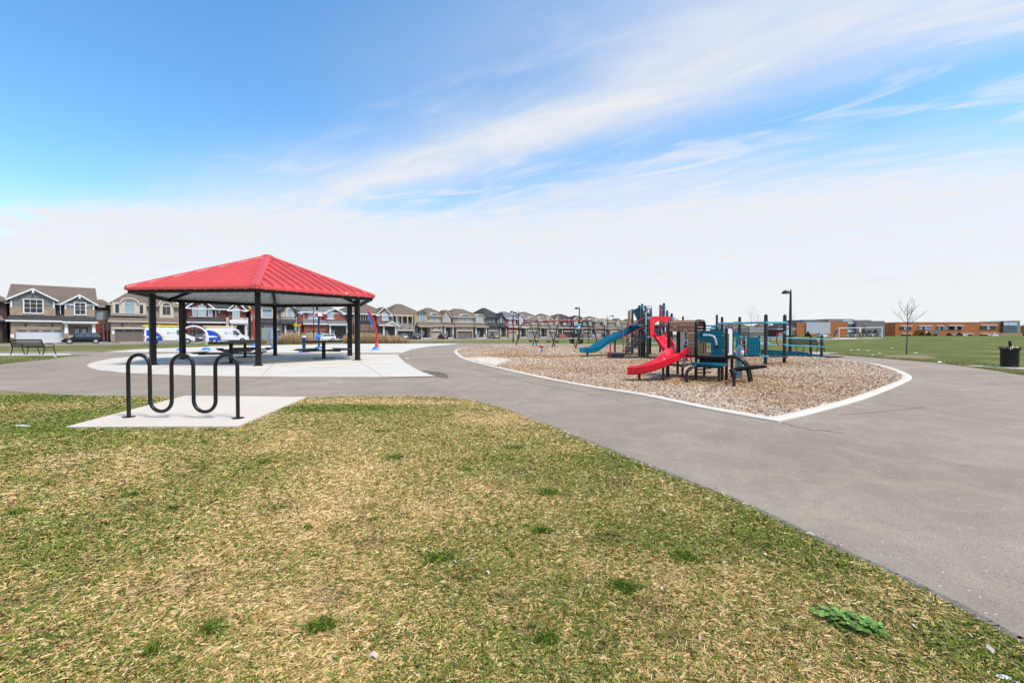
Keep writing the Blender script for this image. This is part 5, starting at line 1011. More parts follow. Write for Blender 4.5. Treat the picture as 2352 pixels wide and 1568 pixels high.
def porch(p, x0, x1, y, cm, tm, door_x, zb=3.45, base=stone, bh=1.2, taper=False, rails=False, wall=shade_in, dbl=True):
    part('porch_floor', MB().bx(x0, x1, y, 0, 0, .35), conc, p); part('porch_step', MB().bx(door_x-.9, door_x+.9, y-.5, y, 0, .18), conc, p)
    part('porch_beam', MB().bx(x0-.1, x1+.1, y-.05, y+.25, zb-.3, zb), tm, p)
    for x_ in (x0+.22, x1-.22):
        part('column_base', MB().bx(x_-.3, x_+.3, y-.02, y+.5, .35, .35+bh), base, p)
        mb = MB(); a, b = (.26, .17) if taper else (.17, .17); z0, z1 = .35+bh, zb-.3
        mb.add([(x_+i*s_, y+.24+j*s_, z) for z, s_ in ((z0, a), (z1, b)) for i, j in ((-1, -1), (1, -1), (1, 1), (-1, 1))], [(0, 1, 5, 4), (1, 2, 6, 5), (2, 3, 7, 6), (3, 0, 4, 7)]); part('column', mb, cm, p)
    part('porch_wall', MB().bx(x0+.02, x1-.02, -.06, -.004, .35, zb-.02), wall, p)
    o = part('front_door', MB().bx(door_x-.95, door_x+.95, -.16, -.064, .36, 2.75), door_m, p)
    for s_ in (-.47, .47): part('door_glass', MB().bx(door_x+s_-.30, door_x+s_+.30, -.185, -.163, 1.15, 2.5), glass_p, o); part('door_frame', MB().bx(door_x+s_-.47, door_x+s_-.42, -.19, -.163, .4, 2.7), white_t if not rails else trim_tan, o)
    if rails:
        for xa, xb in ((x0+.55, door_x-1.0), (door_x+1.0, x1-.55)):
            if xb-xa < .3: continue
            r_ = part('railing', MB().bx(xa, xb, y+.1, y+.16, 1.2, 1.28), white_t, p)
            for i in range(int((xb-xa)/.2)+1): part('baluster', MB().bx(xa+i*.2, xa+i*.2+.07, y+.11, y+.15, .4, 1.199), white_t, r_)
def downpipe(p, x, y, z0, z1): part('downpipe', MB().tube([(x, y-.1, z0), (x, y-.1, z1-.4), (x, y-.3, z1)], .055, 6), white_t, p)
HOUSES = {}
def house(name, label, xl, xr, yridge, wm, rm, tm, group='two-storey houses in a row across the street', depth=12, eave=7.1, off=0, hips=None, gable=False):
    s0, s1 = spx(xl, off), spx(xr, off); W_ = s1-s0; o = st(s0, N0+off); mid = st((s0+s1)/2, N0+off+depth/2); zb_ = zg(o.x, o.y)+.02; t = thing(name, label, 'house', (o.x, o.y, zb_), TH, group)
    zr = zat(yridge, mid.y)-zb_; zr = min(max(zr, eave+1.6), eave+4.2)
    part('wall', MB().bx(0, W_, 0, depth, -.5, eave), wm, t); hip(0, W_, 0, depth, eave, zr, .45, hips, 'roof', rm, t, gable); fascia_ring(0, W_, 0, depth, eave, t, tm)
    mb = MB(); g0, g1 = st(s0+.6, 94.4), st(s0+.6+W_*.5, 94.4); d0, d1 = st(s0+.6, N0+off-.9), st(s0+.6+W_*.5, N0+off-.9)
    vs = []
    for a, b in ((g0, d0), (g1, d1)):
        for i in range(6): q = a.lerp(b, i/5); vs.append((q.x, q.y, zg(q.x, q.y)+.062))
    mb.add(vs, [(i, 6+i, 7+i, 1+i) for i in range(5)]); struct('driveway', mb, conc_d if rnd.random() < .5 else asph_r)
    return t, W_, zr
# 0: dark brick house cut by the left edge
t, W_, zr = house('house', 'dark brick house cut off by the left edge of the view', -75, 17, 672, br_blk, sh_br, trim_bk)
garage(t, .6, W_-1.0, -.9, br_blk, dr_brown); skirt(t, .4, W_-.5, -1.2, 0, 3.8, 4.7, sh_br, trim_bk); window(t, W_*.45, 0, 5., 1.8, 1.8)
# 1: grey siding house with two white gables
t, W_, zr = house('house', 'grey sided house with two white-edged gables and a white garage door', 23, 219, 657, br_tan, sh_br, white_t, gable=True, eave=7.0); u = lambda a: W_*(a-190)/(1750-190)   # a = crop A pixel
garage(t, u(300), u(1150), -1.2, br_tan, dr_white, 2.35, 3.75, stone_base=br_tan); skirt(t, u(190), u(1110), -1.2, 0, 3.9, 5.0, sh_dk, white_t); skirt(t, u(1170), u(1750), -1.9, 0, 3.75, 5.1, sh_dk, white_t)
porch(t, u(1160), u(1750), -1.9, white_t, white_t, u(1460), 3.6, br_tan, 1.3, True, True, br_tan)
gable_bay(t, u(215), u(985), -.55, 4.75, 7.75, 9.45, sid_grey, sh_br, white_t, .5, low=(6.05, br_tan)); gable_bay(t, u(1165), u(1740), -.5, 4.75, 7.3, 8.75, sid_grey, sh_br, white_t, .5, low=(6.0, br_tan))
window(t, u(605), -.64, 5.2, u(770)-u(440), 2.35, white_t, glass_d, 3, .7, surround=white_t, sw=.11); window(t, u(1460), -.59, 5.1, u(1560)-u(1350), 2.15, white_t, glass_d, 2, .65, surround=white_t, sw=.11)
for x_ in (u(605), u(1455)): part('gable_bracket', MB().bx(x_-.13, x_+.13, -1.0, -.6, 8.0 if x_ > W_/2 else 8.65, 8.5 if x_ > W_/2 else 9.2), white_t, t)
for x_, z0 in ((u(228), 6.15), (u(968), 6.15), (u(1183), 6.1), (u(1722), 6.1)): part('corner_board', MB().bx(x_-.1, x_+.1, -.62, -.551, z0, 7.3), white_t, t)
part('upper_wall', MB().bx(u(990), u(1160), -.02, -.003, 5.0, 7.0), M('dark_siding', (.03, .03, .033), .7), t); downpipe(t, u(1085), -.3, 5.1, 7.0)
for i, ch in enumerate('1057'):
    cu = bpy.data.curves.new('n', 'FONT'); cu.body = ch; cu.size = .42; cu.extrude = .012; o_ = bpy.data.objects.new('n', cu); COL.objects.link(o_); dg = bpy.context.evaluated_depsgraph_get(); me = bpy.data.meshes.new_from_object(o_.evaluated_get(dg)); bpy.data.objects.remove(o_); me.materials.clear(); me.materials.append(trim_bk)
    q = link('number_digit', me, t); q.rotation_euler = (PI/2, 0, 0); q.location = (u(700)+i*.27, -1.225, 2.85)
part('notice_board', MB().bx(u(212), u(270), -1.33, -1.27, .9, 1.5), white_t, t)
# 1b: red brick house set back between
t, W_, zr = house('house', 'red brick house set back between the grey sided house and the beige arched house', 205, 262, 690, br_red, sh_br, trim_tan, off=7, depth=8); window(t, W_*.5, 0, 4.4, 2.2, 1.9, white_t, glass_p, 2)
# 2: beige house, two cream arched windows
t, W_, zr = house('house', 'beige brick house with cream arched upper windows and brown garage door', 255, 411, 666, br_beige, sh_br, trim_tan, eave=7.3, hips=3.6); u = lambda a: W_*(a-75)/(1330-75)  # crop B
garage(t, u(135), u(790), -1.2, br_beige, dr_brown, 2.5, 3.85, lintel=cream, stone_base=stone); skirt(t, u(60), u(850), -1.2, 0, 4.05, 5.0, sh_br, trim_tan); skirt(t, u(910), u(1330), -1.8, 0, 3.9, 5.1, sh_br, trim_tan); porch(t, u(905), u(1325), -1.8, cream, cream, u(1085), 3.75, cream, .9)
part('bay', MB().bx(u(75), u(710), -.55, -.003, 5.15, 7.3), br_beige, t); part('bay_base', MB().bx(u(70), u(715), -.65, -.55, 5.0, 5.45), stone, t); window(t, u(400), -.55, 5.45, u(485)-u(315), 2.6, trim_tan, glass_p, 1, 0, .75, cream, .45); hood(t, u(400), -.6, 7.55, u(575)-u(225), 1.1, cream)
for x_ in (185, 612): window(t, u(x_), -.55, 5.5, u(220)-u(145), 1.8, trim_tan, glass_d, 1, surround=cream, sw=.35)
part('bay', MB().bx(u(945), u(1225), -.4, -.003, 4.9, 7.4), stucco, t); part('bay_base', MB().bx(u(940), u(1230), -.5, -.4, 4.85, 5.4), cream, t); window(t, u(1085), -.4, 5.4, u(1165)-u(1005), 2.45, trim_tan, glass_d, 2, 0, .75, cream, .4); hood(t, u(1085), -.45, 7.35, u(1240)-u(925), 1.35, cream)
part('notice_board', MB().bx(u(82), u(128), -1.33, -1.27, 1.5, 2.1), white_t, t)
# 3: dark red brick, two white gables, white portico
t, W_, zr = house('house', 'dark red brick house with white gables and a flat white portico', 428, 566, 670, br_dark, sh_dk, white_t, eave=7.0); u = lambda a: W_*(a-740*0-(-230))/(1440+230)  # crop R2 pixels
garage(t, u(-150), u(620), -1.2, br_dark, dr_dark, 2.4, 3.9); skirt(t, u(-200), u(790), -1.2, 0, 4.1, 5.2, sh_dk, white_t)
gable_bay(t, u(-215), u(470), -.5, 5.1, 7.3, 9.1, br_dark, sh_dk, white_t, .3, ret=True); gable_bay(t, u(900), u(1400), -.5, 4.9, 7.1, 8.7, br_dark, sh_dk, white_t, .3, ret=True)
window(t, u(175), -.5, 5.3, u(290)-u(65), 2.4, white_t, glass_p, 2, 0, .4, key=cream)
for x_ in (-20, 397): window(t, u(x_), -.5, 5.35, u(450)-u(340), 1.9, white_t, glass_p, 1)
window(t, u(1122), -.5, 5.1, u(1225)-u(1020), 2.4, white_t, glass_p, 2, 0, .4, key=cream)
part('sill', MB().bx(u(-150), u(470), -.7, -.5, 5.08, 5.2), cream, t); part('wall_vent', MB().bx(u(632), u(686), -.06, -.003, 6.1, 6.9), cream, t); downpipe(t, u(555), -.2, 5.2, 7.1)
porch(t, u(930), u(1400), -1.9, white_t, white_t, u(1130), 3.9, cream, .1); part('portico', MB().bx(u(890), u(1415), -2.15, -.003, 3.9, 4.65), white_t, t); part('balcony_wall', MB().bx(u(970), u(1325), -1.7, -1.5, 4.65, 5.15), stucco, t)
for x_ in (850, 1412): part('pier', MB().bx(u(x_-52), u(x_+25), -1.8, -.003, 0, 5.2), stucco, t)
# 4: beige stucco with arched surround, dark roof
t, W_, zr = house('house', 'beige stucco house with charcoal roof and cream arched windows behind the white post', 577, 683, 672, stucco, sh_dk, trim_bk, eave=7.1); u = lambda a: W_*(a-700)/(1540-700)   # crop C
garage(t, u(800), u(1180), -1.2, stone, dr_grey, 2.4, 3.9, lintel=cream); skirt(t, u(730), u(1170), -1.2, 0, 4.1, 5.1, sh_dk, trim_bk); skirt(t, u(1205), u(1540), -1.8, 0, 4.0, 5.2, sh_dk, trim_bk); porch(t, u(1250), u(1540), -1.8, cream, trim_bk, u(1390), 3.9, stone, .5)
part('bay', MB().bx(u(785), u(1110), -.45, -.003, 5.0, 7.1), stone, t); window(t, u(970), -.45, 5.3, u(1050)-u(885), 2.35, trim_tan, glass_p, 3, .75, .45, cream, .45); hood(t, u(970), -.5, 7.4, u(1130)-u(830), .85, cream)
gable_bay(t, u(1215), u(1490), -.5, 5.0, 7.0, 8.9, stucco, sh_dk, trim_bk, .35); window(t, u(1382), -.5, 5.2, u(1430)-u(1335), 2.4, white_t, glass_p, 2, 0, .7, cream, .35); part('bay_base', MB().bx(u(1210), u(1450), -.62, -.5, 4.95, 5.7), stone, t)
# 5: red brick, grey roof, white trim
t, W_, zr = house('house', 'red brick house with grey roof behind the umbrella fountain', 686, 794, 693, br_red, sh_gr, white_t, eave=7.0); u = lambda a: W_*(a-1570)/(2620-1570)  # crop C
garage(t, u(1700), u(2130), -1.2, br_red, dr_tan, 2.4, 3.9, stone_base=stone); skirt(t, u(1650), u(2160), -1.2, 0, 4.1, 5.2, sh_gr, white_t); skirt(t, u(2175), u(2610), -1.8, 0, 4.05, 5.2, sh_gr, white_t); porch(t, u(2180), u(2610), -1.8, white_t, white_t, u(2290), 3.9, stone, 1.4)
gable_bay(t, u(2110), u(2560), -.5, 5., 7.0, 8.1, br_red, sh_gr, white_t, .4, ret=True); window(t, u(2250), -.5, 5.4, u(2315)-u(2180), 2.4, white_t, glass_p, 3, .6); window(t, u(1880), 0, 5.4, u(1980)-u(1780), 2.0, white_t, glass_p, 3)
part('sill', MB().bx(u(2150), u(2340), -.65, -.5, 5.25, 5.38), white_t, t); part('sill', MB().bx(u(1760), u(2000), -.15, -.003, 5.25, 5.38), white_t, t); downpipe(t, u(1675), -.1, .3, 7.)
# 6: brown brick, gable, small pediment porch, balcony
t, W_, zr = house('house', 'brown brick house with a white pediment porch behind the dry grasses', 797, 897, 696, br_brown, sh_br, white_t, eave=7.0); u = lambda a: W_*(a-500)/(1300-500)    # crop D
garage(t, u(640), u(960), -.6, br_brown, dr_brown, 2.4, 4.1, lites=3); gable_bay(t, u(1020), u(1290), -.5, 4.6, 7.1, 9.0, br_brown, sh_br, white_t, .4, ret=True); window(t, u(1180), -.5, 5.4, u(1240)-u(1120), 2.2, white_t, glass_p, 3, 0, .35, key=cream); part('sill', MB().bx(u(1100), u(1260), -.65, -.5, 5.25, 5.38), white_t, t)
part('balcony_shade_sheet', MB().bx(u(730), u(1010), -.03, -.004, 4.4, 6.8), shade_in, t)  # flat dark sheet on the wall, balcony shade put into its colour
for x_ in (760, 850): window(t, u(x_), -.03, 4.5, u(50)-u(0), 2., white_t, glass_d, 1)
part('balcony_rail', MB().bx(u(640), u(1010), -.65, -.6, 4.15, 5.1), M('black_rail_panel', (.03, .028, .027), .5), t); skirt(t, u(1030), u(1390), -1.7, 0, 4.0, 4.9, sh_br, white_t); gable_bay(t, u(1130), u(1370), -1.9, 3.95, 4.05, 5.0, white_t, sh_br, white_t, .2, 1.8); porch(t, u(1100), u(1360), -1.8, white_t, white_t, u(1190), 3.9, br_brown, .6); downpipe(t, u(625), -.1, .3, 7.)
# 7: loggia house
t, W_, zr = house('house', 'tan stucco house with a three-arch upper loggia and a round-topped bay', 900, 978, 698, stone, sh_br, trim_tan, eave=7.1); u = lambda a: W_*(a-1310)/(1940-1310)
garage(t, u(1390), u(1670), -.8, stone, dr_dark, 2.4, 4.2, lintel=cream, lites=3); part('loggia_shade_sheet', MB().bx(u(1320), u(1665), -.03, -.004, 4.5, 6.9), shade_in, t)  # loggia depth is a flat sheet with the shade painted in
for x_ in (1370, 1468, 1568, 1660): part('loggia_pier', MB().bx(u(x_-9), u(x_+9), -.8, -.6, 4.2, 6.6), stucco, t)
part('loggia_beam', MB().bx(u(1320), u(1670), -.85, -.55, 6.6, 7.05), stucco, t); part('loggia_wall', MB().bx(u(1320), u(1670), -.83, -.7, 4.2, 4.55), stone, t)
for x_ in (1325, 1420): window(t, u(x_), -.03, 4.6, u(40)-u(0), 1.9, white_t, glass_p, 1)
part('bay', MB().bx(u(1690), u(1935), -.9, -.003, 4.0, 7.2), stucco2, t); window(t, u(1838), -.9, 5.3, u(1890)-u(1788), 2.5, trim_bk, glass_p, 3, 0, .6, cream, .2); hood(t, u(1838), -1., 7.5, u(1915)-u(1760), .8, sh_br); skirt(t, u(1730), u(1990), -2., -.9, 3.9, 5.1, sh_br, trim_tan); porch(t, u(1780), u(1980), -2., stone, trim_tan, u(1865), 3.7, stone, 1.0)
# 8..: beige arched houses and neighbours, with the same features in differing order
def arched(label, xl, xr, yr, wm, rm, w1, w2, dm, up, tm=trim_tan, sur=cream, gb=None, trip=False, rails=False, hood_m=cream):
    t, W_, zr = house('house', label, xl, xr, yr, wm, rm, tm, eave=7.1); garage(t, W_*.08, W_*.52, -1.2, wm, dm, 2.4, 3.9, lintel=cream, lites=3); skirt(t, W_*.03, W_*.56, -1.2, 0, 4.1, 5.1, rm, tm); skirt(t, W_*.60, W_*.98, -1.8, 0, 4.0, 5.0, rm, tm); porch(t, W_*.60, W_*.97, -1.8, white_t if rails else cream, tm, W_*.78, 3.85, stone, 1.1, False, rails)
    if up:
        window(t, W_*w1, -.003, 5.3, W_*.15 if trip else W_*.2, 2.5, tm, glass_p, 2, 0, .6, sur, .28); hood(t, W_*w1, -.05, 7.25, W_*.3, .85, hood_m)
        if trip:
            for s_ in (-.155, .155): window(t, W_*(w1+s_), -.003, 5.3, W_*.08, 1.9, tm, glass_p, 1, surround=sur, sw=.15)
        if gb: gable_bay(t, W_*(w2-.17), W_*(w2+.17), -.5, 5., 7.0, 9.0, wm, rm, tm, .3); window(t, W_*w2, -.5, 5.3, W_*.14, 2.3, tm, glass_p, 2, 0, .6, sur, .25)
        else: part('bay', MB().bx(W_*(w2-.13), W_*(w2+.13), -.5, -.003, 5., 7.4), stucco, t); window(t, W_*w2, -.5, 5.3, W_*.13, 2.3, tm, glass_p, 1, 0, .6, sur, .3); hood(t, W_*w2, -.55, 7.3, W_*.28, .95, hood_m)
    else:
        for x_ in (w1-.09, w1+.12): window(t, W_*x_, -.003, 5.3, W_*.11, 2., tm, glass_p, 2, surround=tm, sw=.12)
        gable_bay(t, W_*(w2-.2), W_*(w2+.2), -.5, 5., 7.0, 8.8, wm, rm, tm, .35); window(t, W_*w2, -.5, 5.2, W_*.14, 2.4, tm, glass_p, 2, 0, .5, sur, .22)
    downpipe(t, W_*.985, 0, .3, 7.); return t, W_
arched('beige house with one white-edged gable and the black hatchback on its drive', 979, 1036, 707, stucco, sh_br, .3, .78, dr_tan, True, trim_tan, cream, gb=True, rails=True)
arched('beige house with triple arched window and white stair rails', 1040, 1113, 709, br_beige, sh_br, .36, .80, dr_brown, True, trip=True, rails=True)
arched('grey-green stucco house with charcoal roof and black window trims', 1115, 1158, 707, stuc_g, sh_dk, .3, .78, dr_grey, False, trim_bk, trim_bk)
arched('small red brick house with grey roof left of the swing frame', 1160, 1204, 715, br_red, sh_gr, .34, .78, dr_tan, False, white_t, white_t)
arched('beige house with triple arched window seen through the left swing bay', 1205, 1251, 716, br_beige, sh_br, .3, .75, dr_grey, True, trip=True)
arched('tan house with a pointed gable seen through the middle swing bay', 1252, 1286, 720, sid_tan, sh_tan, .3, .75, dr_grey, True, gb=True)
arched('dark red brick house with a white-edged gable behind the notice lamp', 1287, 1332, 721, br_dark, sh_dk, .3, .72, dr_dark, False, white_t, white_t)
arched('brown brick house with charcoal roof right of the notice lamp', 1333, 1361, 724, br_brown, sh_dk, .3, .75, dr_brown, True)
arched('brown house with tall arched window right of the swing frame', 1362, 1396, 726, br_brown, sh_br, .3, .75, dr_tan, True)
arched('tan sided house with brown hip roof above the blue slide', 1397, 1425, 731, sid_tan, sh_br, .3, .75, dr_tan, False)
arched('pale tan house right beside the blue slide top', 1426, 1452, 733, stucco, sh_tan, .3, .75, dr_tan, False)
arched('farthest tan house of the row, behind the play structure', 1453, 1478, 733, sid_tan, sh_br, .3, .75, dr_tan, False)
# block of houses behind the bars, right of the structure
def far_house(x0, x1, yr, D, wm, rm, tm, label, wins, eave_f=.62, gab=False):
    X0, X1 = xat(x0, D), xat(x1, D); z0 = -.6; t = thing('house', label, 'house', (X0, D, z0), 0, 'far houses behind the climbing bars'); W_ = X1-X0; zr = zat(yr, D+4)-z0; ev = zr*eave_f
    part('wall', MB().bx(0, W_, 0, 9, -.5, ev), wm, t); hip(0, W_, 0, 9, ev, zr, .4, None, 'roof', rm, t, gab); fascia_ring(0, W_, 0, 9, ev, t, tm)
    for fx, z_, w_, h_ in wins: window(t, W_*fx, -.003, ev*z_, w_, h_, white_t, glass_p, 2)
    return t
far_house(1655, 1683, 740, 165, sid_grey, sh_gr, white_t, 'grey far house left of the monkey bar posts', [(.4, .55, 1.8, 1.4)])
far_house(1684, 1722, 738, 185, sid_tan, sh_br, trim_tan, 'brown-roofed far house behind the white hoop', [(.3, .55, 1.8, 1.4), (.7, .55, 1.8, 1.4)])
far_house(1723, 1757, 748, 140, sid_tan, sh_gr, trim_tan, 'low pale far house with grey roof behind the second bar post', [(.5, .3, 2.2, 1.3)], .55)
far_house(1742, 1790, 741, 190, br_brown, sh_br, white_t, 'brown brick far house with brown hip roof', [(.3, .5, 2., 1.6), (.7, .5, 2., 1.6)])
t = far_house(1786, 1824, 742.5, 170, br_dark, sh_dk, white_t, 'dark brick far terrace with white bay windows beside the climbing posts', [(.2, .15, 1.6, 1.6)])
for i, fx in enumerate((.55, .75, .93)): part('bay', MB().bx(6.4*fx-.45, 6.4*fx+.45, -.5, -.003, 1.2, 4.8), white_t if i < 2 else br_brown, t); window(t, 6.4*fx, -.5, 3.2, .6, 1.1, white_t, glass_d, 1)

# ------------------------------------------------------------ school
SD = 200.; sz0 = -1.6; SX = lambda q: xat(q, SD); SZ = lambda q: zat(q, SD)
iq = lambda u: cI(u, 0)[0]; jq = lambda u: cJ(u, 0)[0]; iy = lambda v: cI(0, v)[1]; jy = lambda v: cJ(0, v)[1]
lav = M('lavender_corrugated_cladding', (.52, .53, .60), .5, .1, .06, 1, .3, 4, stretch=(12, 1, .2)); gblk = brick_mat('grey_block', (.24, .235, .24), (.20, .195, .20), (.27, .26, .26), .8, .4); dgrey = M('dark_grey_cladding', (.13, .135, .14), .55, .1, .08, 1); mgrey = M('mid_grey_cladding', (.24, .25, .24), .55, .1, .08, 1); bgrey = M('blue_grey_panel', (.17, .19, .22), .5, 0, .08, 1)
sch = thing('school', 'long two-storey orange brick school with grey and glass sections beyond the field', 'school', (SX(1835), SD, sz0)); so_ = sch.location
def blk(nm, x0, x1, y0, mt, D0=SD, dep=14, z0=sz0, z1=None): return part(nm, MB().bx(x0, x1, D0, D0+dep, z0, SZ(y0) if z1 is None else z1), mt, sch, world=True)
blk('brick_wall', SX(1793), SX(1819.4), 755, br_or, SD+3); blk('glass_wall', SX(1819.6), SX(1829.5), 741.3, glass_t, SD+1); blk('brick_wall', SX(1829.6), SX(1850.5), 741, br_or); blk('cladding', SX(1850.7), SX(1905.6), 740, lav, SD-.4); blk('brick_base', SX(1850.8), SX(1905.4), 766, br_or, SD-.45, .05)
blk('upper_block', SX(1865), SX(1918.7), 733.2, dgrey, SD+6); blk('brick_wall', SX(1905.8), SX(1947.4), 738, br_or); blk('glass_wall', SX(1947.6), SX(1966), 738, glass_t, SD+1.2); blk('sky_pane', SX(1948.4), SX(1965.4), 738.6, glass_w, SD+1.1, .1, SZ(743.6)); blk('sky_pane', SX(1948.4), SX(1965.4), iy(760), glass_w, SD+1.1, .1, SZ(iy(815)))
blk('block_wall', SX(1966.2), SX(2031), 737, gblk, SD-.2); blk('dark_window', SX(iq(1130)), SX(iq(1205)), iy(690), glass_d, SD-.26, .06, SZ(iy(745))); blk('upper_block', SX(1927.5), SX(1987), 731.2, mgrey, SD+7); blk('upper_block', SX(1987), SX(2034), 733.5, mgrey, SD+8); blk('roof_light', SX(1962), SX(1984), 733.4, glass_w, SD+6.9, .1, SZ(737.5))
# angled brick return then the long wing
a0, a1 = SX(2031.2), SX(2060); mb = MB(); mb.prism([(a0, SD, sz0), (a1, SD+16, sz0), (a1, SD+24, sz0), (a0, SD+12, sz0)], (0, 0, 0), (0, 0, SZ(737)-sz0)); part('brick_wall', mb, br_or, sch, world=True)
LD = SD+16; LX = lambda q: xat(q, LD); LZ = lambda q: zat(q, LD)
part('brick_wall', MB().bx(LX(2056), LX(2298), LD, LD+14, sz0, LZ(740)), br_or, sch, world=True); part('parapet_cap', MB().bx(LX(2056), LX(2298), LD-.1, LD+.3, LZ(740), LZ(739.2)), white_t, sch, world=True)
def lwin(u0, u1, v0, v1, panes):
    o = part('window', MB().bx(LX(jq(u0)), LX(jq(u1)), LD-.12, LD-.02, LZ(jy(v1)), LZ(jy(v0))), trim_bk, sch, world=True); part('sun_shade', MB().bx(LX(jq(u0))-.2, LX(jq(u1))+.2, LD-.6, LD-.02, LZ(jy(v0)), LZ(jy(v0))+.3), white_t, sch, world=True); n = len(panes); du = (u1-u0)/sum(w_ for w_, _ in panes); uu = u0
    for w_, g in panes: part('pane', MB().bx(LX(jq(uu+3)), LX(jq(uu+w_*du-3)), LD-.15, LD-.125, LZ(jy(v1-3)), LZ(jy(v0+3))), g, o, world=True); uu += w_*du
d_, p_, w_ = glass_d, glass_p, glass_w
lwin(75, 275, 705, 768, [(1, d_), (1, d_), (1.3, w_), (1, p_), (2, d_)]); lwin(410, 640, 700, 768, [(2, p_), (1, d_), (1.2, w_), (2, p_)]); lwin(752, 855, 700, 768, [(2, p_), (1, d_)]); lwin(965, 1222, 697, 764, [(3, d_), (1.6, w_), (2, d_), (1, p_)]); lwin(1550, 1828, 690, 762, [(3, d_), (1.6, w_), (3, d_)]); lwin(1215, 1400, 848, 900, [(1, d_), (1.5, w_), (3, d_)]); lwin(1548, 1825, 848, 900, [(3, d_), (1.6, w_), (1.5, d_), (1, p_)]); lwin(110, 270, 845, 880, [(1, d_), (1, d_)])
part('grey_panel', MB().bx(LX(jq(856)), LX(jq(964)), LD-.1, LD-.02, LZ(jy(764)), LZ(jy(700))), mgrey, sch, world=True); part('entrance_box', MB().bx(LX(jq(350)), LX(jq(505)), LD-5, LD-.02, sz0, LZ(jy(775))), br_or, sch, world=True); part('entrance_panel', MB().bx(LX(jq(506)), LX(jq(660)), LD-4, LD-.03, LZ(jy(838)), LZ(jy(768))), bgrey, sch, world=True); part('entrance_glass', MB().bx(LX(jq(510)), LX(jq(655)), LD-3, LD-.03, sz0, LZ(jy(840))), glass_d, sch, world=True)
ob = part('door_sign', MB().bx(LX(jq(368)), LX(jq(394)), LD-5.1, LD-5.01, LZ(jy(826)), LZ(jy(798))), white_t, sch, world=True)
part('glass_wall', MB().bx(LX(2298.5), LX(2330), LD-1, LD+10, sz0, LZ(737)), glass_t, sch, world=True)
for u0, u1 in ((1930, 2018), (2024, 2172)): part('sky_pane', MB().bx(LX(jq(u0)), LX(jq(u1)), LD-1.1, LD-1.01, LZ(jy(686)), LZ(jy(626))), glass_w, sch, world=True)
part('grey_column', MB().bx(LX(2330.4), LX(2337), LD-1, LD+10, sz0, LZ(736.5)), mgrey, sch, world=True)
for u0 in (1605, 1645, 1682, 1718): uu = (u0-1550)/(1790-1550); c = Vector((a0, SD, 0)).lerp(Vector((a1, SD+16, 0)), uu); part('window', MB().box((c.x-.05, c.y-.1, (SZ(iy(680))+SZ(iy(750)))/2), (1.0, .2, SZ(iy(680))-SZ(iy(750))), math.atan2(16, a1-a0)), glass_d, sch, world=True)
for u0 in (655, 1080, 1265): part('wall_lamp', MB().box((SX(iq(u0)), SD-.4, SZ(iy(798))), (1.4, .3, .9)), trim_bk, sch, world=True)
t = far_house(2398, 2460, 737, 190, br_or, sh_gr, white_t, 'grey-roofed brick house at the far right edge beyond the school', [(.2, .3, 2, 1.5)], .72)
# timber hoarding at the right
fc = thing('timber_fence', 'pale timber hoarding below the glass end of the school', 'fence', (xat(2320, 120), 120, -.5)); D = 120
for i in range(22):
    q0 = 2293+i*2.5; mb = MB(); mb.bx(xat(q0, D), xat(q0+2.4, D), D+.02*(i % 2), D+.06+.02*(i % 2), -.6, zat(jy(822)-(6 if False else 0)+rnd.uniform(-.2, .2), D)); part('board', mb, tan_pl, fc, world=True)

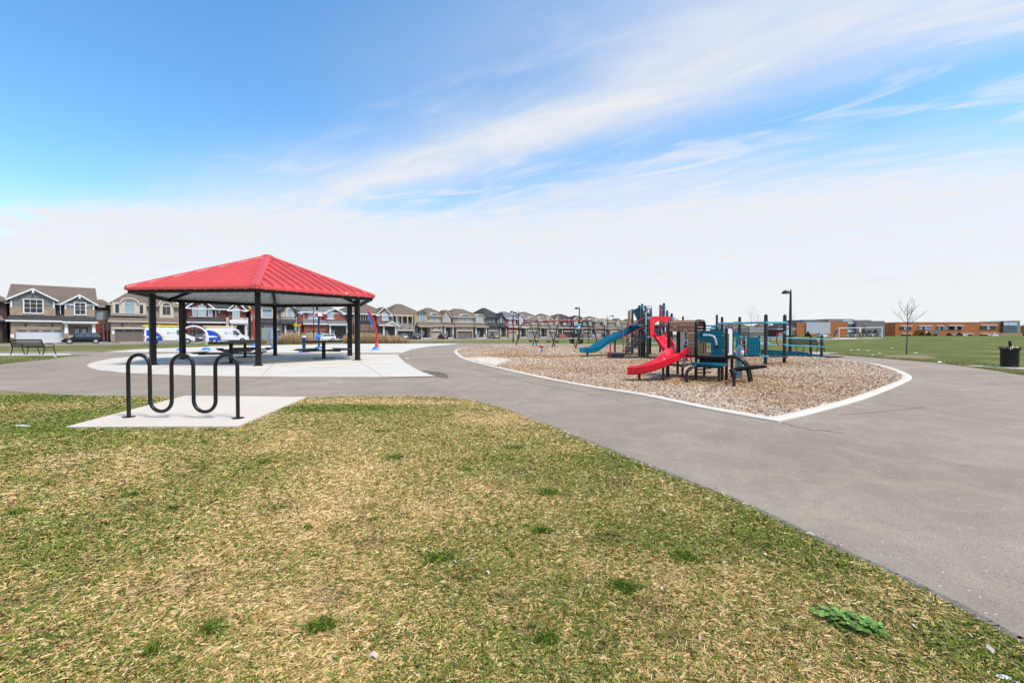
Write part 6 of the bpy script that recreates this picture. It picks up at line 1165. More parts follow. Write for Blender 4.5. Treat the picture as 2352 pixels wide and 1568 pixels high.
# ------------------------------------------------------------ vehicles
paints = {}
def paint(n, c, met=.0): return M('car_paint_'+n, c, .28, met, .04, 1, coat=.7)
def car(label, pos, rz, kind, pt, cat=None, z=None):
    X_, Y_ = pos; t = thing({'suv': 'parked_suv', 'hatch': 'parked_hatchback', 'sedan': 'parked_car', 'pickup': 'parked_pickup'}[kind], label, cat or 'car', (X_, Y_, (zg(X_, Y_) if z is None else z)+.05), rz, 'vehicles parked along the street')
    L, hw, H = {'suv': (4.7, .92, 1.70), 'hatch': (4.2, .88, 1.55), 'sedan': (4.7, .9, 1.45), 'pickup': (5.6, .98, 1.85)}[kind]; x0, x1 = -L/2, L/2; bz = .60*H if kind != 'sedan' else .64*H; wr = .36 if kind in ('suv', 'pickup') else .32; wx = L*.30
    # lower body: cross-sections along the length (front is +x)
    prof = [(x0, .42, bz*.80, .80), (x0+.08, .30, bz*.93, .93), (x0+.5, .24, bz, 1), (x0+1.4, .22, bz, 1), (.3, .22, bz*.985, 1), (x1-1.35, .22, bz*.96, 1), (x1-.9, .22, bz*.88, .99), (x1-.35, .24, bz*.80, .95), (x1-.07, .28, bz*.66, .86), (x1, .36, bz*.56, .74)]
    mb = MB()
    for x, zl, zh, k in prof:
        w_ = hw*k; mb.v += [(x, -w_*.92, zl), (x, -w_, zl+(zh-zl)*.35), (x, -w_*.985, zl+(zh-zl)*.75), (x, -w_*.90, zh), (x, w_*.90, zh), (x, w_*.985, zl+(zh-zl)*.75), (x, w_, zl+(zh-zl)*.35), (x, w_*.92, zl)]
    n = len(prof); mb.f = [(i*8+j, i*8+(j+1) % 8, (i+1)*8+(j+1) % 8, (i+1)*8+j) for i in range(n-1) for j in range(8)]+[tuple(range(8)), tuple(range((n-1)*8, n*8))[::-1]]; mb.mi = [0]*len(mb.f); part('body', mb, pt, t, 35)
    # cabin
    if kind == 'pickup': g = [(-.75, bz-.03), (-.62, H), (.75, H), (1.35, bz-.03)]; part('bed_rim', MB().bx(x0+.1, -.8, -hw*.9, -hw*.8, bz-.02, bz+.12).bx(x0+.1, -.8, hw*.8, hw*.9, bz-.02, bz+.12).bx(x0+.05, x0+.15, -hw*.9, hw*.9, bz-.02, bz+.12), pt, t)
    else: g = {'suv': [(x0+.10, bz-.03), (x0+.42, H-.04), (x0+.9, H), (.15, H-.02), (.55, H-.10), (1.25, bz-.05)], 'hatch': [(x0+.06, bz-.03), (x0+.5, H-.06), (x0+1.1, H), (.2, H-.02), (.5, H-.1), (1.3, bz-.06)], 'sedan': [(x0+.55, bz-.03), (x0+1.25, H-.05), (x0+1.8, H), (.2, H-.02), (.45, H-.08), (1.2, bz-.05)]}[kind]
    f = lambda z: hw*(.90-.17*max(0, (z-bz)/(H-bz))); k = len(g); mb = MB(); mb.v = [(x, -f(z), z) for x, z in g]+[(x, f(z), z) for x, z in g]
    mb.f = [(i, (i+1) % k, k+(i+1) % k, k+i)[::-1] for i in range(k)]+[tuple(range(k)), tuple(range(k, 2*k))[::-1]]; mb.mi = [0]*len(mb.f); part('cabin', mb, pt, t, 30)
    xm = sum(p[0] for p in g)/k; zm = bz+(H-bz)*.42; wp = [(xm+(x-xm)*.90, zm+(z-zm)*.78) for x, z in g]; wp = [(x, max(z, bz+.03)) for x, z in wp]
    for s_ in (-1, 1):
        xs_ = sorted(p[0] for p in wp); cuts = [xs_[0]-.1, (xs_[0]+xs_[-1])/2-.45, (xs_[0]+xs_[-1])/2+.3, xs_[-1]+.1] if kind != 'pickup' else [xs_[0]-.1, (xs_[0]+xs_[-1])/2, xs_[-1]+.1]
        for ca, cb in zip(cuts, cuts[1:]):
            pl = wp[:]
            for lim, sg in ((ca+.035, 1), (cb-.035, -1)):
                o = []
                for i in range(len(pl)):
                    a, b = pl[i], pl[(i+1) % len(pl)]; ia, ib = (a[0]-lim)*sg >= 0, (b[0]-lim)*sg >= 0
                    if ia: o.append(a)
                    if ia != ib: tt = (lim-a[0])/(b[0]-a[0]); o.append((lim, a[1]+(b[1]-a[1])*tt))
                pl = o
            if len(pl) > 2: mb = MB(); mb.add([(x, s_*(f(z)+.006), z) for x, z in pl], [tuple(range(len(pl)))[::s_]]); part('side_window', mb, car_gl, t)
    def scr(nm, a, b): mb = MB(); (xa, z_a), (xb, z_b) = a, b; q = lambda u: (xa+(xb-xa)*u, z_a+(z_b-z_a)*u); (xa, z_a), (xb, z_b) = q(.12), q(.9); nx = Vector((z_b-z_a, -(xb-xa))).normalized()*.008; nx = nx if (nx.x > 0) == (nm == 'windscreen') else -nx; mb.add([(xa+nx.x, -f(z_a)*.92, z_a+nx.y), (xa+nx.x, f(z_a)*.92, z_a+nx.y), (xb+nx.x, f(z_b)*.92, z_b+nx.y), (xb+nx.x, -f(z_b)*.92, z_b+nx.y)], [(0, 1, 2, 3)]); part(nm, mb, car_gl, t)
    scr('windscreen', g[-1], g[-2]); scr('rear_window', g[0], g[1])
    for sx in (-wx-.05, wx+.05):
        for s_ in (-1, 1):
            arch = part('wheel_arch', MB().tube([(sx, s_*(hw-.10), wr+.02), (sx, s_*(hw+.005), wr+.02)], wr+.07, 18), black_flat, t); o = part('wheel', MB().tube([(sx, s_*(hw-.2), wr), (sx, s_*(hw-.185), wr), (sx, s_*(hw+.0), wr), (sx, s_*(hw+.015), wr)], [wr*.9, wr, wr, wr*.86], 20), rubber, t, 40)
            part('rim', MB().tube([(sx, s_*(hw+.012), wr), (sx, s_*(hw+.022), wr)], [wr*.68, wr*.62], 16), alloy, o)
    for s_ in (-1, 1):
        part('head_light', MB().box((x1-.16, s_*hw*.68, bz*.70), (.22, hw*.36, .15), -s_*.35), lamp_w, t); part('tail_light', MB().box((x0+.03, s_*hw*.74, bz*.84), (.12, hw*.26, .24)), lamp_r, t); part('mirror', MB().box((.95, s_*(hw+.05), bz+.06), (.14, .18, .13)), pt, t)
    if kind == 'suv':
        for s_ in (-1, 1): part('roof_rail', MB().tube([(x0+.7, s_*hw*.66, H-.01), (x0+.85, s_*hw*.66, H+.04), (.1, s_*hw*.66, H+.03), (.25, s_*hw*.66, H-.03)], .02, 6), chrome, t)
    part('bumper', MB().box((x0+.02, 0, .42), (.12, hw*1.7, .20)), black_flat, t); part('number_plate', MB().box((x0-.045, 0, .62), (.02, .5, .15)), white_t, t); part('grille', MB().box((x1-.03, 0, bz*.60), (.06, hw*.9, .16)), black_flat, t); return t
def on_line(x, nd):    # point on a street-parallel line at picture column x
    s_ = spx(x, nd-N0); return st(s_, nd)
BK, DG, SV, WH, RD, BG, BL, GY = M('car_paint_black', (.004, .004, .005), .35, 0, .04, 1, coat=.25, spec=.3), paint('dark_grey', (.03, .03, .034), .3), paint('silver', (.42, .44, .48), .4), paint('white', (.75, .75, .75)), paint('orange_red', (.45, .05, .02)), paint('beige', (.38, .33, .26), .3), paint('dark_blue', (.012, .014, .06), .2), paint('grey', (.16, .17, .19), .4)
p = on_line(190, 96.5); car('black SUV facing left in front of the grey sided house', p, TH+PI, 'suv', BK)
def drive(x, kind, pt, label, nd=106, rz=PI/2, dz=0): p = on_line(x, nd); return car(label, p, TH+rz, kind, pt)
drive(456, 'sedan', GY, 'grey car half hidden in the dark garage mouth between the two vans', 109); drive(548, 'sedan', DG, 'dark car beyond the nose of the second van', 101, 0)
drive(668, 'sedan', WH, 'low white car half hidden by dry grasses below the solar sign', 96, 0.0); drive(747, 'hatch', WH, 'white car behind the post of the umbrella fountain', 96.5, PI); drive(803, 'sedan', BL, 'dark blue car right of the red brick house', 104, PI*.75)
drive(926, 'sedan', SV, 'silver sedan seen from behind on the loggia house drive', 103, PI*.42); drive(953, 'suv', DG, 'dark grey SUV beside the silver sedan', 104.5, PI*.42); drive(1017, 'hatch', BK, 'black hatchback parked before the beige gabled house', 102, PI*.42); drive(1134, 'suv', BG, 'beige SUV parked before the charcoal-roofed house', 101, PI*.40)
drive(1290, 'hatch', RD, 'orange-red car seen through the middle swing bay', 102, 0); drive(1326, 'suv', BK, 'black SUV behind the bucket swings', 103, PI*.4); drive(1362, 'sedan', SV, 'silver car with white roof right of the notice lamp', 99, 0.1); drive(1390, 'suv', BK, 'black car beyond the right end of the swing frame', 102, .2); drive(1413, 'pickup', BK, 'dark pickup left of the blue slide', 98, .1); drive(1421, 'pickup', GY, 'silver-grey pickup above the blue slide curve', 104, 0.)
drive(1432, 'suv', WH, 'white SUV at the top of the blue slide', 102, .3)
car('white car parked by the lavender school wall', (xat(1889-0, 170), 170), .3, 'suv', WH, z=-1.4+1.0); car('long white car below the school windows', (xat(2300-12, 150), 150), 0.05, 'sedan', WH, z=-.15); car('second white car below the school windows, left of the first evergreens', (xat(2205, 170), 170), 0.05, 'sedan', WH, z=-.05)
# vans with ladders
van_bl = M('van_blue_print', (.0, .07, .48), .3, 0, .03, 1); van_ye = M('van_yellow_print', (.85, .5, .03), .3, 0, .03, 1); van_w = paint('van_white', (.72, .74, .76)); van_g = M('van_door_gap', (.35, .36, .38), .5)
def van(label, x, nd, lad_mat, lad_label, L=6.4, H=2.55):
    p = on_line(x, nd); t = thing('service_van', label, 'van', (p.x, p.y, zg(p.x, p.y)+.05), TH, 'white service vans with roof ladders'); hw = .98
    P = [(-L/2, .42), (-L/2, 1.0), (-L/2+.04, 1.6), (-L/2+.14, H-.14), (-L/2+.30, H-.02), (-L/2+1.2, H), (L/2-2.3, H), (L/2-2.0, H-.06), (L/2-1.75, H-.22), (L/2-1.05, 1.30+.12), (L/2-.55, 1.22), (L/2-.15, 1.05), (L/2, .80), (L/2, .42), (L/2-.1, .34), (-L/2+.1, .34)]
    k = len(P); fy = lambda z: hw*(1-.09*max(0, (z-1.1)/(H-1.1))); mb = MB(); mb.v = [(x_, -fy(z), z) for x_, z in P]+[(x_, fy(z), z) for x_, z in P]; mb.f = [(i, (i+1) % k, k+(i+1) % k, k+i) for i in range(k)]
    for tr in tessellate_polygon([[Vector((a, b, 0)) for a, b in P]]): mb.f += [tuple(tr), tuple(i+k for i in tr)[::-1]]
    mb.mi = [0]*len(mb.f); part('body', mb, van_w, t, 32, bevel=.05)
    def decal(nm, pl, mt, s_=-1, off=.006, par=t): mb = MB(); mb.prism([(x_, s_*(fy(z)+off), z) for x_, z in pl], (0, 0, 0), (0, s_*.006, 0)); return part(nm, mb, mt, par)
    for s_ in (-1, 1):
        n_ = 8; arc = [(-L/2+1.95*math.sin(PI/2*i/n_)**.9+.30, .45+1.68*math.cos(PI/2*i/n_)) for i in range(n_+1)]; ya = [(-L/2+2.06*math.sin(PI/2*i/n_)**.9+.40, .66+1.42*math.cos(PI/2*i/n_)) for i in range(n_+1)]
        decal('yellow_swoosh', ya+[(-L/2+.8, .62)], van_ye, s_, .004); decal('blue_swoosh', [(-L/2+.30, .45)]+arc, van_bl, s_, .012)
        decal('side_window', [(L/2-2.35, 1.38), (L/2-1.25, 1.38), (L/2-1.8, 2.0), (L/2-2.0, 2.12), (L/2-2.35, 2.14)], car_gl, s_, .006); decal('door_seam', [(-.55, .5), (-.53, .5), (-.53, 2.2), (-.55, 2.2)], van_g, s_); decal('door_seam', [(L/2-2.45, .5), (L/2-2.43, .5), (L/2-2.43, 2.2), (L/2-2.45, 2.2)], van_g, s_); decal('door_track', [(-2.0, 1.10), (-.55, 1.10), (-.55, 1.15), (-2.0, 1.15)], van_g, s_); decal('side_trim', [(-L/2+.2, .40), (L/2-.3, .40), (L/2-.3, .50), (-L/2+.2, .50)], black_flat, s_)
        decal('handle', [(.95, 1.12), (1.2, 1.12), (1.2, 1.18), (.95, 1.18)], black_flat, s_)
        for sx in (-L/2+1.3, L/2-1.0):
            part('wheel_arch', MB().tube([(sx, s_*(hw-.1), .37), (sx, s_*(hw+.004), .37)], .44, 18), black_flat, t); o = part('wheel', MB().tube([(sx, s_*(hw-.2), .35), (sx, s_*(hw+.015), .35)], .35, 18), rubber, t, 40); part('rim', MB().tube([(sx, s_*(hw+.01), .35), (sx, s_*(hw+.024), .35)], .22, 14), alloy, o)
        for z0, z1, mt in ((.62, .78, lamp_r), (.79, .95, lamp_w), (.96, 1.18, lamp_r)): part('tail_light', MB().box((-L/2+.05, s_*(hw-.06), (z0+z1)/2), (.16, .17, z1-z0-.01)), mt, t)
        part('rear_window', MB().box((-L/2+.075, s_*.42, 1.75), (.10, .62, .55)), car_gl, t); part('head_light', MB().box((L/2-.12, s_*hw*.74, .98), (.3, .35, .22)), lamp_w, t); part('mirror', MB().box((L/2-1.75, s_*(hw+.12), 1.45), (.14, .2, .34)), black_flat, t)
    sc_ = MB(); xa, za_ = L/2-1.72, H-.26; xb, zb2 = L/2-1.08, 1.46; sc_.add([(xa+.02, -.78, za_), (xb+.02, -.86, zb2), (xb+.02, .86, zb2), (xa+.02, .78, za_)], [(0, 1, 2, 3)]); part('windscreen', sc_, car_gl, t); part('bumper', MB().box((-L/2-.02, 0, .45), (.14, 1.9, .2)), M('grey_bumper', (.3, .3, .3), .6), t)
    # lettering and square emblem on the park side
    lg = decal('emblem', [(-.40, 1.50), (-.08, 1.50), (-.08, 1.78), (-.40, 1.78)], M('logo_blue', (.03, .07, .25), .4)); part('emblem_mark', MB().prism([(-.36, -fy(1.62)-.014, 1.57), (-.11, -fy(1.62)-.014, 1.57), (-.11, -fy(1.62)-.014, 1.63), (-.25, -fy(1.62)-.014, 1.72), (-.36, -fy(1.62)-.014, 1.66)], (0, 0, 0), (0, -.004, 0)), white_t, lg)
    cu = bpy.data.curves.new('n', 'FONT'); cu.body = 'PowerTech'; cu.size = .27; cu.extrude = .003; o_ = bpy.data.objects.new('n', cu); COL.objects.link(o_); dg = bpy.context.evaluated_depsgraph_get(); me = bpy.data.meshes.new_from_object(o_.evaluated_get(dg)); bpy.data.objects.remove(o_); me.materials.clear(); me.materials.append(MATS['logo_blue']); q = link('lettering', me, t); q.rotation_euler = (PI/2-.06, 0, 0); q.location = (.02, -fy(1.7)-.012, 1.58)
    for x_ in (-L/2+.7, -.3, L/2-2.5): part('roof_rack', MB().bx(x_-.04, x_+.04, -.75, .75, H+.04, H+.10).bx(x_-.04, x_+.04, -.75, -.70, H-.02, H+.04).bx(x_-.04, x_+.04, .70, .75, H-.02, H+.04), galv, t)
    la = thing('ladder', lad_label, 'ladder', (p.x, p.y, zg(p.x, p.y)+.05+H+.11), TH, 'ladders on the van roofs'); x0, x1 = -L/2-.15, L/2-1.75
    for y_ in (-.55, -.15): part('rail', MB().bx(x0, x1, y_-.035, y_+.035, 0, .22), lad_mat, la)
    for i in range(14): x_ = x0+.2+(x1-x0-.4)*i/13; part('rung', MB().cyl((x_, -.514, .10), (x_, -.186, .10), .022, n=6), lad_mat, la)
    return t
van('white service van with blue swoosh on the left, partly behind pavilion posts', cR1(1130, 0)[0], 88.2, yellow_l, 'bright yellow ladder on the left van'); van('white service van with blue and yellow swoosh behind the picnic table', cR2(850, 0)[0], 88.2, yellow_p, 'pale yellow ladder on the right van')

# ------------------------------------------------------------ trees, grasses, shrubs
def bare_tree(label, x, y, z, H, mat, seed, spread=.55, fork=.30, group='bare young trees', thick=.03, nb=9):
    r_ = random.Random(seed); t = thing('bare_tree', label, 'tree', (x, y, z), r_.uniform(0, 6), group); tr = [(0, 0, -.05), (.01*H, 0, H*.2), (0, .008*H, H*.45), (-.012*H, 0, H*.7), (.0, 0, H*.97)]
    part('trunk', MB().tube(tr, [thick*1.1, thick, thick*.8, thick*.42, thick*.1], 8), mat, t, 60); mb = MB(); sub = MB()
    def br(m_, p, d, L, r0, dep):
        pts = [p]; q = Vector(p); dd = Vector(d)
        for i in range(4): dd = (dd+Vector((r_.uniform(-.16, .16), r_.uniform(-.16, .16), .10))).normalized(); q = q+dd*L/4; pts.append(q.copy())
        m_.tube(pts, [r0*(1-.2*i) for i in range(5)], 5, cap=False)
        if dep > 0:
            for k in range(3 if dep > 1 else 2+(dep > 0)): i = r_.randint(1, 3); a = r_.uniform(0, 2*PI); e_ = (dd+Vector((math.cos(a), math.sin(a), r_.uniform(-.1, .5)))*.75).normalized(); br(sub, pts[i], e_, L*r_.uniform(.35, .6), r0*.5, dep-1)
    for i in range(nb):
        z_ = H*(fork+(.9-fork)*(i+.5)/nb); a = i*2.4+r_.uniform(-.4, .4); k = 1-.55*(i/nb); d = Vector((math.cos(a)*spread*1.3, math.sin(a)*spread*1.3, .8)); m1 = MB(); br(m1, Vector((0, 0, z_)), d.normalized(), H*.42*k, thick*.42*k, 2); part('branch', m1, mat, t, 60)
    o = part('twigs', sub, mat, t); o['kind'] = 'stuff'; return t
p = gp(2082.5, 820.9); bare_tree('slender bare young tree at the path edge in front of the field', p.x, p.y, zg(p.x, p.y), zat(692, p.y), bark_g, 5, .72, .50, thick=.036, nb=10)
mb = MB(); rg_ = 20
mb.v = [(0, 0, .13)]+[(r*1.5*math.cos(2*PI*k/rg_)*(1+.08*math.sin(3*k)), r*.75*math.sin(2*PI*k/rg_), z) for r, z in ((.5, .10), (1, -.02)) for k in range(rg_)]
mb.f = [(0, 1+k, 1+(k+1) % rg_) for k in range(rg_)]+[(1+k, 21+k, 21+(k+1) % rg_, 1+(k+1) % rg_) for k in range(rg_)]; mb.mi = [0]*len(mb.f)
single('mulch_mound', mb, M('dry_mulch', (.22, .17, .10), .95, 0, .35, 12, .8, 40), 'low mound of dry mulch round the young tree', 'mound', (p.x, p.y, zg(p.x, p.y)), 0, None, 60)
for lab, x, D, yt, sd_, sp_ in (('tall bare tree far behind the climbing bars, left', cX(900, 0)[0], 150, cX(0, 170)[1], 3, .38), ('bare tree far behind the climbing bars, right of the tall one', cX(1060, 0)[0], 150, cX(0, 350)[1], 8, .4), ('faint bare tree beside the tall field lamp', cX(1905, 0)[0], 150, cX(0, 400)[1], 4, .4), ('faint bare tree between the brown playhouse and the houses', cG(1110, 0)[0], 160, cG(0, 440)[1], 6, .4)):
    X_ = xat(x, D); bare_tree(lab, X_, D, zg(X_, D), zat(yt, D)-zg(X_, D), bark, sd_, sp_, .3, 'bare trees far behind', .055, 8)
for lab, x, nd, yt, sd_ in (('bare street tree right of the black SUV', cA(1905, 0)[0], 95.5, cA(0, 690)[1], 21), ('second bare street tree right of the black SUV', cA(1970, 0)[0], 97, cA(0, 800)[1], 22), ('bare street tree behind the nose of the left van', cB(1570, 0)[0], 96, cB(0, 740)[1], 23), ('second bare street tree left of the right van', cB(1655, 0)[0], 97, cB(0, 830)[1], 24), ('bare shrubby tree beside the white portico', cR2(1500, 0)[0], 104, cR2(0, 760)[1], 25), ('bare street tree before the brown brick house', cD(935, 0)[0], 97, cD(0, 900)[1], 26),
                            ('thin street tree before the triple arched house', cE(700, 0)[0], 96, cE(0, 930)[1], 27), ('thin street tree before the grey-green house', cE(810, 0)[0], 97, cE(0, 960)[1], 28)):
    p = on_line(x, nd); z_ = zg(p.x, p.y); bare_tree(lab, p.x, p.y, z_, max(2.2, zat(yt, p.y)-z_), bark_g, sd_, .45, .42, 'bare street trees', .055, 8)
dry = vcol_mat('dry_grass_blade', .85, .2)
def tuft_grass(label, x, ybase, H, W_, n, seed, lean=0.):
    p = gp(x, ybase); D = p.y; g = np.random.default_rng(seed); a = g.uniform(0, 2*PI, n); ra = np.sqrt(g.random(n))*W_*.33; H *= 1.22; W_ *= .85; ln = H*g.uniform(.45, 1.05, n); sp_ = g.uniform(.05, .55, n)*W_/2; V = np.zeros((n, 6, 3)); b = g.uniform(0, 2*PI, n)
    for i, (f, ww) in enumerate(((0, 1), (.55, .8), (1, .25))):
        cx = ra*np.cos(a)+sp_*np.cos(a)*f**1.6+lean*f*f*H; cy = ra*np.sin(a)+sp_*np.sin(a)*f**1.6
        for j, s_ in enumerate((-1, 1)): V[:, i*2+j, 0] = cx+s_*np.cos(b)*.011*ww; V[:, i*2+j, 1] = cy+s_*np.sin(b)*.011*ww; V[:, i*2+j, 2] = ln*f*(1-.12*f)
    q = np.arange(n)[:, None]*6; F = np.concatenate([q+np.array([0, 2, 3, 1]), q+np.array([2, 4, 5, 3])]); c = np.array([(.62, .44, .24), (.52, .36, .19), (.72, .54, .33), (.42, .27, .14), (.66, .49, .28)])[g.integers(0, 5, n)]; c = np.repeat(c*g.uniform(.75, 1.15, (n, 1)), 6, 0)
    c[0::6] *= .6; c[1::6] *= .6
    o = np_mesh('ornamental_grass', V.reshape(-1, 3), F, c, dry, None, label, 'ornamental grass'); o.location = (p.x, p.y, zg(p.x, p.y)); o['group'] = 'dry ornamental grass clumps along the street bed'
gl_ = [(cD(u_, 0)[0], 788.4+(0 if u_ < 1300 else .2), h_, w_) for u_, h_, w_ in ((500, 1.0, 1.2), (600, 1.05, 1.3), (700, .8, 1.1), (790, 1.35, 1.7), (870, 1.25, 1.5), (950, 1.1, 1.4), (1010, 1.15, 1.3), (1090, 1.15, 1.3), (1150, 1.0, 1.2), (1215, 1.1, 1.0), (1310, .95, 1.2), (1405, .95, 1.0), (1520, .75, 1.0), (1610, .55, .7))] + [(cR3(u_, 0)[0], 789.5, h_, w_) for u_, h_, w_ in ((500, .9, 1.4), (620, .8, 1.3), (740, 1.2, 1.6), (850, 1.35, 1.7), (960, 1.3, 1.6), (1060, 1.2, 1.5), (1180, 1.0, 1.4), (1310, 1.25, 1.4), (1400, .8, 1.2), (1530, .7, 1.2))]+[(cR2(1930, 0)[0], 790, .7, 1.0), (cR2(1600, 0)[0], 790, .6, 1.)]
where = ['behind the right pavilion posts']*4+['left of the red leaf spray']*3+['right of the red leaf spray']*7+['below the solar crossing sign']*7+['behind the umbrella fountain']*3+['beside the grey cabinet']*2
order = ['first', 'second', 'third', 'fourth', 'fifth', 'sixth', 'seventh']; seen = {}
for i, ((x, y, h_, w_), wh) in enumerate(zip(gl_, where)):
    k = seen.get(wh, 0); seen[wh] = k+1; tuft_grass('tan dry grass clump, %s from the left %s' % (order[k], wh), x, y, h_, w_, 420, 40+i, .10*rnd.uniform(-.5, 1))
def evergreen(label, x, D, ytop, w_, seed):
    X_ = xat(x, D); z0 = zg(X_, D)-.1; H = zat(ytop, D)-z0; t = thing('evergreen_shrub', label, 'shrub', (X_, D, z0), 0, 'evergreens before the school'); g = np.random.default_rng(seed); n = 900; z = g.random(n)**1.3; a = g.uniform(0, 2*PI, n); rr = w_/2*(1-z)**.8*np.sqrt(g.uniform(.35, 1.05, n)); V = np.zeros((n, 3, 3)); s_ = .09+.12*(1-z)
    for j in range(3): V[:, j, 0] = rr*np.cos(a)+g.normal(0, s_, n); V[:, j, 1] = rr*np.sin(a)+g.normal(0, s_, n); V[:, j, 2] = .15+z*(H-.2)+g.normal(0, s_*.7, n)
    c = np.array([(.03, .055, .02), (.045, .08, .025), (.025, .045, .02), (.07, .09, .03)])[g.integers(0, 4, n)]; F = np.arange(n*3).reshape(-1, 3); o = np_mesh('foliage', V.reshape(-1, 3), F, np.repeat(c, 3, 0), dry, None); o.parent = t; part('trunk', MB().cyl((0, 0, -.1), (0, 0, H*.6), .07, .03, 7), bark, t)
for i, (lab, x, yt, w_) in enumerate((('small evergreen before the lavender wall, left', cI(145, 0)[0], iy(790), 2.2), ('low evergreen before the lavender wall, right', cI(360, 0)[0], iy(812), 1.6), ('pointed evergreen seen inside the goal mouth, left', cI(1168, 0)[0], iy(748), 3.4), ('pointed evergreen seen inside the goal mouth, right', cI(1383, 0)[0], iy(760), 3.2), ('dark evergreen left of the school entrance panel', cJ(475, 0)[0], jy(805), 2.6), ('dark evergreen at the school entrance panel', cJ(603, 0)[0], jy(803), 2.4), ('short evergreen left of the bare brick stretch', cJ(968, 0)[0], jy(820), 2.4), ('broad evergreen before the bare brick stretch', cJ(1167, 0)[0], jy(808), 3.2))): evergreen(lab, x, 150 if i > 1 else 185, yt, w_, 70+i)

# ------------------------------------------------------------ field things
D = 75; GX = lambda u: xat(iq(u), D); GZ = lambda v: zat(iy(v), D); gz = zg(GX(1100), D)+.0; gl = thing('football_goal', 'white football goal on the rise in front of the school', 'goal', (GX(1100), D, gz)); zt_ = GZ(735)
gpt = M('white_goal_paint', (.78, .78, .78), .4, 0, .04, 3)
for u_ in (715, 1503): z_ = zg(GX(u_), D); part('goal_post', MB().cyl((GX(u_), D, z_-.05), (GX(u_), D, zt_), .075 if u_ < 1000 else .09, n=10), gpt, gl, 50, world=True)
part('crossbar', MB().tube([(GX(705), D, zt_), (GX(1525), D, zt_+.12)], .06, 8), gpt, gl, 50, world=True)
for u_, v_ in ((690, 670), (735, 770), (1535, 1578)): part('brace', MB().tube([(GX(u_), D+.1, zt_-.02), (GX(v_), D+1.6, zg(GX(v_), D+1.6))], .035, 6), gpt, gl, 50, world=True)
part('ground_bar', MB().tube([(GX(670), D+1.0, gz+.08), (GX(1580), D+1.0, gz+.08)], .06, 6), gpt, gl, world=True)
nbd = thing('post_sign', 'white board on two wooden posts left of the goal', 'sign', (GX(838), D-3, zg(GX(838), D-3)))
for u_ in (815, 860): part('post', MB().bx(GX(u_)-.06, GX(u_)+.06, D-3.05, D-2.95, 0, zt_+.0), tan_pl, nbd, world=True)
part('board', MB().bx(GX(822), GX(852), D-3.12, D-3.06, GZ(808), GZ(732)), white_t, nbd, world=True)
def pale_table(u_, label, D=90):
    X_ = xat(iq(u_), D); t = thing('field_table', label, 'picnic table', (X_, D, zg(X_, D)), rnd.uniform(-.3, .3), 'pale picnic tables behind the goal'); part('top', MB().bx(-1., 1., -.4, .4, .72, .78), galv, t)
    for s_ in (-1, 1): part('bench', MB().bx(-1., 1., s_*.75-.14, s_*.75+.14, .43, .48), galv, t)
    for x_ in (-.7, .7): part('leg_frame', MB().beam((x_, -.7, 0), (x_, -.25, .72), .06).beam((x_, .7, 0), (x_, .25, .72), .06).bx(x_-.03, x_+.03, -.85, .85, .40, .43), galv, t)
pale_table(930, 'pale picnic table behind the left of the goal mouth'); pale_table(1040, 'pale picnic table near the middle of the goal mouth', 92); pale_table(1245, 'pale picnic table right of the goal middle', 86); pale_table(1390, 'pale picnic table behind the right of the goal mouth', 88)
cf = thing('court_fence', 'black chain-link court fence behind the swings and slide', 'fence', (xat(1400, 58), 58, 0)); fp = [(cF(732, 0)[0], 54), (cF(910, 0)[0], 55.5), (cF(1010, 0)[0], 56.5), (cF(1305, 0)[0], 59), (cF(1625, 0)[0], 61), (1560, 64), (1640, 67), (1720, 70), (1770, 72)]; FP = [Vector((xat(x, D_), D_, 0)) for x, D_ in fp]
for q in FP: part('post', MB().cyl((q.x, q.y, -.1), (q.x, q.y, 2.45), .045, n=8), black_flat, cf, world=True)
for z_ in (2.42, .05): 
    for a, b in zip(FP, FP[1:]): part('rail', MB().tube([a+Vector((0, 0, z_)), b+Vector((0, 0, z_))], .022, 6), black_flat, cf, world=True)
mb = MB()
for a, b in zip(FP, FP[1:]):
    d_ = b-a; n_ = int(d_.length/.22)
    for i in range(n_):
        for s_ in (0, 1):
            p0 = a+d_*(i/n_)+Vector((0, 0, .08 if s_ else 2.38)); e_ = min(1, (i+10)/n_); f_ = (e_-i/n_)/(10/n_); p1 = a+d_*e_+Vector((0, 0, (.08+2.3*f_) if s_ else 2.38-2.3*f_)); mb.beam(p0, p1, .004)
o = part('wire_mesh', mb, M('fence_wire', (.03, .03, .03), .5), cf, world=True); o['kind'] = 'stuff'
# kids-at-play sign
p = on_line(cE(1675, 0)[0], 84); z_ = zg(p.x, p.y); sg = thing('playground_sign', 'yellow diamond playground sign left of the swing frame', 'road sign', (p.x, p.y, z_)); zc = zat(cE(0, 1023)[1], p.y)-z_; hw_ = (at(*cE(1704, 1023), p.y).x-at(*cE(1648, 1023), p.y).x)/2
part('post', MB().cyl((0, 0, 0), (0, 0, zc-.1), .035, n=8), galv, sg); part('plate', MB().prism([(-hw_*1.2, 0, zc), (0, 0, zc-hw_*1.35), (hw_*1.2, 0, zc), (0, 0, zc+hw_*1.35)], (0, -.05, 0), (0, -.02, 0)), yellow_b, sg); part('pictogram', MB().box((0, -.055, zc), (hw_*.7, .006, hw_*.7)), white_t, sg)
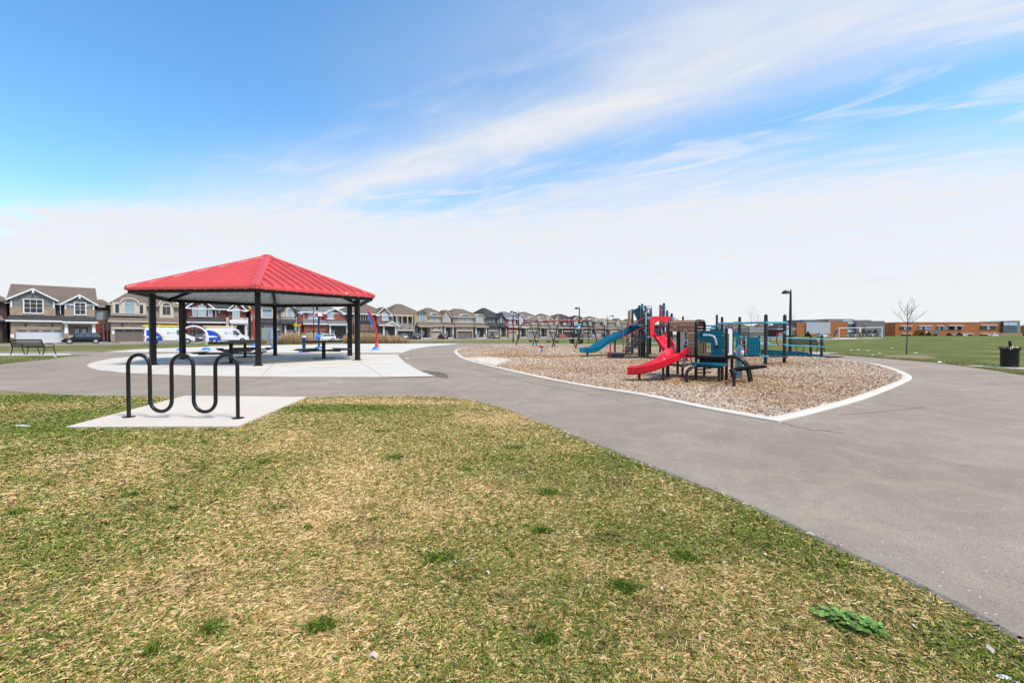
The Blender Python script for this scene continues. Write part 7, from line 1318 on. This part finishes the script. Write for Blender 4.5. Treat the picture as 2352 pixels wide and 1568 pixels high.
# solar crossing beacon
D = 72; X_ = at(*cR3(1035, 900), D).x; P_ = lambda u_, v_: Vector((at(*cR3(u_, v_), D).x, D, at(*cR3(u_, v_), D).z)); z_ = zg(X_, D); bc_ = thing('crossing_beacon', 'solar powered crossing sign with yellow plates above the dry grasses', 'road sign', (X_, D, z_))
part('pole', MB().cyl((X_, D, z_), (X_, D, P_(1035, 380).z), .075, n=8), galv, bc_, world=True); q4 = [P_(925, 415), P_(1040, 420), P_(1130, 262), P_(1005, 258)]; mb = MB(); mb.prism([q4[0], q4[1], q4[2]+Vector((0, 1.0, 0)), q4[3]+Vector((0, 1.0, 0))], (0, 0, 0), (0, .05, .05)); part('solar_frame', mb, white_t, bc_, world=True)
cc = sum(q4, Vector())/4; mb = MB(); mb.prism([q_.lerp(cc, .12)+Vector((0, (1.0 if i > 1 else 0)*.76+.12-.08, -.0)) for i, q_ in enumerate(q4)], (0, -.06, 0), (0, -.02, .0)); part('solar_panel', mb, M('solar_cells', (.02, .025, .05), .2, 0, .2, 3, spec=.7), bc_, world=True)
part('sign_plate', MB().prism([P_(1010, 545), P_(1045, 590), P_(1070, 640), P_(1040, 665), P_(985, 665), P_(975, 625)], (0, -.14, 0), (0, -.11, 0)), yellow_b, bc_, world=True); part('sign_plate', MB().prism([P_(935, 608), P_(1010, 600), P_(1010, 640), P_(985, 640)], (0, -.18, 0), (0, -.15, 0)), yellow_b, bc_, world=True)
part('beacon_bar', MB().prism([P_(1030, 600), P_(1130, 595), P_(1130, 660), P_(1040, 650)], (0, -.10, 0), (0, .05, 0)), orange_y, bc_, world=True); part('beacon_lens', MB().cyl(P_(1130, 610), P_(1160, 610), .12, n=10), yellow_b, bc_, world=True); part('control_box', MB().prism([P_(995, 680), P_(1050, 680), P_(1050, 790), P_(995, 790)], (0, -.25, 0), (0, -.08, 0)), galv, bc_, world=True); part('rear_plate', MB().prism([P_(1060, 690), P_(1140, 690), P_(1135, 760), P_(1120, 830), P_(1100, 820), P_(1065, 750)], (0, .1, 0), (0, .14, 0)), M('pinkish_sign_back', (.5, .42, .38), .6), bc_, world=True)
# utility cabinet and red twig shrub
D = 56; a, b = at(*cR2(1880, 870), D), at(*cR2(2185, 1290), D); cab = thing('utility_cabinet', 'grey-green utility cabinet with beige plinth between the pavilion posts', 'cabinet', ((a.x+b.x)/2, D, 0)); zc = at(*cR2(1880, 1205), D).z
part('housing', MB().bx(a.x, b.x, D, D+.9, zc, a.z), M('pale_grey_green_paint', (.36, .40, .38), .5, 0, .05, 1), cab, world=True, bevel=.03); part('plinth', MB().bx(a.x+.05, b.x-.05, D+.03, D+.85, -.05, zc), M('beige_plinth', (.42, .34, .22), .7, 0, .08, 2), cab, world=True); part('door_seam', MB().bx((a.x+b.x)/2-.6, (a.x+b.x)/2-.58, D-.01, D-.001, zc+.1, a.z-.1), van_g, cab, world=True)
p = gp(*cR3(1755, 1080)); D = 80; a, b = at(*cR3(1715, 880), D), at(*cR3(1790, 1060), D); sbn = thing('street_bin', 'grey-white wheeled bin with dark lid behind the umbrella fountain', 'bin', ((a.x+b.x)/2, D, b.z)); w_ = b.x-a.x; part('bin_body', MB().lathe((0, 0, 0), [(w_*.42, 0), (w_*.5, (a.z-b.z)*.93)], 4), white_pl, sbn); part('lid', MB().lathe((0, 0, (a.z-b.z)*.935), [(w_*.55, 0), (w_*.5, .1)], 8), black_flat, sbn)
# small litter
for i, (q, mt, s_, lab) in enumerate(((cN(735, 500), litter_b, .17, 'pale blue plastic bag on the grass verge near the bench'), (cJ(800, 1375), litter_w, .16, 'white plastic bag at the path edge right of the young tree'), (cO(1215, 358), litter_w, .10, 'white scrap on the wood chips near the right kerb'), (cM(1808, 375), litter_w, .09, 'white scrap on the wood chips left of the red slide'), (cV(880, 1280), litter_w, .05, 'white scrap on the chips in front of the playhouse table'), (cM(300, 248), litter_w, .16, 'flat white paper on the path beside the pavilion slab'), (cI(940, 1147), litter_w, .2, 'white paper on the field, leftmost'), (cI(1072, 1138), litter_w, .22, 'white paper on the field, second from the left'), (cI(1240, 1150), litter_w, .2, 'white paper on the field, third from the left'), (cI(1463, 1200), litter_w, .18, 'white paper on the field below the goal post'), (cI(1687, 1108), litter_w, .2, 'white paper on the field left of the young tree'), (cI(2130, 1198), litter_w, .2, 'white paper on the field right of the young tree'), (cI(1328, 1234), litter_w, .15, 'white paper on the grass nearest the path'), (cN(290, 1432), litter_w, .16, 'pale stick lying in the left lawn'), (cZ(2215, 1145), litter_w, .045, 'white scrap in the bottom right corner of the lawn'), (cZ(640, 325), litter_w, .03, 'white chip alone on the right of the lawn'))):
    p = gp(*q); s_ *= .55
    for _ in range(3): p = gp(*q, zg(p.x, p.y))
    mb = MB(); r_ = random.Random(i); n_ = 7; f = .35 if 'bag' in lab else .15; stick = 'stick' in lab
    mb.lathe((0, 0, 0), [(s_*.9, 0), (s_, s_*f*.6), (s_*.5, s_*f*1.5), (s_*.1, s_*f*1.8)], n_); mb.v = [(x*(1 if not stick else 1.6)*(1+r_.uniform(-.25, .25)), y*(.6 if not stick else .08), max(0, z)*(1+r_.uniform(-.3, .3))) for x, y, z in mb.v]
    single('litter', mb, mt, lab, 'litter', (p.x, p.y, p.z+.012), r_.uniform(-.3, .3), None, 40)
# broad-leaved weeds in the lawn
leafm = M('weed_leaf', (.085, .19, .022), .6, 0, .3, 20)
leafm2 = M('weed_leaf_pale', (.16, .30, .05), .6, 0, .3, 20)
def weed(label, q, n, r, hs, seed, trif, el=(1, 1)):
    p = gp(*q); t = thing('lawn_weed', label, 'weed', (p.x, p.y, 0)); r_ = random.Random(seed); ea = R(-32)
    for i in range(n):
        a = r_.uniform(0, 2*PI); d = r*math.sqrt(r_.random()); x, y = d*math.cos(a)*el[0], d*math.sin(a)*el[1]; x, y = x*math.cos(ea)-y*math.sin(ea), x*math.sin(ea)+y*math.cos(ea); z = hs*r_.uniform(.4, 1)*(1-.4*d/r); mb = MB(); mb.tube([(x*.7, y*.7, 0), (x, y, z)], .0012, 4)
        L = r_.uniform(.015, .027) if trif else r_.uniform(.035, .06); k = 3 if trif else 1
        for j in range(k):
            b = a+(j*2*PI/3 if trif else r_.uniform(-.4, .4)); c, s_ = math.cos(b), math.sin(b); tz = r_.uniform(-.2, .35) if trif else r_.uniform(.2, .9); wd_ = L*.42 if trif else L*.17
            pts = [(0, 0), (L*.35, wd_), (L*.8, wd_*.95), (L, 0), (L*.8, -wd_*.95), (L*.35, -wd_)]; vs = [(x+c*u_-s_*v_, y+s_*u_+c*v_, z+u_*tz+abs(v_)*.35) for u_, v_ in pts]; mb.add(vs, [(0, 1, 2, 3), (0, 3, 4, 5)])
        part('leaf', mb, leafm if r_.random() < .6 else leafm2, t)
weed('patch of bright green clover-like weed in the lower right lawn', (1950, 1437), 80, .10, .05, 1, True, (1.2, .62))
